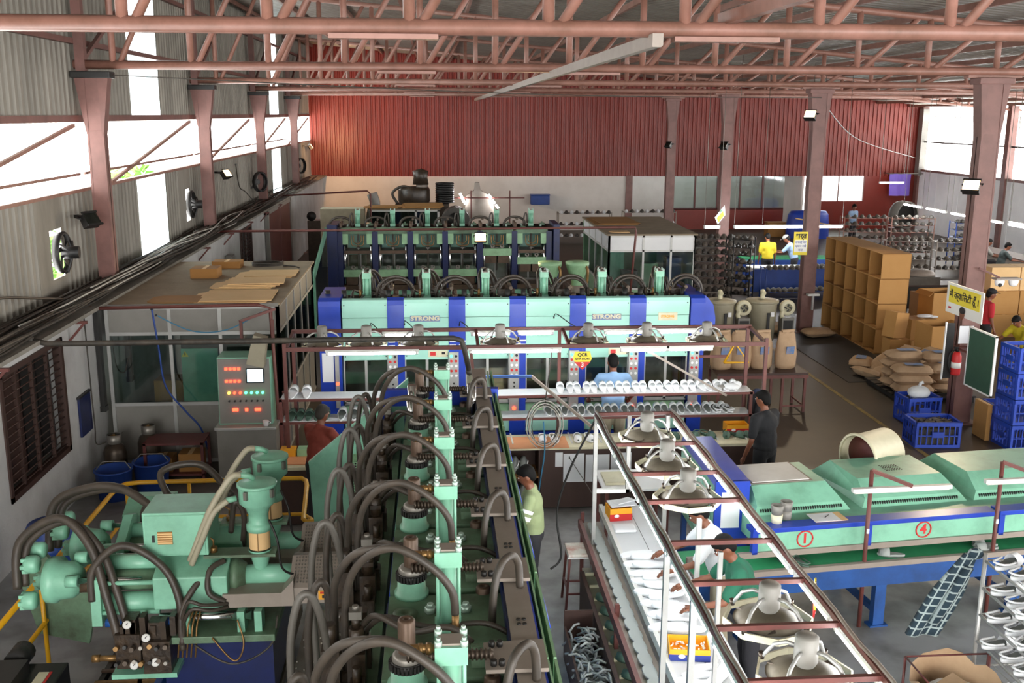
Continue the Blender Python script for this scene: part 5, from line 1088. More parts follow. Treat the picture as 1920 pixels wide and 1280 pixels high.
# ============================================================ QUALITY TABLE ON THE RIGHT OF THE NEAR MACHINE
qt = thing('inspection_table', 'long white inspection table under a row of tube lights', 'table', (2.1, 7.2, 0))
Q = lambda b, n, m, **k: b.build(n, m, qt, w=True, **k)
Q(MB().bx(1.86, 2.42, 4.2, 10.7, .84, .87), 'top', 'table_top', bev=.004); Q(MB().bx(2.14, 2.145, 4.2, 10.7, .871, .872), 'seam', 'sign_black')
Q(MB().bx(1.82, 1.86, 4.2, 10.7, .80, .89), 'edge_lip', 'white_paint')
Q(MB().bx(1.6, 1.82, 4.2, 10.6, .70, .72), 'ledge', 'taupe'); Q(MB().bx(1.57, 1.61, 4.2, 10.6, .66, .76), 'ledge_lip', 'maroon_steel')
Q(MB().bx(1.55, 1.85, 4.2, 10.1, .38, .40), 'lower_shelf', 'beige_bin'); Q(MB().bx(1.5, 1.54, 4.2, 9.9, .0, .46), 'skirt', 'brown_wood')
for y in (4.6, 6.6, 8.4, 10.6):
    for x in (1.62, 2.38): Q(MB().bx(x - .02, x + .02, y - .02, y + .02, 0, .84), 'leg', 'maroon_steel')
for k in range(20): Q(MB().bx(1.56, 1.84, 4.4 + k * .29, 4.415 + k * .29, .40, .43), 'shelf_divider', 'cream')
qf = thing('overhead_gantry', 'rusty steel overhead frame with fans and tubes above the inspection table', 'frame', (2.0, 7.1, 0))
Q = lambda b, n, m='maroon_steel', **k: b.build(n, m, qf, w=True, **k)
ZF = 2.15
for x, m in ((1.65, 'taupe'), (2.45, 'taupe')): Q(MB().bx(x - .018, x + .018, 3.6, 10.0, ZF, ZF + .04), 'beam', 'maroon_steel'); Q(MB().tube([(x + .008 * math.sin(k * 1.3), 3.6 + k * .2, ZF + .048 + .004 * math.sin(k * 2.1)) for k in range(33)], .014, 6), 'beam_cable', 'taupe')
for y in (10.0, 9.0, 8.2, 7.55, 6.75, 6.1, 5.5, 4.9): Q(MB().bx(1.65, 2.45, y - .016, y + .016, ZF, ZF + .032), 'cross_bar')
for y in (10.0, 6.72, 5.95): Q(MB().bx(1.63, 1.67, y - .02, y + .02, .0 if y > 9 else .87, ZF), 'post', 'alu')
Q(MB().bx(2.0, 2.03, 6.6, 6.63, .87, ZF), 'post', 'alu'); Q(MB().bx(2.38, 2.42, 9.95, 9.99, .87, ZF), 'post', 'alu'); Q(MB().bx(1.98, 2.02, 9.98, 10.02, 1.3, ZF), 'post', 'alu'); Q(MB().bx(1.67, 2.02, 9.98, 10.02, 1.3, 1.34), 'inner_bar', 'white_paint'); Q(MB().bx(2.36, 2.4, 8.5, 8.54, .87, 1.6), 'post', 'white_paint')
for k in range(8): tube(2.45, 9.85 - k * .72, ZF - .04, 2.45, 9.25 - k * .72, ZF - .04, '%s lit tube from the far end under the right beam of the inspection frame' % ORD[k], 'right tubes of the inspection frame')
for k in range(5): tube(1.65, 9.8 - k * 1.1, ZF - .04, 1.65, 8.85 - k * 1.1, ZF - .04, '%s lit tube from the far end under the left beam of the inspection frame' % ORD[k], 'left tubes of the inspection frame')
for k, y in enumerate((9.5, 8.62, 7.85, 5.75, 5.1)): fan(2.08, y, ZF + .02, ['farthest fan over the inspection table', 'second fan from the far end of the inspection frame', 'third fan from the far end, above the white-shirted worker', 'fan beside the hanging yellow tag', 'nearest fan at the bottom of the photo'][k], 'fans on the inspection frame', .1 * k)
t = thing('station_sign', 'small yellow and red tag hanging beside the inspection frame', 'sign', (2.5, 6.05, 2.06), R(70)); MB().prism([(-.1, .1), (.1, .1), (.125, 0), (.1, -.04), (-.1, -.04), (-.125, 0)], 'y', -.006, .006).build('upper_plate', 'yellow_sign', t, fix=True); MB().prism([(-.11, -.04), (.11, -.04), (0, -.15)], 'y', -.006, .006).build('lower_plate', 'sign_red', t, fix=True); text('numeral', '2', .07, 'white', t, (0, -.008, -.08), (R(90), 0, 0), bold=.002); text('lettering', 'STATION', .04, 'sign_black', t, (0, -.008, .01), (R(90), 0, 0)); MB().cyl((0, 0, .1), (0, 0, .12), .004, n=6).build('hook', 'steel', t)
# white soles spread over the table
rr = random.Random(11)
for k in range(16):
    y = 9.35 - k * .105 + rr.uniform(-.02, .02); lv = k % 2
    t = tag(share('sole_plate', ME['plate', 'white'], None, (1.98 + .1 * lv + rr.uniform(-.02, .02), y, .873 + .024 * lv)), 'white shoe sole in the heap on the inspection table, %s from the far end' % ORD[k], 'sole', 'soles on the inspection table'); t.scale = (1.25, 1.25, 1.5); t.rotation_euler = (0, 0, R(90 + rr.uniform(-18, 18)))
for k in range(5): t = tag(share('sole_plate', ME['plate', 'white'], None, (1.98 + .06 * k, 7.0 + .1 * (k % 3), .873 + .022 * (k // 3))), '%s white shoe sole in the near group on the inspection table' % ORD[k], 'sole', 'near soles'); t.rotation_euler = (0, 0, R(70 + 20 * k))
for k in range(22): t = tag(share('sole_plate', ME['plate', 'grey'], None, (1.715, 10.3 - k * .2, .742)), 'grey round-toed sole on the inspection table ledge, %s from the far end' % ORD[k], 'sole', 'grey soles on the ledge'); t.rotation_euler = (R(10), 0, R(20))
for k in range(11): slide(1.7, 9.3 - k * .29, .405, R(60), 'green', 'dark green slipper under the inspection table, %s compartment from the far end' % ORD[k], 'slippers under the inspection table')
gift(1.98, 10.35, .872, 'orange, yellow and pink carton at the far end of the inspection table', .24, .2, .14, .1)
t = thing('paper_wad', 'white paper lying on top of the orange carton', 'paper', (2.02, 10.38, 1.012)); MB().box((0, 0, .015), (.3, .16, .012), .2, .1).build('sheet', 'paper', t); MB().box((.02, .02, .03), (.24, .14, .01), .5, -.1).build('sheet', 'paper', t)
gift(2.04, 7.45, .872, 'purple and orange carton of white plugs on the inspection table', .32, .24, .1, -.15, 'p')
t = thing('polybag', 'clear white plastic sheet at the far end of the inspection table', 'bag', (1.98, 10.0, .872)); MB().box((0, 0, .02), (.24, .2, .04)).build('sheet', 'eva_white', t, bev=.02)
# grey strap offcuts heaped under the table
b = MB(); rr = random.Random(9)
for k in range(420):
    p = Vector((rr.uniform(1.24, 1.48), rr.uniform(6.5, 8.9), rr.uniform(.02, .42))); a = rr.uniform(0, 6.28); d = Vector((math.cos(a), math.sin(a), rr.uniform(-.3, .5))) * .07
    b.tube([p - d, p + Vector((0, 0, .03)), p + d], .011, 5)
o = b.build('strap_offcuts', 'sole_grey'); tag(o, 'heap of grey strap offcuts beside the inspection table', 'offcuts', kind='stuff')
ob = thing('offcut_bin', 'brown board bin holding the strap offcuts', 'bin', (1.36, 7.7, 0)); MB().bx(-.15, -.13, -1.3, 1.25, 0, .34).build('side_board', 'brown_wood', ob); MB().bx(-.15, .13, 1.25, 1.27, 0, .5).build('end_board', 'brown_wood', ob); MB().bx(-.15, .13, -1.3, 1.25, 0, .015).build('base', 'brown_wood', ob)
# stool
st = thing('stool', 'brown metal stool with a stained white seat beside the inspection table', 'stool', (1.52, 10.05, 0))
MB().bx(-.15, .15, -.16, .16, .62, .65).build('seat', 'stained_white', st, bev=.008); MB().bx(-.152, .152, -.162, .162, .605, .62).build('seat_frame', 'white_paint', st)
for x in (-1, 1):
    for y in (-1, 1): MB().bar((x * .13, y * .13, .61), (x * .17, y * .17, 0), .025, .025).build('leg', 'maroon_steel', st)
for s in (-1, 1): MB().bar((-.155, s * .155, .2), (.155, s * .155, .2), .02, .02).build('stretcher', 'maroon_steel', st); MB().bar((s * .155, -.155, .25), (s * .155, .155, .25), .02, .02).build('stretcher', 'maroon_steel', st)
# side desk beyond the table
sd = thing('side_table', 'white sorting tray table behind the inspection table', 'table', (2.55, 11.8, 0)); MB().bx(-.55, .3, -.35, .35, .74, .77).build('top', 'white', sd)
for x in (-.5, .25):
    for y in (-.3, .3): MB().bx(x - .02, x + .02, y - .02, y + .02, 0, .74).build('leg', 'maroon_steel', sd)
MB().bx(-.5, -.1, -.2, .2, .77, .8).build('tray', 'cream', sd)

# ============================================================ SHOE RACK, PLAID SHIRT AND SACK, BOTTOM RIGHT
sr = thing('shoe_rack', 'grey steel shoe rack with white clogs in the bottom right corner', 'rack', (4.75, 6.6, 0))
Q = lambda b, n, m='alu', **k: b.build(n, m, sr, w=True, **k)
ZS = [1.62, 1.38, 1.14, .90, .66, .42]
for x in (4.5, 5.0):
    for y in (5.6, 7.45): Q(MB().cyl((x, y, 0), (x, y, 1.68), .018, n=8), 'upright')
for z in ZS:
    for x in (4.5, 4.75, 5.0): Q(MB().cyl((x, 5.6, z), (x, 7.45, z), .012, n=8), 'shelf_bar')
    for y in (5.6, 6.2, 6.9, 7.45): Q(MB().cyl((4.5, y, z), (5.0, y, z), .008, n=6), 'cross_wire')
    for k in range(8): Q(MB().cyl((4.55 + k * .06, 5.6, z + .004), (4.55 + k * .06, 7.45, z + .004), .003, n=5), 'mesh_wire')
rr = random.Random(21)
for zi, z in enumerate(ZS[:5]):
    for k in range(6 if zi < 4 else 4): clog(4.63 + rr.uniform(-.03, .03), 7.3 - k * .2 - (.3 if zi == 4 else 0), z + .016, R(-70 + rr.uniform(-15, 15)), 'white', 'white clog on shelf %s of the bottom right rack, %s from the far end' % (['one', 'two', 'three', 'four', 'five'][zi], ORD[k]), 'clogs on the bottom right rack', ins='insole', s=1.15)
# plaid shirt
ps = thing('plaid_shirt', 'dark green and white plaid shirt hanging on the shoe rack', 'shirt', (4.4, 7.5, 1.66))
b = MB(); nx, nz = 10, 12; vs = []
for s in (0, 1):
    for j in range(nz + 1):
        for i in range(nx + 1):
            u_, v_ = i / nx, j / nz; w = .1 + .16 * min(1, v_ * 2.2)
            vs.append((-.36 * v_ + (u_ - .5) * w, (.022 if s else -.022) + .012 * math.sin(u_ * 9 + v_ * 3) * (.4 + v_), -.72 * v_ + .008 * math.cos(u_ * 9) * v_))
n1 = (nx + 1) * (nz + 1); fs = []
for j in range(nz):
    for i in range(nx): a = j * (nx + 1) + i; fs += [(a, a + 1, a + nx + 2, a + nx + 1), (n1 + a + 1, n1 + a, n1 + a + nx + 1, n1 + a + nx + 2)]
for j in range(nz): a = j * (nx + 1); fs += [(a, a + nx + 1, n1 + a + nx + 1, n1 + a), (a + nx, n1 + a + nx, n1 + a + nx + nx + 1, a + nx + nx + 1)]
for i in range(nx): a = nz * (nx + 1) + i; fs += [(a, a + 1, n1 + a + 1, n1 + a), (i, n1 + i, n1 + i + 1, i + 1)]
b.add(vs, fs, True); b.build('body', 'plaid', ps, fix=True); MB().ell((.04, 0, .0), (.07, .05, .05), 10, 6).build('collar', 'plaid', ps); MB().tube([(-.02, -.03, -.1), (-.16, -.05, -.35), (-.3, -.05, -.6)], [.04, .045, .04], 8).build('sleeve', 'plaid', ps)
def opensack(x, y, lab, s=1.):
    t = thing('paper_sack', lab, 'sack', (x, y, 0)); n = 20; b = MB(); vs = []; rr = random.Random(4)
    prof = [(0, 0), (.24, 0), (.27, .1), (.26, .3), (.24, .5), (.25, .58), (.28, .66)]
    for r, z in prof:
        for k in range(n): a = 2 * math.pi * k / n; q = r * (1 + .08 * math.sin(3 * a + z * 6)) + rr.uniform(-.008, .008); vs.append((q * math.cos(a), q * math.sin(a), z + (rr.uniform(-.03, .03) if z > .5 else 0)))
    m = len(prof); b.add(vs, [(i * n + k, i * n + (k + 1) % n, (i + 1) * n + (k + 1) % n, (i + 1) * n + k) for i in range(m - 1) for k in range(n)], True)
    b.build('skin', 'kraft', t); MB().ell((.02, 0, .52), (.2, .19, .05), 14, 6).build('contents', 'cloth_white', t); MB().prism([(-.2, -.05), (.12, -.16), (.05, .12)], 'z', .6, .61).build('flap', 'kraft', t, fix=True)
    t.scale = (s,) * 3
opensack(4.12, 7.05, 'torn open kraft sack at the bottom right below the plaid shirt', 1.25)
t = thing('sack_holder', 'thin red steel frame standing around the open kraft sack', 'frame', (4.12, 7.0, 0))
for x in (-.3, .42):
    for y in (-.3, .3): MB().cyl((x, y, 0), (x, y, .86), .012 if x < 0 else .018, n=8).build('post', 'maroon', t)
for s in (-.3, .3): MB().cyl((-.3, s, .86), (.42, s, .86), .008, n=6).build('rail', 'maroon', t)
for x in (-.3, .42): MB().cyl((x, -.3, .86), (x, .3, .86), .008, n=6).build('rail', 'maroon', t)
# ============================================================ STORE ON THE RIGHT
ORD = ['first', 'second', 'third', 'fourth', 'fifth', 'sixth', 'seventh', 'eighth', 'ninth', 'tenth', 'eleventh', 'twelfth', 'thirteenth', 'fourteenth', 'fifteenth', 'sixteenth', 'seventeenth', 'eighteenth', 'nineteenth', 'twentieth', 'twenty-first', 'twenty-second', 'twenty-third', 'twenty-fourth', 'twenty-fifth', 'twenty-sixth', 'twenty-seventh', 'twenty-eighth']
# wall of open cardboard boxes, mouths towards the aisle
w, d, h, q = .66, .64, .56, .012
b = MB().bx(0, w, 0, d, 0, q).bx(0, w, 0, d, h - q, h).bx(0, w, 0, q, 0, h).bx(0, w, d - q, d, 0, h).bx(w - q, w, 0, d, 0, h)
bm_ = mk('walls', b, 'card'); fm_ = mk('flap', MB().bx(.0, .1, .02, d - .02, q, q + .006), 'card_in')
for r_ in range(4):
    for c in range(5):
        t = thing('cardboard_box', 'open box in the box wall, %s row up, %s from the near end' % (ORD[r_], ORD[c]), 'box', (9.78 + random.uniform(-.012, .012), 21.4 + c * .645, r_ * .562), group='open boxes in the box wall'); share('walls', bm_, t, (0, 0, 0)); share('flap', fm_, t, (0, 0, 0))
carton(9.95, 20.75, 0, .45, .4, .5, 'cardboard box on the floor in front of the box wall')
t = carton(9.9, 20.8, .51, .42, .3, .55, 'tall cardboard box leaning on the lower box by the box wall', rz=.5); t.rotation_euler.y = R(9)
carton(10.75, 21.4, 0, .6, .5, .35, 'cardboard box at floor level under the box with white plastic', rz=.1); carton(10.75, 21.4, .36, .6, .45, .45, 'cardboard box with white plastic sheeting on its lid', rz=.05)
t = thing('plastic_sheet', 'crumpled white plastic sheet on a cardboard box', 'plastic', (10.85, 21.35, .83)); MB().ell((0, 0, .03), (.2, .12, .04), 12, 6).build('crumple', 'paper', t); MB().ell((.16, -.06, .02), (.12, .07, .03), 10, 6).build('fold', 'paper', t)
carton(11.45, 21.9, 0, .68, .6, .6, 'lower cardboard box below the tall open box', rz=.08); carton(11.45, 21.9, .61, .7, .6, .72, 'tall open cardboard box stacked behind the sack pile', rz=.08, open_=True)
carton(10.55, 20.0, 0, .78, .66, .98, 'large open cardboard box beside the chalkboard', rz=.05, open_=True, fl=False)
carton(12.5, 24.6, 0, .6, .6, .8, 'cardboard box far behind the tall open box', rz=0, m='card_in'); carton(10.9, 24.5, 0, .5, .5, .9, 'cardboard box just behind the box wall end', m='card')
for i in range(4):
    for k in range(3): carton(13.6 + i * .74, 23.2 + .05 * k, k * .56, .72, .6, .555, 'sealed carton behind the man in a cap, %s layer up, %s from left' % (ORD[k], ORD[i]), m='card_pale' if k == 2 else 'card', group='sealed cartons on the right')
for i in range(3): carton(13.3 + i * .75, 20.6, 0, .7, .6, .78, '%s carton from the left behind the blue crates' % ORD[i].capitalize(), group='cartons behind the crates')
# sacks
def pillow(L, W, H, seed, n=12, m=8):
    rr = random.Random(seed); vs = []; fs = []
    def f(u): return max(0, 1 - abs(u) ** 5) ** .6
    ph = [rr.uniform(0, 6) for _ in range(4)]
    for s in (1, -1):
        for j in range(m + 1):
            for i in range(n + 1):
                u_, v_ = -1 + 2 * i / n, -1 + 2 * j / m
                z = s * H / 2 * f(u_) * f(v_) * (1 + .12 * math.sin(3 * u_ + ph[0]) * math.cos(2.5 * v_ + ph[1]))
                vs.append((L / 2 * u_ * (1 - .06 * v_ * v_) + .012 * math.sin(5 * v_ + ph[2]), W / 2 * v_ * (1 - .06 * u_ * u_) + .012 * math.sin(4 * u_ + ph[3]), H / 2 + z))
    g = (n + 1) * (m + 1)
    for j in range(m):
        for i in range(n): a = j * (n + 1) + i; fs += [(a, a + 1, a + n + 2, a + n + 1), (g + a + 1, g + a, g + a + n + 1, g + a + n + 2)]
    return MB().add(vs, fs, True)
def patch(L, W, H):
    vs = []; n = 6
    for j in range(n + 1):
        for i in range(n + 1): u_, v_ = -.45 + .9 * i / n, -.45 + .9 * j / n; vs.append((L / 2 * u_, W / 2 * v_, H * 1.06 * (1 - .02 * (u_ * u_ + v_ * v_)) + .004))
    return MB().add(vs, [(j * (n + 1) + i, j * (n + 1) + i + 1, (j + 1) * (n + 1) + i + 1, (j + 1) * (n + 1) + i) for j in range(n) for i in range(n)], True)
SK = [mk('skin', pillow(.74, .46, .19, k), 'kraft') for k in range(4)]; SKs = mk('end_seam', MB().box((.375, 0, .095), (.04, .4, .012)), 'kraft'); SKp = mk('print', patch(.74, .46, .19), 'kraft_print')
def sack(x, y, z, rz, lab, group, k=0, rx=0., ry=0., s=1., pr=True):
    t = thing('kraft_sack', lab, 'sack', (x, y, z), rz, group); t.rotation_euler = (rx, ry, rz); t.scale = (s,) * 3
    share('skin', SK[k % 4], t, (0, 0, 0)); share('end_seam', SKs, t, (0, 0, 0))
    if pr: share('print', SKp, t, (.02, 0, 0))
    return t
pl = thing('pallet', 'dark low pallet under the pile of kraft sacks', 'pallet', (9.25, 18.2, 0))
for k in range(6): MB().bx(-.75, .75, -.75 + k * .26, -.55 + k * .26, .09, .12).build('deck_board', 'black', pl)
for k in (-.7, -.03, .62): MB().bx(k, k + .1, -.75, .75, 0, .09).build('bearer', 'black', pl)
rr = random.Random(8); n = 0
for lay, spots in enumerate((((8.9, 17.75), (8.9, 18.3), (9.65, 17.85), (9.65, 18.4)), ((8.9, 17.8), (8.95, 18.35), (9.68, 17.9)), ((8.92, 17.85), (9.6, 18.0), (8.95, 18.4)), ((9.0, 18.35), (9.6, 18.15)))):
    for x, y in spots: sack(x, y, .12 + lay * .165, R(rr.uniform(-12, 12)), 'kraft sack in the pile on the pallet, layer %s, %s of the pile' % (['one', 'two', 'three', 'four'][lay], ORD[n]), 'sacks on the pallet', n, pr=(n % 3 != 0)); n += 1
for k, (x, y, z, rz, ry, rx, l) in enumerate(((9.0, 20.3, .0, 60, 0, 0, 'half-empty sack lying nearest the aisle line'), (9.35, 20.0, .02, 35, -25, 0, 'sack propped up over its neighbour beside the pile'), (9.6, 19.6, .25, 30, -35, 0, 'sack with a blue round print leaning up at the back'), (8.75, 19.3, 0, 110, 0, 20, 'crumpled empty sack at the left foot of the pile'), (9.1, 19.2, .05, 80, 0, -15, 'slumped sack between the pile and the loose sacks'), (9.9, 19.3, .3, 20, -30, 0, 'sack leaning on the cardboard boxes'), (9.15, 23.2, .02, 5, 0, 0, 'single sack lying on the dark floor by the column'), (8.4, 23.9, .0, 70, 0, 0, 'sack lying behind the column foot beside the blowers'))): sack(x, y, z, R(rz), l, 'loose sacks', k, R(rx), R(ry), pr=(k in (0, 2, 5)))
mt = tag(MB().bx(8.2, 9.7, 19.0, 23.6, 0, .012).build('floor_mat', 'black'), 'dark sheet spread on the floor under the loose sacks', 'mat')
tb = thing('work_table', 'brown steel table carrying four standing sacks', 'table', (5.75, 17.35, 0)); MB().bx(-.8, .85, -.35, .35, .7, .74).build('top', 'brown_wood', tb); MB().bx(-.8, .85, -.36, -.33, .64, .7).build('apron', 'maroon_steel', tb)
for x in (-.76, .4, .81):
    for y in (-.3, .3): MB().bx(x - .022, x + .022, y - .022, y + .022, 0, .7).build('leg', 'maroon_steel', tb)
MB().bar((.4, -.3, .12), (.81, -.3, .12), .03, .03).build('stretcher', 'maroon_steel', tb); MB().bar((.81, -.3, .12), (.81, .3, .12), .03, .03).build('stretcher', 'maroon_steel', tb)
for k, (x, rz, l) in enumerate(((5.12, 10, 'leftmost standing kraft sack on the brown table'), (5.46, -8, 'second standing kraft sack on the brown table'), (5.85, 5, 'third standing kraft sack on the brown table'), (6.3, 12, 'rightmost standing kraft sack on the brown table, folded top'))):
    t = thing('kraft_sack', l, 'sack', (x, 17.4, .74), R(rz), 'standing sacks on the table'); nn = 16; vs = []; r2 = random.Random(k)
    for r_, z in ((0, 0), (.92, .0), (1.05, .06), (1.1, .25), (1.0, .45), (.85, .6), (.8, .66), (.0, .66)):
        for j in range(nn): a = 2 * math.pi * j / nn; vs.append((.19 * r_ * math.cos(a) * (1 + r2.uniform(-.05, .05)), .13 * r_ * math.sin(a) * (1 if z < .55 else .3), z + (r2.uniform(-.03, .03) if z > .5 else 0)))
    MB().add(vs, [(i * nn + j, i * nn + (j + 1) % nn, (i + 1) * nn + (j + 1) % nn, (i + 1) * nn + j) for i in range(7) for j in range(nn)], True).build('skin', 'kraft', t)
    MB().box((0, -.15, .35), (.16, .01, .14), 0, R(8)).build('print', 'kraft_print', t); MB().box((.02, 0, .68), (.26, .05, .04), .1).build('folded_top', 'kraft', t)
# granule dryers and blowers
def dryer(x, y, lab):
    t = thing('granule_bin', lab, 'bin', (x, y, 0), group='granule bins'); MB().lathe([(0, .1), (.3, .1), (.34, .95), (.34, .98), (0, .98)], n=28).build('body', 'beige_bin', t); MB().lathe([(.35, .98), (.38, .98), (.38, 1.03), (.2, 1.06), (0, 1.07)], n=28).build('lid', 'beige_bin', t)
    MB().tube(bez((0, 0, 1.06), (0, 0, 1.18), (-.03, -.08, 1.24), (-.02, -.16, 1.2)), .055, 12).build('spout', 'cream', t); MB().bx(.02, .08, -.36, -.32, .4, .78).build('sight_slot', 'black', t); MB().bx(.1, .18, -.36, -.33, .7, .8).build('tag', 'white', t)
    for k in range(4): a = k * math.pi / 2 + .6; MB().cyl((.24 * math.cos(a), .24 * math.sin(a), 0), (.24 * math.cos(a), .24 * math.sin(a), .12), .025, n=8).build('foot', 'black', t)
def blower(x, y, lab):
    t = thing('blower', lab, 'blower', (x, y, 0), group='blowers'); MB().bx(-.14, .14, -.12, .14, .0, .66).build('cabinet', 'grey_paint', t); MB().bx(-.11, .11, -.13, -.12, .2, .6).build('panel', 'black', t)
    MB().lathe([(.1, 0), (.17, 0), (.18, .03), (.18, .1), (.1, .12), (0, .12)], (0, -.06, .88), (0, 1, 0), 24).build('housing', 'cream', t)
    for k in range(4): a = k * math.pi / 2; MB().box((.055 * math.cos(a), -.065, .88 + .055 * math.sin(a)), (.07, .01, .035), 0, 0, -a + .5).build('vane', 'black', t)
    MB().tube(bez((-.1, -.02, .8), (-.13, -.02, .72), (-.1, 0, .64)), .05, 10).build('outlet', 'cream', t)
dryer(6.55, 22.6, 'beige granule bin with spout, half hidden behind the blue machine'); blower(7.05, 22.4, 'cream blower between the two granule bins'); dryer(7.55, 22.6, 'beige granule bin with spout, right one'); blower(8.08, 22.4, 'cream blower right of the granule bins')
# blue crates
def crate(x, y, z, rz, lab, w=.72, d=.5, h=.42, fillm=None, group='blue plastic crates'):
    t = thing('plastic_crate', lab, 'crate', (x, y, z), rz, group); MB().bx(-w / 2, w / 2, -d / 2, d / 2, 0, .02).build('base', 'crate_blue', t)
    for s in (-1, 1):
        for ax in (0, 1):
            L = (w if ax == 0 else d)
            b = MB()
            def bar(a0, a1, z0, z1, th=.012, out=0):
                if ax == 0: b.bx(a0, a1, s * d / 2 - th, s * d / 2 + th, z0, z1)
                else: b.bx(s * w / 2 - th, s * w / 2 + th, a0, a1, z0, z1)
            bar(-L / 2, L / 2, h - .06, h, .02); bar(-L / 2, L / 2, 0, .05); bar(-L / 2, L / 2, h * .45, h * .49, .009)
            nb = int(L / .09)
            for k in range(nb + 1): bar(-L / 2 + k * L / nb - .009, -L / 2 + k * L / nb + .009, 0, h, .009)
            bar(-L / 2, -L / 2 + .04, 0, h, .014); bar(L / 2 - .04, L / 2, 0, h, .014); bar(-.1, .1, h * .4, h * .62, .014)
            b.build('side', 'crate_blue', t)
    if fillm:
        b = MB(); rr = random.Random(6)
        for k in range(120): b.box((rr.uniform(-w * .44, w * .44), rr.uniform(-d * .42, d * .42), h * .72 + rr.uniform(0, .07)), (.1, .05, .03), rr.uniform(0, 3), rr.uniform(-.4, .4))
        o = b.build('contents', fillm, t); o['kind'] = 'stuff'
        MB().bx(-w * .44, w * .44, -d * .42, d * .42, .03, h * .7).build('contents_mass', fillm, t)
    return t
crate(8.02, 15.2, 0, R(-4), 'blue crate full of dark offcuts on the aisle floor', fillm='eva_dark')
crate(8.38, 16.45, 0, R(4), 'blue crate behind the column foot, left of the column', .6, .46, .46); crate(9.75, 16.0, 0, R(-3), 'blue crate right of the column foot', .62, .5, .42)
t = thing('plastic_bag', 'white plastic bag bulging out of the crate behind the column', 'bag', (8.38, 16.45, .44)); MB().ell((0, 0, .06), (.2, .15, .12), 12, 8).build('bulge', 'cloth_white', t); MB().tube([(0, 0, .16), (.03, .02, .22), (.07, .0, .24)], .03, 8).build('neck', 'cloth_white', t)
crate(10.3, 16.5, 0, R(5), 'pale carton-topped blue crate behind the chalkboard', .5, .4, .35)
for k, (x, y) in enumerate(((9.42, 15.0), (10.15, 15.1))):
    for j in range(4 if k == 0 else 3): crate(x, y, j * .42, R(2), 'blue crate in the stack at the right edge, %s level, %s stack' % (ORD[j], ['front', 'rear'][k]), .68, .5, .41)
carton(9.0, 15.45, 0, .08, .4, .6, 'flat cardboard panel standing below the chalkboard', m='card')
# notice post: chalkboard, extinguisher, Hindi sign
cbd = thing('chalkboard', 'green chalkboard with a white frame on the column', 'board', (8.79, 15.35, .85))
MB().bx(-.012, .012, -.42, .36, 0, .95).build('panel', 'board_green', cbd)
for z in (-.02, .95): MB().bx(-.018, .018, -.44, .38, z, z + .025).build('frame_rail', 'white', cbd)
for y in (-.44, .36): MB().bx(-.018, .018, y, y + .025, -.02, .97).build('frame_stile', 'white', cbd)
MB().bx(.0, .2, .3, .85, .5, .54).build('bracket', 'maroon_steel', cbd)
cb2 = thing('chalkboard', 'narrow dark board leaf on the left side of the column', 'board', (8.7, 16.1, .85)); MB().bx(-.12, .02, -.012, .012, 0, .95).build('panel', 'black', cb2); MB().bx(-.14, -.12, -.016, .016, -.02, .97).build('frame_stile', 'white', cb2)
ex = thing('fire_extinguisher', 'red fire extinguisher hanging on the column by the chalkboard', 'extinguisher', (8.78, 16.05, .92)); MB().lathe([(0, 0), (.075, 0), (.08, .02), (.08, .32), (.05, .39), (.03, .4), (0, .4)], n=20).build('cylinder', 'sign_red', ex); MB().cyl((0, 0, .4), (0, 0, .46), .025, n=8).bx(-.06, .03, -.01, .01, .45, .48).build('valve', 'black', ex); MB().tube(bez((-.03, 0, .44), (-.13, -.02, .36), (-.14, -.02, .2), (-.1, -.02, .05)), .012, 8).build('hose', 'black', ex); MB().lathe([(.081, .12), (.082, .12), (.082, .22), (.081, .22)], n=20).build('label_band', 'sign_white', ex)
nc = tag(MB().bx(8.8, 9.05, 16.08, 16.09, 1.45, 1.75).build('notice_sheet', 'paper'), 'printed instruction sheet on the column above the extinguisher', 'paper')
sg = thing('notice_board', 'white and yellow Hindi sign board hung above the extinguisher', 'sign', (8.25, 15.0, 2.12))
MB().bx(-.015, .0, -.55, .55, 0, .48).build('board', 'sign_white', sg); MB().bx(-.02, -.015, -.47, .47, .17, .44).build('yellow_field', 'yellow_sign', sg)
text('lettering', 'म\u0948\u0902 क\u094dव\u093e\u093fलट\u0940 ह\u0942\u0901 \u0964', .15, 'sign_black', sg, (-.022, 0, .3), (R(90), 0, R(-90)), sx=1.05, bold=.002)
MB().ell((-.02, .02, .05), (.006, .08, .09), 12, 8).build('portrait_face', 'skin', sg); MB().ell((-.022, .02, .1), (.007, .09, .06), 12, 8).build('portrait_hair', 'sign_black', sg); MB().bx(-.019, -.015, .38, .46, .07, .1).build('badge', 'sign_red', sg)
MB().bar((0, .0, 0), (.6, .9, -.12), .035, .035).build('bracket', 'maroon_steel', sg)
s2 = thing('notice_board', 'yellow and white Hindi sign on the column beside the box wall', 'sign', (8.68, 23.45, 1.95)); MB().bar((.1, 0, .3), (.3, .3, .3), .03, .03).build('bracket', 'maroon_steel', s2); MB().bx(-.17, .17, -.01, .01, 0, .55).build('board', 'yellow_sign', s2); MB().bx(-.15, .15, -.014, -.01, .07, .36).build('white_field', 'sign_white', s2)
text('lettering', 'श\u0930\u094dत', .16, 'sign_black', s2, (0, -.016, .45), (R(90), 0, 0), bold=.004)
for k in range(3): text('lettering', ['सफ\u093eई क\u093e', 'ध\u094dय\u093eन रख\u0947', 'सद\u093e'][k], .075, 'ink_blue', s2, (0, -.016, .3 - k * .09), (R(90), 0, 0))
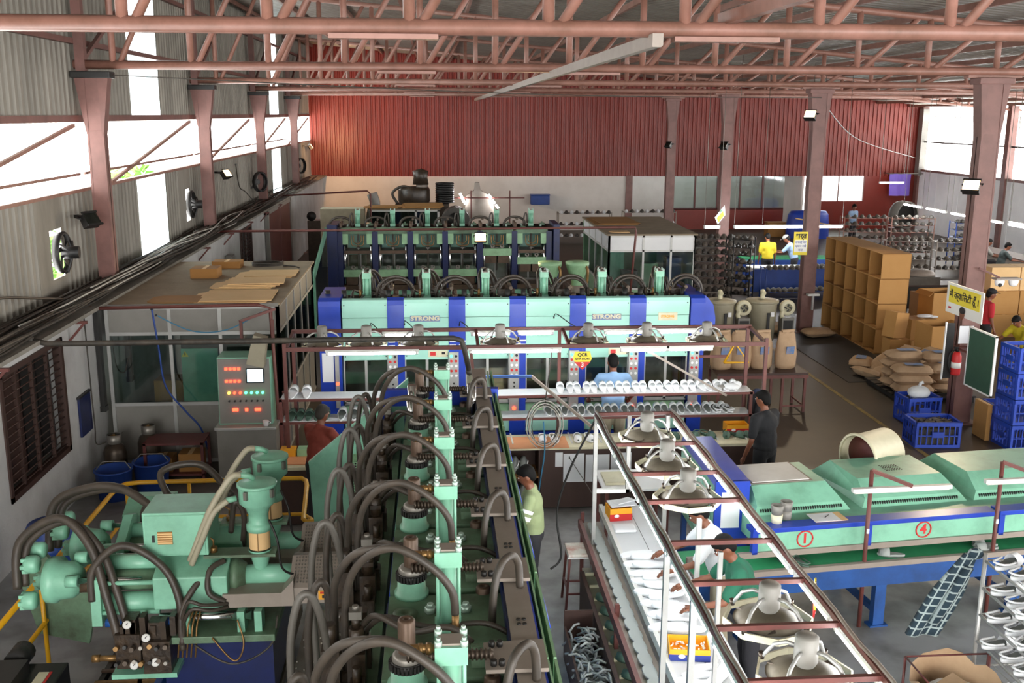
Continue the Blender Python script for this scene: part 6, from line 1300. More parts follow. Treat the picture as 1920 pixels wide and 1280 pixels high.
s3 = thing('notice_board', 'small white and yellow sign hung on the column above the tall shoe rack', 'sign', (8.82, 30.9, 1.98)); MB().bar((.05, 0, .2), (.2, .35, .2), .03, .03).build('bracket', 'maroon_steel', s3); MB().prism([(-.16, .12), (.13, .5), (.17, .2), (-.06, -.1)], 'y', -.01, .01).build('board', 'sign_white', s3, fix=True); MB().prism([(-.1, .1), (.09, .33), (.12, .17), (-.04, -.03)], 'y', -.014, -.01).build('yellow_field', 'yellow_sign', s3, fix=True); MB().ell((.02, -.014, .33), (.03, .004, .04), 10, 6).build('emblem', 'mint', s3)
cr = thing('security_camera', 'pair of white dome cameras on a rusty arm by the right column', 'camera', (9.46, 16.0, 2.45)); MB().bx(-.2, .24, -.08, .08, .1, .13).build('plate', 'taupe', cr); MB().bar((-.1, 0, .13), (-.42, .1, .28), .03, .03).build('arm', 'maroon_steel', cr)
for x in (-.1, .14): MB().lathe([(.075, .1), (.08, .06), (.06, .0), (0, -.02)], (x, 0, 0), n=16).build('dome', 'white', cr)
MB().ell((-.12, -.06, .02), (.035, .03, .035), 10, 6).build('lens', 'black', cr)
t = thing('switch_tray', 'small white switch box on the column by the box wall', 'box', (9.1, 23.55, .95)); MB().bx(-.14, .14, -.1, .05, 0, .05).build('tray', 'white_paint', t); MB().bx(-.02, .02, -.06, .0, -.35, 0).build('conduit', 'alu', t)
# flood lamps
def flood(x, y, z, rz, lab, lit=True, sp=True, tilt=35, power=60, col=(1, .72, .38)):
    t = thing('flood_lamp', lab, 'lamp', (x, y, z), rz, 'flood lamps'); M = Matrix.Rotation(R(-tilt), 4, 'X')
    MB().prism([(-.13, -.1), (.13, -.1), (.1, .1), (-.1, .1)], 'y', -.0, .12).xf(M).build('housing', 'black', t, fix=True)
    MB().bx(-.12, .12, -.012, -.002, -.09, .09).xf(M).build('glass_front', 'flood_glow' if lit else 'glass_dim', t); MB().bx(-.14, .14, -.02, .0, .09, .12).bx(-.14, .14, -.02, .0, -.12, -.09).xf(M).build('bezel', 'black', t)
    MB().tube([(-.15, .06, 0), (-.15, .18, .02), (.15, .18, .02), (.15, .06, 0)], .012, 6).build('bracket', 'black', t); MB().bx(-.03, .03, .17, .34, -.01, .04).build('mount', 'black', t)
    return t
flood(8.72, 23.5, 5.22, R(-40), 'lit flood lamp on the column beside the box wall'); flood(8.7, 16.0, 4.1, R(-40), 'lit flood lamp on the nearest right column')
flood(1.05, 23.3, 2.42, R(0), 'bright flood lamp hanging on the pipe before the far machine', tilt=20)
flood(-5.1, 43.6, 3.85, R(110), 'lit flood lamp at the far end of the left wall'); flood(-5.05, 25.6, 3.75, R(70), 'lit flood lamp on the left wall beyond the second column')
flood(8.85, 31.0, 4.3, R(-50), 'unlit black flood lamp on the third right column', False); flood(8.85, 38.5, 4.1, R(-50), 'unlit black flood lamp on the farthest right column', False); flood(-5.1, 15.6, 3.65, R(60), 'unlit black flood lamp on the left wall beside the first column', False)
def spot(loc, tgt, power, col, size=R(120), blend=.8, rad=.12):
    l = bpy.data.lights.new('flood_beam', 'SPOT'); l.energy = power; l.color = col; l.spot_size = size; l.spot_blend = blend; l.shadow_soft_size = rad
    o = bpy.data.objects.new('flood_beam', l); COL.objects.link(o); o.location = loc; o.rotation_euler = (Vector(tgt) - Vector(loc)).to_track_quat('-Z', 'Y').to_euler()
spot((-4.6, 41.8, 3.9), (-1.5, 46.3, 4.0), 120, (1, .55, .25), R(150)); spot((1.05, 23.1, 2.35), (1.0, 18, 1.0), 90, (1, .72, .4)); spot((8.6, 23.2, 5.1), (6, 18, 0), 60, (1, .8, .55)); spot((8.55, 15.7, 4.0), (6, 12, 0), 50, (1, .8, .55))
# aluminium glass cabin behind the blue machine
gc = thing('glass_cabin', 'aluminium and glass cabin with a dusty flat roof behind the blue machine', 'cabin', (5.5, 25.4, 0))
Q = lambda b, n, m, **k: b.build(n, m, gc, w=True, **k)
for x in (4.4, 5.28, 6.0, 6.6): Q(MB().bx(x, x + .05, 25.4, 25.45, 0, 2.2), 'post', 'white_paint')
for z in (.0, .8, 1.78, 2.15): Q(MB().bx(4.4, 6.65, 25.4, 25.45, z, z + .05), 'rail', 'white_paint')
for a, c in ((4.45, 5.28), (5.33, 6.0), (6.05, 6.6)): Q(MB().bx(a, c, 25.42, 25.43, 1.83, 2.15), 'panel', 'white_panel'); Q(MB().bx(a, c, 25.42, 25.43, .85, 1.78), 'pane', 'glass'); Q(MB().bx(a, c, 25.42, 25.43, .05, .8), 'panel', 'mint_pale')
for k in range(5):
    y = 25.4 + k * 1.09; Q(MB().bx(4.4, 4.45, y, y + .05, 0, 2.2), 'post', 'white_paint')
    if k < 4: Q(MB().bx(4.42, 4.43, y + .05, y + 1.09, .85, 1.78), 'pane', 'glass'); Q(MB().bx(4.42, 4.43, y + .05, y + 1.09, 1.83, 2.15), 'panel', 'white_panel'); Q(MB().bx(4.42, 4.43, y + .05, y + 1.09, .05, .8), 'panel', 'mint_pale')
for z in (.0, .8, 1.78, 2.15): Q(MB().bx(4.4, 4.45, 25.4, 29.8, z, z + .05), 'rail', 'white_paint')
Q(MB().bx(6.62, 6.65, 25.4, 29.8, 0, 2.2), 'side_wall', 'white_panel'); Q(MB().bx(4.4, 6.65, 29.75, 29.8, 0, 2.2), 'back_wall', 'mint_pale'); Q(MB().bx(4.36, 6.7, 25.36, 29.85, 2.2, 2.24), 'roof_board', 'dusty')
slabs(4.5, 5.6, 27.6, 29.4, 2.24, 'brown cardboard sheet on the glass cabin roof', 'card_in', n=2); slabs(4.6, 5.0, 25.7, 26.1, 2.24, 'small pale sheet on the front of the glass cabin roof', 'card_pale')
for k, (x, y, hh, m) in enumerate(((4.8, 26.6, 1.7, 'mint'), (5.1, 26.2, 1.2, 'black'), (5.7, 26.5, 1.35, 'mint_pale'), (6.3, 26.4, 1.5, 'blue_steel'))):
    t = thing('cabinet', ['tall mint cabinet inside the glass cabin', 'dark cabinet inside the glass cabin front', 'pale green cabinet inside the glass cabin', 'blue cabinet at the right inside the glass cabin'][k], 'cabinet', (x, y, 0)); MB().bx(-.2, .2, -.2, .2, 0, hh).build('body', m, t); MB().bx(-.18, .18, -.215, -.2, .06, hh - .06).build('door', m, t); MB().bx(.12, .14, -.23, -.215, hh * .5, hh * .6).build('handle', 'steel', t)
# hopper pair beside the far machine
hp = thing('feed_hopper', 'pair of mint feed hoppers with beige hoses beside the far machine', 'hopper', (2.85, 21.8, 0))
for x in (-.35, .25):
    h = MB().lathe([(.06, 1.2), (.1, 1.3), (.12, 1.5), (.12, 1.62), (.24, 1.95), (.26, 2.0), (.26, 2.06), (0, 2.06)], (x, 0, 0), n=24).build('cone', 'mint_pale', hp); MB().lathe([(.13, 1.34), (.15, 1.34), (.15, 1.55), (.13, 1.55)], (x, 0, 0), n=20).build('drum', 'taupe', h)
    MB().tube(bez((x + .1, -.1, 2.04), (x + .2, -.2, 1.9), (x + .15, -.2, 1.5), (x - .1, -.25, 1.15)), .03, 8).build('hose', 'brass', hp); MB().cyl((x, 0, 0), (x, 0, 1.2), .09, n=12).build('stand', 'mint', hp)
MB().bx(-.8, .7, -.35, .35, .6, .95).build('carriage', 'mint_pale', hp); MB().lathe([(0, 0), (.22, 0), (.25, .1), (.25, .5), (0, .55)], (.7, .0, 1.15), (1, 0, .2), 20).build('motor', 'mint', hp); MB().tube(bez((-.6, -.2, 1.0), (-.7, -.3, 1.4), (-.3, -.35, 1.6), (.2, -.3, 1.3)), .035, 8).build('cable', 'rubber', hp)

# ============================================================ SHOE TROLLEYS AND FAR GOODS
far_n = {'n': 0}
def trolley(x, y, w, d, hgt, n, lab, frame='steel', rz=0., kinds=('brown',), per=7, slope=-.28, sn=''):
    t = thing('shoe_trolley', lab, 'rack', (x, y, 0), rz, 'shoe trolleys')
    for a in (-1, 1):
        for c in (-1, 1): MB().cyl((a * w / 2, c * d / 2, 0), (a * w / 2, c * d / 2, hgt), .02, n=6).build('upright', frame, t)
    for k in range(n):
        z = .25 + k * (hgt - .3) / max(1, n - 1)
        for c in (-1, 1): MB().bar((-w / 2, c * d / 2, z - slope * 0), (w / 2, c * d / 2, z), .025, .02).build('shelf_rail', frame, t)
        MB().bx(-w / 2, w / 2, -d / 2, d / 2, z - .006, z).build('shelf', frame, t)
    c_, s_ = math.cos(rz), math.sin(rz)
    for k in range(n):
        z = .25 + k * (hgt - .3) / max(1, n - 1)
        for i in range(per):
            lx = -w / 2 + (i + .5) * w / per; kd = kinds[(i + k) % len(kinds)]
            o = tag(share('clog', ME['clog', kd], None, (x + lx * c_, y + lx * s_ - d * .2, z + .003), rz + R(180 + random.uniform(-12, 12))), '%s shoe, %s from left, %s shelf up, %s' % (kd, ORD[i], ORD[k], sn), 'shoe', 'shoes on the trolleys'); o.rotation_euler.x = R(0)
            o.scale = (1.5,) * 3
    return t
trolley(7.55, 27.3, 1.2, .5, 1.95, 9, 'tall trolley crammed with brown shoes right of the glass cabin', 'black', R(-4), ('brown', 'brown', 'dark'), 7, sn='tall trolley by glass cabin')
trolley(8.6, 27.9, .7, .5, 1.85, 8, 'second dark trolley beside the tall shoe trolley', 'black', R(-30), ('brown', 'dark'), 4, sn='turned black trolley')
for k, (x, y) in enumerate(((10.0, 28.2), (11.3, 28.4))): trolley(x, y, 1.2, .5, .95, 2, ['low blue trolley of shoes before the yellow-shirted worker', 'low blue trolley of shoes right of the yellow-shirted worker'][k], 'tub_blue', 0, ('brown', 'ash'), 7, sn=['left', 'right'][k] + ' low blue trolley')
for k, (x, y, w_, n_, l) in enumerate(((15.9, 36.6, 1.6, 6, 'leftmost pink-framed rack behind the box wall'), (17.6, 36.4, 1.6, 6, 'tall pink-framed rack right of the leftmost rack'), (15.7, 32.6, 1.5, 4, 'low rusty rack in front of the tall racks'), (17.2, 32.2, 1.4, 4, 'second low rusty rack in front of the tall racks'), (18.9, 34.8, 1.0, 6, 'dark blue rack near the right column'))): trolley(x, y, w_, .5, 1.55 if n_ > 4 else 1.2, n_, l, ['primer', 'primer', 'taupe', 'taupe', 'tub_blue'][k], R((-4, -3, -8, -8, 0)[k]), (('ash', 'brown'), ('ash', 'brown'), ('brown',), ('brown', 'dark'), ('dark',))[k], 6, sn=['leftmost pink-framed rack', 'second pink-framed rack', 'left low rusty rack', 'right low rusty rack', 'dark blue rack'][k])
trolley(6.2, 41.8, 2.2, .5, 1.25, 3, 'long low rack of pale shoes before the white end wall, left part', 'taupe', 0, ('white', 'dark'), 10, sn='left long end-wall rack'); trolley(9.0, 42.2, 2.2, .5, 1.25, 3, 'long low rack of pale shoes before the white end wall, right part', 'taupe', 0, ('white', 'dark'), 10, sn='right long end-wall rack')
def wtable(x, y, w_, d_, z, lab, top='white', legm='tub_blue', rz=0.):
    t = thing('work_table', lab, 'table', (x, y, 0), rz); MB().bx(-w_ / 2, w_ / 2, -d_ / 2, d_ / 2, z, z + .04).build('top', top, t)
    for a in (-1, 1):
        for c in (-1, 1): MB().bx(a * w_ / 2 - .03, a * w_ / 2 + .03, c * d_ / 2 - .03, c * d_ / 2 + .03, 0, z).build('leg', legm, t)
    MB().bx(-w_ / 2, w_ / 2, -d_ / 2 - .02, -d_ / 2, .1, z).build('apron', legm, t)
wtable(10.6, 29.2, 2.6, .6, .78, 'white-topped blue work table by the yellow-shirted worker'); wtable(10.95, 30.9, 2.8, .7, .82, 'green-topped work table behind the yellow-shirted worker', 'belt_green')
wtable(18.6, 30.2, .8, 7, .8, 'long brown bench before the three seated workers on the right', 'brown_wood', 'brown_wood'); wtable(14.3, 19.3, 1.6, .9, .8, 'pale table beside the yellow-shirted man at the right edge', 'cream', 'card'); wtable(14.2, 26.5, 3.0, .8, .7, 'brown table with crates behind the cardboard boxes', 'brown_wood', 'black')
t = thing('basin', 'blue plastic basin on the brown table behind the cardboard boxes', 'basin', (15.0, 26.4, .74)); MB().lathe([(0, .01), (.3, .01), (.4, .2), (.43, .2), (.43, .18), (.33, 0), (0, 0)], n=24).build('bowl', 'crate_blue', t); MB().bx(.1, .5, .2, .23, .0, .45).build('card_sheet', 'card_pale', t)
t = thing('sack_tub', 'grey tub with a sack in it on the brown table', 'tub', (13.2, 26.4, .74)); MB().bx(-.5, .4, -.3, .3, 0, .22).build('tub', 'hose_grey', t); MB().ell((0, 0, .25), (.4, .25, .14), 12, 8).build('sack', 'taupe', t)
# far lamps
for k, (x0, x1) in enumerate(((8.0, 8.45), (8.9, 9.75), (9.75, 11.05), (11.4, 12.2))): tube(x0, 29.6, 1.95, x1, 29.6, 1.95, ['short lit tube left of the column over the far work tables', 'lit tube just right of the column over the far work tables', 'long lit tube above the yellow-shirted worker', 'lit tube left of the yellow Hindi sign'][k], 'tubes over the far tables', 'tube_far', .045, True)
tube(19.7, 44.0, 2.3, 20.8, 44.0, 2.3, 'lit tube hanging before the red end wall', 'far tubes', 'tube_far', .04, True)
for k in range(7): tube(17.4, 36.6 - k * 1.75, 2.0, 17.4, 35.2 - k * 1.75, 2.0, '%s lit tube from the far end of the row along the right wall' % ORD[k], 'tubes along the right wall', 'tube_far', .035, True)
for k in range(4): tube(20.6, 35.0 - k * 1.6, 1.5, 20.6, 33.8 - k * 1.6, 1.5, '%s lit tube in the low row on the right wall' % ORD[k], 'low tubes on the right wall', 'tube_far', .03, True)
for x_, y_, z_ in ((9.5, 29.6, 2.02), (11.8, 29.6, 2.02), (20.2, 44, 2.36), (17.4, 36, 2.06), (17.4, 32.4, 2.06), (17.4, 28.8, 2.06)): pass
# posters on the right wall
for k, (y, z0, z1, m) in enumerate(((30.6, 1.2, 2.0, 'sign_white'), (29.2, 1.5, 1.9, 'orange_tag'))):
    t = thing('poster', ['white and yellow poster on the right wall above the workers', 'small orange poster on the right wall'][k], 'poster', (22.36, y, z0)); MB().bx(-.02, 0, -.7 if k == 0 else -.2, .7 if k == 0 else .2, 0, z1 - z0).build('sheet', m, t); MB().bx(-.024, -.02, -.5 if k == 0 else -.1, .3 if k == 0 else .1, .2, .5 if k == 0 else .3).build('print', 'mint_pale' if k == 0 else 'sign_red', t)
# purple tarp, red crates, blue cloths at the far end
t = thing('tarpaulin', 'purple tarpaulin hanging in the far right corner', 'tarpaulin', (21.4, 45.6, 1.6)); b = MB(); vs = []
for j in range(6):
    for i in range(9): vs.append((-.5 + i * .125, .08 * math.sin(i * 1.7 + j * .3), j * .2))
b.add(vs, [(j * 9 + i, j * 9 + i + 1, (j + 1) * 9 + i + 1, (j + 1) * 9 + i) for j in range(5) for i in range(8)], True); mat('purple', '7d62c4', .7); b.build('cloth', 'purple', t); MB().cyl((-.55, 0, 1.0), (1.1, .0, 1.0), .02, n=6).cyl((-.5, 0, 1.0), (-.5, .7, 1.0), .02, n=6).build('rod', 'steel', t)
t = thing('tarpaulin', 'blue tarpaulin over goods beside the second-last column', 'tarpaulin', (16.2, 43, 0)); b = MB(); vs = []
for j, (s, z) in enumerate(((1.0, 0), (.97, .6), (.92, 1.0), (.8, 1.15), (.0, 1.2))):
    for i in range(16): a = 2 * math.pi * i / 16; vs.append((.95 * s * math.cos(a) * (1 + .06 * math.sin(3 * a)), .6 * s * math.sin(a), z))
b.add(vs, [(j * 16 + i, j * 16 + (i + 1) % 16, (j + 1) * 16 + (i + 1) % 16, (j + 1) * 16 + i) for j in range(4) for i in range(16)], True); b.build('cover', 'crate_blue', t); MB().bar((-.8, -.62, .9), (.8, -.62, .6), .05, .05).build('pole', 'card_pale', t)
for k, (x, y, z, w_, d_, h_, m, l) in enumerate(((14.9, 43.5, 0, .8, .5, .6, 'card_in', 'brown carton left of the blue tarpaulin'), (4.78, 46.0, 1.2, .85, .4, .42, 'tub_blue', 'blue storage box mounted on the white end wall'))):
    t = thing('storage_box', l, 'box', (x, y, z)); MB().bx(-w_ / 2, w_ / 2, -d_ / 2, d_ / 2, 0, h_).build('body', m, t, bev=.03); MB().bx(-w_ / 2 - .02, w_ / 2 + .02, -d_ / 2 - .02, d_ / 2 + .02, h_, h_ + .04).build('lid', m, t)
t = thing('drum_fan', 'round grey drum fan on the floor right of the far column', 'fan', (19.3, 41.0, .9)); MB().lathe([(.5, 0), (.56, 0), (.58, .1), (.56, .5), (.5, .5)], (0, 0, .3), (.3, -1, 0), 24).build('casing', 'grey_paint', t); MB().lathe([(0, .3), (.5, .3)], (0, 0, .3), (.3, -1, 0), 24).build('grille', 'black', t); MB().bx(-.4, .4, -.4, .3, -.9, -.25).build('stand', 'maroon_steel', t)
# behind the far machine: cabinet with cardboard, tower of coils, light arch
oc = thing('panel_cabin', 'white framed cabinet under bent cardboard sheets behind the far machine', 'cabin', (-1.0, 34.5, 0))
for k in range(4): MB().bx(-1.15 + k * .75, -1.08 + k * .75, -.4, -.35, 0, 2.05).build('post', 'white_paint', oc)
for z in (0, 1.5, 2.0): MB().bx(-1.15, 1.17, -.4, -.34, z, z + .06).build('rail', 'white_paint', oc)
for k in range(3): MB().bx(-1.08 + k * .75, -.4 + k * .75, -.38, -.37, 1.56, 2.0).build('pane', 'glass_dim', oc); MB().bx(-1.08 + k * .75, -.4 + k * .75, -.38, -.37, .06, 1.5).build('panel', 'grey_paint', oc)
MB().bx(-1.2, 1.2, -.42, .5, 2.06, 2.1).build('roof', 'dusty', oc); MB().bx(-1.15, 1.17, .45, .5, 0, 2.06).build('back', 'grey_paint', oc)
slabs(-2.25, -1.2, 33.9, 34.8, 2.13, 'bent orange cardboard sheet, left, on the white cabinet', 'card', n=2); slabs(-1.1, .2, 33.9, 34.8, 2.16, 'bent orange cardboard sheet, right, on the white cabinet', 'card', n=3, tilt=.06)
ct = thing('compressor_tower', 'dark machine tower with coiled springs behind the white cabinet', 'machine', (-.35, 38.6, 0)); MB().bx(-1.1, .9, -.5, .5, 0, 1.9).build('base', 'iron', ct)
MB().lathe([(.55, 0), (.6, .1), (.6, .5), (.55, .6), (.2, .62)], (-.4, 0, 1.9), n=20).build('drum', 'greasy', ct); MB().cyl((-.1, 0, 1.9), (-.1, 0, 3.0), .22, n=12).build('column', 'taupe', ct); MB().lathe([(.0, 0), (.3, 0), (.26, .3), (.3, .5), (0, .6)], (-.15, 0, 2.6), n=12).build('head', 'greasy', ct)
for k in range(9): MB().tube([(.75 + .32 * math.cos(a * .524), .32 * math.sin(a * .524), 1.95 + k * .085) for a in range(13)], .04, 6).build('coil_turn', 'black', ct)
MB().tube(bez((-1.0, -.3, 1.9), (-1.2, -.3, 2.3), (-.8, -.3, 2.55), (-.3, -.3, 2.4)), .05, 8).build('hose', 'rubber', ct)
t = thing('generator', 'cream cabinet with a twisted duct left of the white cabinet', 'machine', (-3.0, 35.6, 0)); MB().bx(-.9, .6, -.4, .4, 0, 2.0).build('cabinet', 'cream', t); MB().tube(bez((.8, 0, 1.5), (.85, 0, 1.9), (.95, 0, 2.15), (.85, 0, 2.5)), [.18] * 25, 12).build('duct', 'grey_paint', t); MB().lathe([(0, 0), (.16, 0), (.16, .1), (0, .1)], (-1.2, -.3, 1.75), (0, -1, 0), 16).build('blower', 'black', t); MB().bx(-1.35, -.9, -.35, .3, 0, 1.6).build('side_unit', 'iron', t)
ar = thing('light_arch', 'brown frame with short bright tubes before the white end wall', 'frame', (1.6, 39.5, 0)); MB().bx(-1.3, 1.9, -.03, .03, 2.0, 2.05).build('crossbar', 'maroon_steel', ar)
for x in (-1.25, -.2, 1.3): MB().bx(x, x + .05, -.03, .03, 0, 2.3).build('post', 'maroon_steel', ar)
MB().prism([(-.45, 1.2), (.9, 1.2), (.55, 2.1), (.2, 2.3), (.15, 2.6), (-.02, 2.6), (-.05, 2.3), (-.35, 2.1)], 'y', .1, .4).build('machine_body', 'taupe', ar, fix=True)
for k, (x, z, dx, dz) in enumerate(((-.6, 2.2, .1, -.22), (-.5, 1.98, .1, -.18), (.5, 2.15, .1, -.14), (.64, 1.95, .1, -.14), (.78, 1.75, .1, -.12))): MB().cyl((x, -.06, z), (x + dx, -.06, z + dz), .04, n=8).build('tube', 'tube_far', ar)
t = thing('tunnel_machine', 'round-topped grey tunnel machine behind the far machine', 'machine', (.75, 36.0, 0)); b = MB(); vs = []
prof = [(-.5, 0), (-.5, 1.5)] + [(.5 * math.cos(math.pi - a * math.pi / 8), 1.5 + .5 * math.sin(a * math.pi / 8)) for a in range(9)] + [(.5, 0)]
b.prism(prof, 'y', -.3, .5); b.build('shell', 'hose_grey', t, fix=True); MB().lathe([(0, 0), (.3, 0), (.32, .03), (0, .05)], (0, -.3, 1.5), (0, -1, 0), 20).build('door', 'black', t)
# ============================================================ PEOPLE
def voxel(b, name, m, vox, smooth=6):
    me = b.mesh('tmp'); o = bpy.data.objects.new('tmp', me)
    r = o.modifiers.new('r', 'REMESH'); r.mode = 'VOXEL'; r.voxel_size = vox; r.use_smooth_shade = True
    s = o.modifiers.new('s', 'SMOOTH'); s.factor = .5; s.iterations = smooth
    return baked(o, name, m)
def cap(b, a, c, r0, r1, n=10):
    a = Vector(a); c = Vector(c); b.cyl(a, c, r0, r1, n=n); b.ell(a, (r0,) * 3, n, 6); b.ell(c, (r1,) * 3, n, 6)
def person(label, loc, rz, shirt, trousers='cloth_dark', lean=0., arms=None, sit=False, hair='hair', headturn=0., nod=15., vox=.016, long_sleeve=False, capm=None, h=1.0, band=None, build_=1., shortpants=False):
    t = thing('person', label, 'person', loc, rz, 'workers'); pz = .5 if sit else .92
    L = Matrix.Translation((0, 0, pz)) @ Matrix.Rotation(R(lean), 4, 'X') @ Matrix.Translation((0, 0, -pz))   # bends towards -y
    U_ = lambda x, y, z: L @ Vector((x, y, z + (0 if not sit else -.42)))
    bw = build_
    pel = Vector((0, 0, pz)); waist = U_(0, 0, 1.08); chest = U_(0, .0, 1.27); neck0 = U_(0, .01, 1.41); neck1 = U_(0, -.02, 1.5); hc = U_(0, -.035, 1.585)
    sh = [U_(s * .175 * bw, .0, 1.365) for s in (-1, 1)]
    arms = arms or (((-.15, .05, -1), (-.05, -.25, -1)), ((.15, .05, -1), (.05, -.25, -1)))
    el, wr, hd = [], [], []
    for k in (0, 1):
        e = sh[k] + Vector(arms[k][0]).normalized() * .28; w_ = e + Vector(arms[k][1]).normalized() * .245; el.append(e); wr.append(w_); hd.append(Vector(arms[k][1]).normalized())
    hips = [Vector((s * .09, 0, pz - .02)) for s in (-1, 1)]
    if sit: kn = [Vector((s * .12, -.42, .5)) for s in (-1, 1)]; an = [Vector((s * .12, -.4, .09)) for s in (-1, 1)]
    else: kn = [Vector((s * .1, -.02, .49)) for s in (-1, 1)]; an = [Vector((s * .105, .03, .09)) for s in (-1, 1)]
    hr = Matrix.Rotation(R(headturn), 3, 'Z') @ Matrix.Rotation(R(nod + lean * .6), 3, 'X')
    H = lambda x, y, z: hc + hr @ Vector((x, y, z))
    # one continuous body
    b = MB()
    b.ell(pel, (.15, .105, .12), 14, 8); b.ell(waist, (.125, .09, .14), 14, 8); b.ell(chest, (.155, .1, .16), 14, 8); cap(b, sh[0], sh[1], .06, .06); cap(b, neck0, neck1, .055, .05)
    b.ell(hc, (.073, .093, .108), 16, 10, M=hr); b.ell(H(0, -.022, -.055), (.054, .064, .062), 12, 8, M=hr); b.ell(H(0, -.095, -.015), (.014, .022, .026), 8, 6, M=hr)
    for s in (-1, 1): b.ell(H(s * .074, .008, -.012), (.012, .022, .032), 8, 6, M=hr)
    b.ell(H(0, -.082, -.062), (.026, .014, .011), 8, 6, M=hr)
    for k in (0, 1):
        cap(b, sh[k], el[k], .047, .038); cap(b, el[k], wr[k], .038, .027); cap(b, hips[k], kn[k], .078, .055); cap(b, kn[k], an[k], .052, .038); cap(b, an[k], an[k] + Vector((0, -.13, -.045)), .038, .034)
        b.ell(wr[k] + hd[k] * .05, (.034, .034, .034), 10, 6); b.ell(wr[k] + hd[k] * .075, (.032, .032, .032), 10, 6)
    me = voxel(b, 'body', 'skin', vox, 4)
    # fingers rooted in the palm
    f = MB()
    for k in (0, 1):
        d = hd[k]; u, v, _ = basis(d); s = -1 if k == 0 else 1
        p = wr[k] + d * .085
        for j, ln in enumerate((.05, .062, .058, .045)):
            o_ = u * (-.024 + j * .016); c1 = p + o_ + d * ln * .6 - v * .006; c2 = c1 + (d * .75 - v * .6).normalized() * ln * .6
            f.tube([p + o_ - d * .02, c1, c2], [.0095, .009, .0075], 6)
        q = wr[k] + d * .05 + u * .03 * s; f.tube([q - u * .01 * s, q + u * .025 * s + d * .02, q + u * .03 * s + d * .05], [.011, .01, .008], 6)
    import bmesh
    bm = bmesh.new(); bm.from_mesh(me); bm.from_mesh(f.mesh('f')); bm.to_mesh(me); bm.free(); me.polygons.foreach_set('use_smooth', [True] * len(me.polygons))
    put('body', me, t)
    # clothes
    b = MB(); b.ell(waist, (.165 * bw, .125 * bw, .17), 16, 8); b.ell(chest, (.185 * bw, .13 * bw, .16), 16, 8); b.ell(U_(0, 0, .97), (.168 * bw, .125 * bw, .1), 16, 8); cap(b, sh[0] * 1.0, sh[1] * 1.0, .072, .072); cap(b, neck0 - (neck0 - chest) * .25, neck0, .085, .066)
    cap(b, U_(0, 0, .98), U_(0, 0, 1.2), .13 * bw, .13 * bw)
    for k in (0, 1):
        e = sh[k].lerp(el[k], .78 if not long_sleeve else 1.0); cap(b, sh[k], e, .068, .06)
        if long_sleeve: cap(b, el[k], wr[k], .056, .042)
    put('shirt', voxel(b, 'shirt', shirt, vox, 4), t)
    b = MB(); b.ell(pel, (.17 * bw, .125, .12), 16, 8)
    for k in (0, 1):
        cap(b, hips[k], kn[k], .1, .075)
        if not shortpants: cap(b, kn[k], an[k] + Vector((0, 0, .02)), .073, .058)
    put('trousers', voxel(b, 'trousers', trousers, vox, 4), t)
    b = MB()
    for k in (0, 1): s_ = MB(); cap(s_, an[k] + Vector((0, .03, -.045)), an[k] + Vector((0, -.145, -.048)), .048, .044, 8); put('shoe', voxel(s_, 'shoe', 'black', .014, 3), t)
    if band:
        for k in (1,): e = sh[k].lerp(el[k], .62); e2 = sh[k].lerp(el[k], .78); MB().cyl(e, e2, .073, .068, n=14, cap=False).build('sleeve_band', band, t); e3 = sh[k].lerp(el[k], .36); e4 = sh[k].lerp(el[k], .5); MB().cyl(e3, e4, .078, .075, n=14, cap=False).build('sleeve_band', band, t)
    # hair
    b = MB(); b.ell(H(0, .018, .028), (.082, .094, .098), 14, 8, M=hr); b.ell(H(0, .05, -.02), (.072, .058, .07), 12, 8, M=hr); b.ell(H(0, -.05, .07), (.06, .045, .035), 12, 6, M=hr)
    if capm:
        put('hair', voxel(b, 'hair', hair, .014, 3), t); c = MB(); c.ell(H(0, .0, .06), (.088, .105, .07), 16, 8, M=hr); o = c.build('cap', capm, t); MB().ell(H(0, -.12, .045), (.06, .07, .01), 12, 6, M=hr).build('cap_peak', capm, t)
    else: put('hair', voxel(b, 'hair', hair, .014, 3), t)
    for s in (-1, 1): MB().ell(H(s * .03, -.083, .012), (.012, .008, .007), 8, 6, M=hr).build('eye', 'white', t); MB().ell(H(s * .03, -.0905, .012), (.005, .003, .005), 6, 5, M=hr).build('pupil', 'sign_black', t); MB().ell(H(s * .03, -.086, .032), (.018, .006, .004), 8, 5, M=hr).build('eyebrow', hair, t)
    t.scale = (h,) * 3
    return t
A = lambda *v: v
person('man in a black polo shirt standing by the right end of the sandal rack', (4.28, 12.35, 0), R(215), 'cloth_black', 'cloth_black', 4, (((-.5, -.3, -.8), (-.2, -.9, -.2)), ((.35, .1, -1), (.1, -.35, -1))), headturn=10, nod=10, build_=1.12, h=1.01)
person('man in a light blue T-shirt working at the blue machine, seen from behind', (2.6, 14.25, 0), R(180), 'cloth_blue', 'cloth_sand', 6, (((-.55, -.15, -.9), (.1, -.8, -.5)), ((.55, -.15, -.9), (-.1, -.8, -.5))), nod=14, h=1.04, build_=1.05)
person('grey-haired man in a maroon shirt left of the near machine', (-1.5, 12.25, 0), R(145), 'cloth_maroon', 'cloth_dark', 8, (((-.4, -.5, -.8), (.1, -.9, -.2)), ((.4, -.5, -.8), (-.1, -.9, -.2))), hair='hair_grey', nod=14, h=.97, build_=1.05)
person('man in a pale green T-shirt with white sleeve stripes beside the near machine', (1.0, 9.95, 0), R(262), 'cloth_lime', 'cloth_dark', 4, (((-.3, -.5, -.9), (.1, -1, .1)), ((.3, -.3, -.95), (-.1, -.8, -.6))), nod=22, h=.965, band='white')
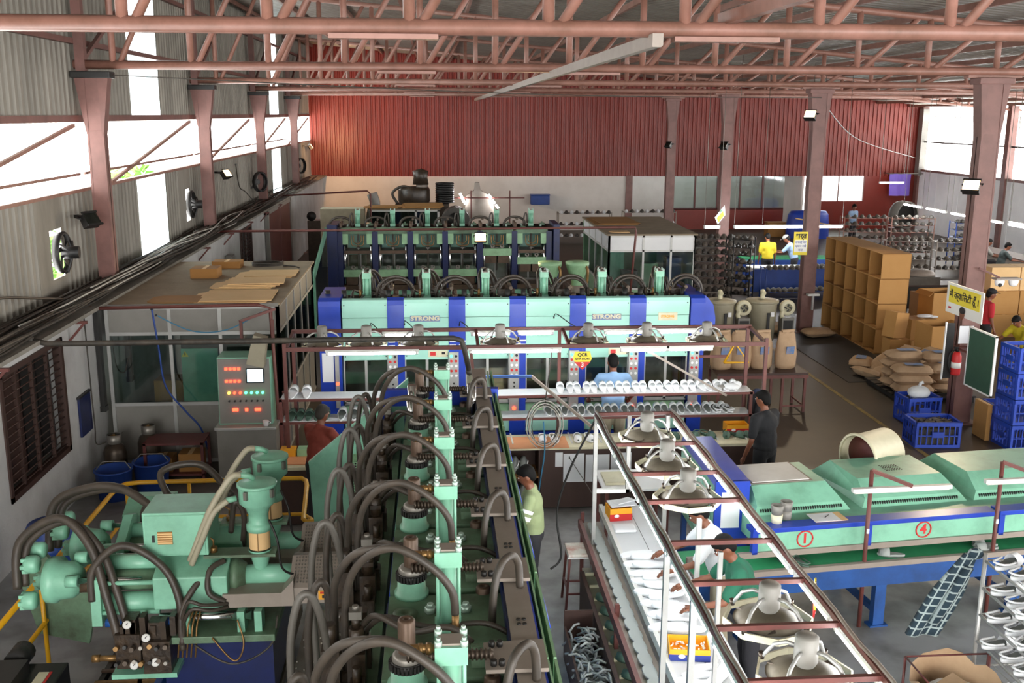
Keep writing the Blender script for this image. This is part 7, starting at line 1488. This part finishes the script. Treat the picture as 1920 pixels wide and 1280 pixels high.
person('man in a white T-shirt bending over the inspection table', (2.72, 8.85, 0), R(262), 'cloth_white', 'cloth_sand', 20, (((-.2, -.6, -.75), (.1, -.9, -.35)), ((.2, -.5, -.8), (-.1, -.9, -.35))), nod=22, h=.98)
person('man in a dark green T-shirt bending over the inspection table', (2.78, 8.1, 0), R(265), 'cloth_green', 'cloth_dark', 22, (((-.2, -.6, -.75), (.1, -.95, -.25)), ((.25, -.5, -.8), (-.15, -.95, -.25))), nod=25, h=.985)
person('man in a red T-shirt and black cap standing before the sealed cartons', (11.55, 20.1, 0), R(85), 'cloth_red', 'cloth_dark', 2, (((-.1, 0, -1), (-.05, -.3, -1)), ((.1, -.1, -1), (0, -.5, -.9))), capm='cloth_black', nod=8, vox=.02, h=.99)
person('man in a yellow T-shirt bent over at the right edge', (11.35, 18.3, 0), R(-70), 'cloth_yellow', 'cloth_dark', 26, (((-.3, -.6, -.7), (.1, -.9, -.3)), ((.3, -.6, -.7), (-.1, -.9, -.3))), nod=25, vox=.02, h=.92)
for k, (x, y, sh_, l) in enumerate(((17.55, 31.2, 'cloth_grey', 'seated worker in a grey shirt at the far right bench'), (17.6, 30.2, 'cloth_slate', 'seated worker in a dark green shirt at the far right bench'), (17.75, 28.9, 'cloth_red', 'seated worker in a red shirt at the far right bench'))):
    person(l, (x, y, .12), R(75), sh_, 'cloth_dark', 14, (((-.2, -.6, -.7), (.1, -1, -.1)), ((.2, -.6, -.7), (-.1, -1, -.1))), sit=True, nod=12, vox=.024)
    t = thing('stool', ['stool under the grey-shirted worker', 'stool under the dark green-shirted worker', 'stool under the red-shirted worker at the bench'][k], 'stool', (x, y, 0), group='bench stools'); MB().cyl((0, 0, .48), (0, 0, .51), .17, n=16).build('seat', 'brown_wood', t)
    for a in range(4): MB().bar((.12 * math.cos(a * 1.57), .12 * math.sin(a * 1.57), .48), (.17 * math.cos(a * 1.57), .17 * math.sin(a * 1.57), 0), .025, .025).build('leg', 'maroon_steel', t)
person('worker in a bright yellow shirt far back under the tubes', (10.1, 30.0, 0), R(175), 'cloth_yellow', 'cloth_dark', 6, nod=30, vox=.024, build_=1.1)
person('worker in a sky blue shirt and cap far back right of the yellow one', (10.95, 30.0, 0), R(240), 'cloth_sky', 'cloth_dark', 22, (((-.2, -.6, -.7), (.1, -1, -.1)), ((.2, -.6, -.7), (-.1, -1, -.1))), capm='cloth_grey', vox=.024)
person('distant worker with dark hair behind the pink-framed racks', (17.0, 40.2, 0), R(20), 'cloth_sky', 'cloth_dark', 0, vox=.03)
# ============================================================ CABLES, PIPES, WALL GEAR
b = MB(); rr = random.Random(13)
for k in range(34):
    x = rr.uniform(-5.3, -4.85); z = 2.53 + rr.uniform(0, .14); p1, p2 = rr.uniform(0, 6), rr.uniform(0, 6); f = rr.uniform(.4, .9); y0 = rr.uniform(5, 12); y1 = rr.uniform(30, 45)
    b.tube([(x + .07 * math.sin(f * y + p1), y, z + .03 * math.sin(f * 1.3 * y + p2)) for y in [y0 + i * (y1 - y0) / 60 for i in range(61)]], rr.choice((.011, .016, .022)), 5)
o = b.build('cable_bundle', 'cable'); tag(o, 'thick bundle of dusty cables along the left wall ledge', 'cables', kind='stuff')
b = MB()
for k in range(10):
    x = rr.uniform(-5.15, -4.8); z = 2.62 + rr.uniform(0, .1); p1 = rr.uniform(0, 6); y0 = rr.uniform(12, 18); y1 = y0 + rr.uniform(4, 16)
    b.tube([(x + .1 * math.sin(.7 * y + p1), y, z + .03 * math.sin(1.1 * y + p1)) for y in [y0 + i * (y1 - y0) / 30 for i in range(31)]], .012, 5)
o = b.build('cable_bundle', 'cable_white'); tag(o, 'loose pale cables lying on top of the dark bundle on the ledge', 'cables', kind='stuff')
for k in range(9):
    y = 11.2 + k * 2.6; t = thing('ledge_bracket', 'steel bracket under the cable ledge, %s from the near end' % ORD[k], 'bracket', (-4.95, y, 2.45), group='ledge brackets'); MB().bx(0, .26, -.02, .02, -.04, 0).build('arm', 'maroon_steel', t); MB().bar((.0, 0, -.28), (.22, 0, -.03), .03, .03).build('strut', 'maroon_steel', t)
def pipe(lab, pts, r=.03, m='maroon_steel', cl=None, n='conduit_pipe'):
    t = thing(n, lab, 'pipe', pts[0]); q = Vector(pts[0]); MB().tube([Vector(p) - q for p in pts], r, 8).build('run', m, t)
    for p in (cl or (pts[0], pts[-1])): MB().ell(Vector(p) - q, (r * 1.4,) * 3, 8, 6).build('joint', m, t)
    return t
pipe('dark conduit pipe crossing from the left wall ledge to the sandal rack', [(-4.9, 12.4, 2.5), (-4.7, 12.4, 2.45), (.22, 12.4, 2.46), (.32, 12.4, 2.43), (.36, 12.4, 2.3), (.42, 12.5, 2.0)], .035, 'cable')
pipe('thinner brown pipe crossing to the cabin front', [(-4.9, 14.6, 2.47), (-2.55, 14.6, 2.5), (-2.38, 14.6, 2.45), (-2.34, 14.6, 1.0), (-2.34, 14.6, 0)], .026)
pipe('long brown pipe carrying the bright flood lamp', [(-4.9, 23.5, 2.56), (4.7, 23.5, 2.62), (4.72, 23.5, 2.5), (4.55, 23.5, 0)], .028)
pipe('far brown pipe bending down at the left of the end wall', [(-5.0, 34, 2.55), (-2.2, 34, 2.7), (-2.1, 34, 2.6), (-2.1, 34, 0)], .03)
def cable(lab, pts, r=.009, m='cable'):
    t = thing('cable', lab, 'cable', pts[0]); q = Vector(pts[0]); MB().tube([Vector(p) - q for p in bez(*pts)], r, 6).build('sheath', m, t); MB().cyl((0, 0, -.015), (0, 0, .015), r * 1.6, n=8).build('clip', 'black', t)
cable('blue cable hanging down in front of the cabin panels', [(-4.05, 14.6, 2.46), (-4.0, 14.62, 1.9), (-3.95, 14.66, 1.3), (-3.7, 14.7, .9), (-3.5, 14.75, .6), (-3.4, 14.8, .1)], .014, 'tub_blue')
cable('blue cable sagging along the cabin front', [(-4.0, 14.62, 2.36), (-3.5, 14.62, 2.12), (-3.0, 14.62, 2.14), (-2.5, 14.6, 2.4)], .009, 'cable_blue')
cable('thin dark cable down the left wall', [(-4.9, 14.3, 2.46), (-4.9, 14.32, 1.6), (-4.9, 14.35, .8), (-4.88, 14.3, .55), (-4.7, 14.3, .6), (-4.5, 14.3, .72)], .01)
cable('dark cable looping from the wall conduit', [(-4.9, 15.4, 2.0), (-4.8, 15.2, 1.5), (-4.6, 14.9, 1.45), (-4.5, 14.85, 1.7)], .008)
cable('grey cable drooping from the ledge at the left edge', [(-5.35, 11.5, 2.9), (-5.3, 12.4, 3.0), (-5.2, 13.6, 2.8), (-5.1, 14.6, 2.6)], .02, 'rubber')
cable('black cable drooping from the second column', [(-5.1, 27.0, 3.9), (-5.15, 27.6, 3.3), (-5.15, 28.4, 3.1), (-5.1, 29.6, 2.7)], .014)
cable('black cable crossing below the second truss', [(-4.9, 16.3, 5.75), (2.0, 19, 5.55), (9.0, 23.6, 5.6)], .01)
cable('grey wire sagging from the right column to the end wall', [(9.2, 23.8, 5.4), (14, 33, 4.4), (22.2, 46.0, 3.3)], .014, 'hose_grey')
cable('black air hose hanging beside the pale green-shirted man', [(1.64, 10.0, 2.1), (1.4, 10.15, 1.5), (1.28, 10.2, 1.0), (1.32, 10.1, .55), (1.2, 10.05, .42)], .012, 'black')
cable('thin line from the counter papers down to the floor', [(1.75, 12.7, .75), (2.0, 12.2, .4), (2.2, 11.6, .02)], .005, 'hose_grey')
for k, (x, z) in enumerate(((-.95, 1.95), (-.46, 1.98), (.35, 1.96), (1.75, 2.06))): cable('thin black lamp lead looped before the machine panels, %s from the left' % ORD[k], [(x, 14.65, z + .2), (x + .02, 14.5, z + .28), (x + .18, 14.2, z + .2), (x + .3, 13.7, z + .2)], .007, 'black')
# wall conduits and boards
for k, (y, z0, z1) in enumerate(((14.85, .9, 2.42), (16.2, 1.0, 2.42))):
    t = thing('cable_duct', ['black cable duct running down the left wall', 'second black cable duct on the left wall by the cabin'][k], 'duct', (-4.9, y, z0)); MB().bx(-.04, .02, -.06, .06, 0, z1 - z0).build('duct', 'black', t); MB().bx(-.05, .03, -.07, .07, -.02, .06).build('end_box', 'black', t)
t = thing('blue_board', 'dark blue board on the left wall beside the barred window', 'board', (-4.93, 14.1, .78)); MB().bx(-.015, .015, -.22, .22, 0, .55).build('panel', 'blue_dark', t); MB().bx(-.018, .022, -.24, .24, .55, .58).build('top_rail', 'black', t)
t = thing('bracket_lamp', 'tilted beige lamp housing on a brown bracket above the console', 'lamp', (-2.55, 14.3, 1.72)); MB().prism([(-.14, 0), (.1, -.06), (.16, .36), (-.02, .42)], 'y', -.1, .1).build('housing', 'beige_bin', t, fix=True); MB().bx(-.22, .26, -.02, .02, .3, .34).bx(-.22, -.18, -.02, .02, .3, .6).bx(.22, .26, -.02, .02, .3, .62).build('bracket', 'maroon_steel', t); MB().bar((-.22, .0, .6), (.24, .3, .72), .035, .035).build('stay', 'maroon_steel', t)
# exhaust fans in the cladding
for k, y in enumerate(fan_y):
    t = thing('exhaust_fan', ['black exhaust fan with daylight behind it at the left edge', 'black exhaust fan with daylight behind it between the first columns'][k], 'fan', (-5.4, y, 3.2)); MB().lathe([(.27, 0), (.3, 0), (.31, .08), (.29, .1), (.27, .1)], (-.06, 0, 0), (1, 0, 0), 24).build('ring', 'black', t); MB().cyl((-.02, 0, 0), (.22, .03, 0), .09, n=14).build('motor', 'black', t)
    for a in range(5): q = a * 1.257 + .3; MB().box((0, .17 * math.cos(q), .17 * math.sin(q)), (.012, .2, .07), 0, q + .4).build('blade', 'black', t)
    for a in range(3): q = a * 2.094 + .5; MB().bar((.14, .02, 0), (.05, .29 * math.cos(q), .29 * math.sin(q)), .025, .02).build('stay', 'black', t)
for k, (y, z) in enumerate(((30.9, 3.2), (40.4, 3.2))):
    t = thing('circulation_fan', ['dark wall fan beyond the third column', 'dark wall fan near the far end of the left wall'][k], 'fan', (-5.2, y, z)); MB().lathe([(.26, 0), (.3, 0), (.3, .12), (.26, .12)], (0, 0, 0), (1, -.5, 0), 20).build('cage', 'black', t); MB().cyl((0, 0, 0), (-.15, .08, 0), .08, n=12).build('motor', 'black', t); MB().bar((-.1, .05, 0), (-.22, .05, -.2), .04, .04).build('bracket', 'black', t)
# trees outside the left clerestory
def tree(x, y, z, r, lab):
    t = thing('tree', lab, 'tree', (x, y, 0), group='trees outside'); MB().cyl((0, 0, 0), (0, 0, z), .12, .07, n=8).build('trunk', 'brown_wood', t); b = MB(); rr = random.Random(int(y * 7))
    for k in range(260):
        p = Vector((rr.gauss(0, 1), rr.gauss(0, 1), rr.gauss(0, 1))).normalized() * r * rr.uniform(.5, 1); b.box((p.x, p.y, z + p.z * .75), (.3, .2, .02), rr.uniform(0, 6), rr.uniform(-1, 1), rr.uniform(-1, 1))
    o = b.build('crown', 'foliage', t); o['kind'] = 'stuff'
tree(-10.5, 37.0, 2.3, 1.5, 'green tree outside the opening between the first two columns'); tree(-9.0, 22.3, 2.2, 1.1, 'green tree outside the opening at the left edge'); tree(27.5, 38, 4.4, 1.6, 'green tree outside beyond the right clerestory')
# ============================================================ SMALL EXTRAS
ca = thing('cart', 'low brown rack with boxes in front of the panelled cabin', 'cart', (-3.75, 14.3, 0))
for x in (-.4, .4):
    for y in (-.22, .22): MB().bx(x - .02, x + .02, y - .02, y + .02, 0, .62).build('post', 'maroon', ca)
for z in (.12, .58): MB().bx(-.42, .42, -.24, .24, z, z + .03).build('shelf', 'maroon', ca)
carton(-3.95, 14.3, .15, .3, .3, .2, 'brown box on the lower shelf of the low rack', m='card_in'); carton(-3.55, 14.3, .15, .32, .3, .26, 'second brown box on the low rack', m='card_in')
t = thing('warning_triangle', 'yellow triangular bracket beside the right end of the blue machine', 'sign', (4.55, 14.7, 1.62)); MB().tube([(-.18, 0, -.1), (.2, 0, -.1), (-.02, 0, .2), (-.18, 0, -.1)], .02, 6).build('frame', 'yellow', t); MB().bx(-.6, -.1, .0, .02, -.02, .02).build('mount', 'maroon_steel', t)
t = thing('jacket', 'dark jacket hanging at the right end of the sandal rack', 'jacket', (4.55, 13.6, .75)); b = MB(); vs = []
for j in range(7):
    for i in range(14): a = 2 * math.pi * i / 14; f = .7 + .3 * math.sin(j / 6 * 2.6) ; vs.append((.13 * f * math.cos(a) * (1 + .1 * math.sin(3 * a + j)), .1 * f * math.sin(a), j * .1))
b.add(vs, [(j * 14 + i, j * 14 + (i + 1) % 14, (j + 1) * 14 + (i + 1) % 14, (j + 1) * 14 + i) for j in range(6) for i in range(14)] + [tuple(range(84, 98))], True); b.build('body', 'cloth_dark', t); MB().tube([(.0, -.1, .5), (-.03, -.14, .3), (-.02, -.14, .1)], [.045, .04, .035], 8).build('sleeve', 'cloth_dark', t); MB().ell((0, 0, .62), (.07, .06, .04), 10, 6).build('collar', 'denim', t)
for k, x in enumerate((3.95, 4.1)): clog(x, 13.5, 1.125, R(15 * k), 'white', '%s grey-white sneaker beside the jacket on the lower shelf' % ['left', 'right'][k], 'sneakers', ins='insole')
for k, (x, y, w_, h_) in enumerate(((-4.93, 21.0, .5, .7), (-4.93, 24.4, .4, .6))):
    t = thing('electrical_panel', ['grey electrical panel on the left wall behind the cabin', 'smaller grey electrical panel further along the left wall'][k], 'panel', (x, y, 1.3)); MB().bx(0, .14, -w_ / 2, w_ / 2, 0, h_).build('case', 'grey_paint', t); MB().bx(.14, .15, -w_ / 2 + .03, w_ / 2 - .03, .03, h_ - .03).build('door', 'alu', t); MB().bx(.15, .16, w_ / 2 - .08, w_ / 2 - .06, h_ * .4, h_ * .6).build('handle', 'black', t)
bpy.data.scenes.remove(SIDE)
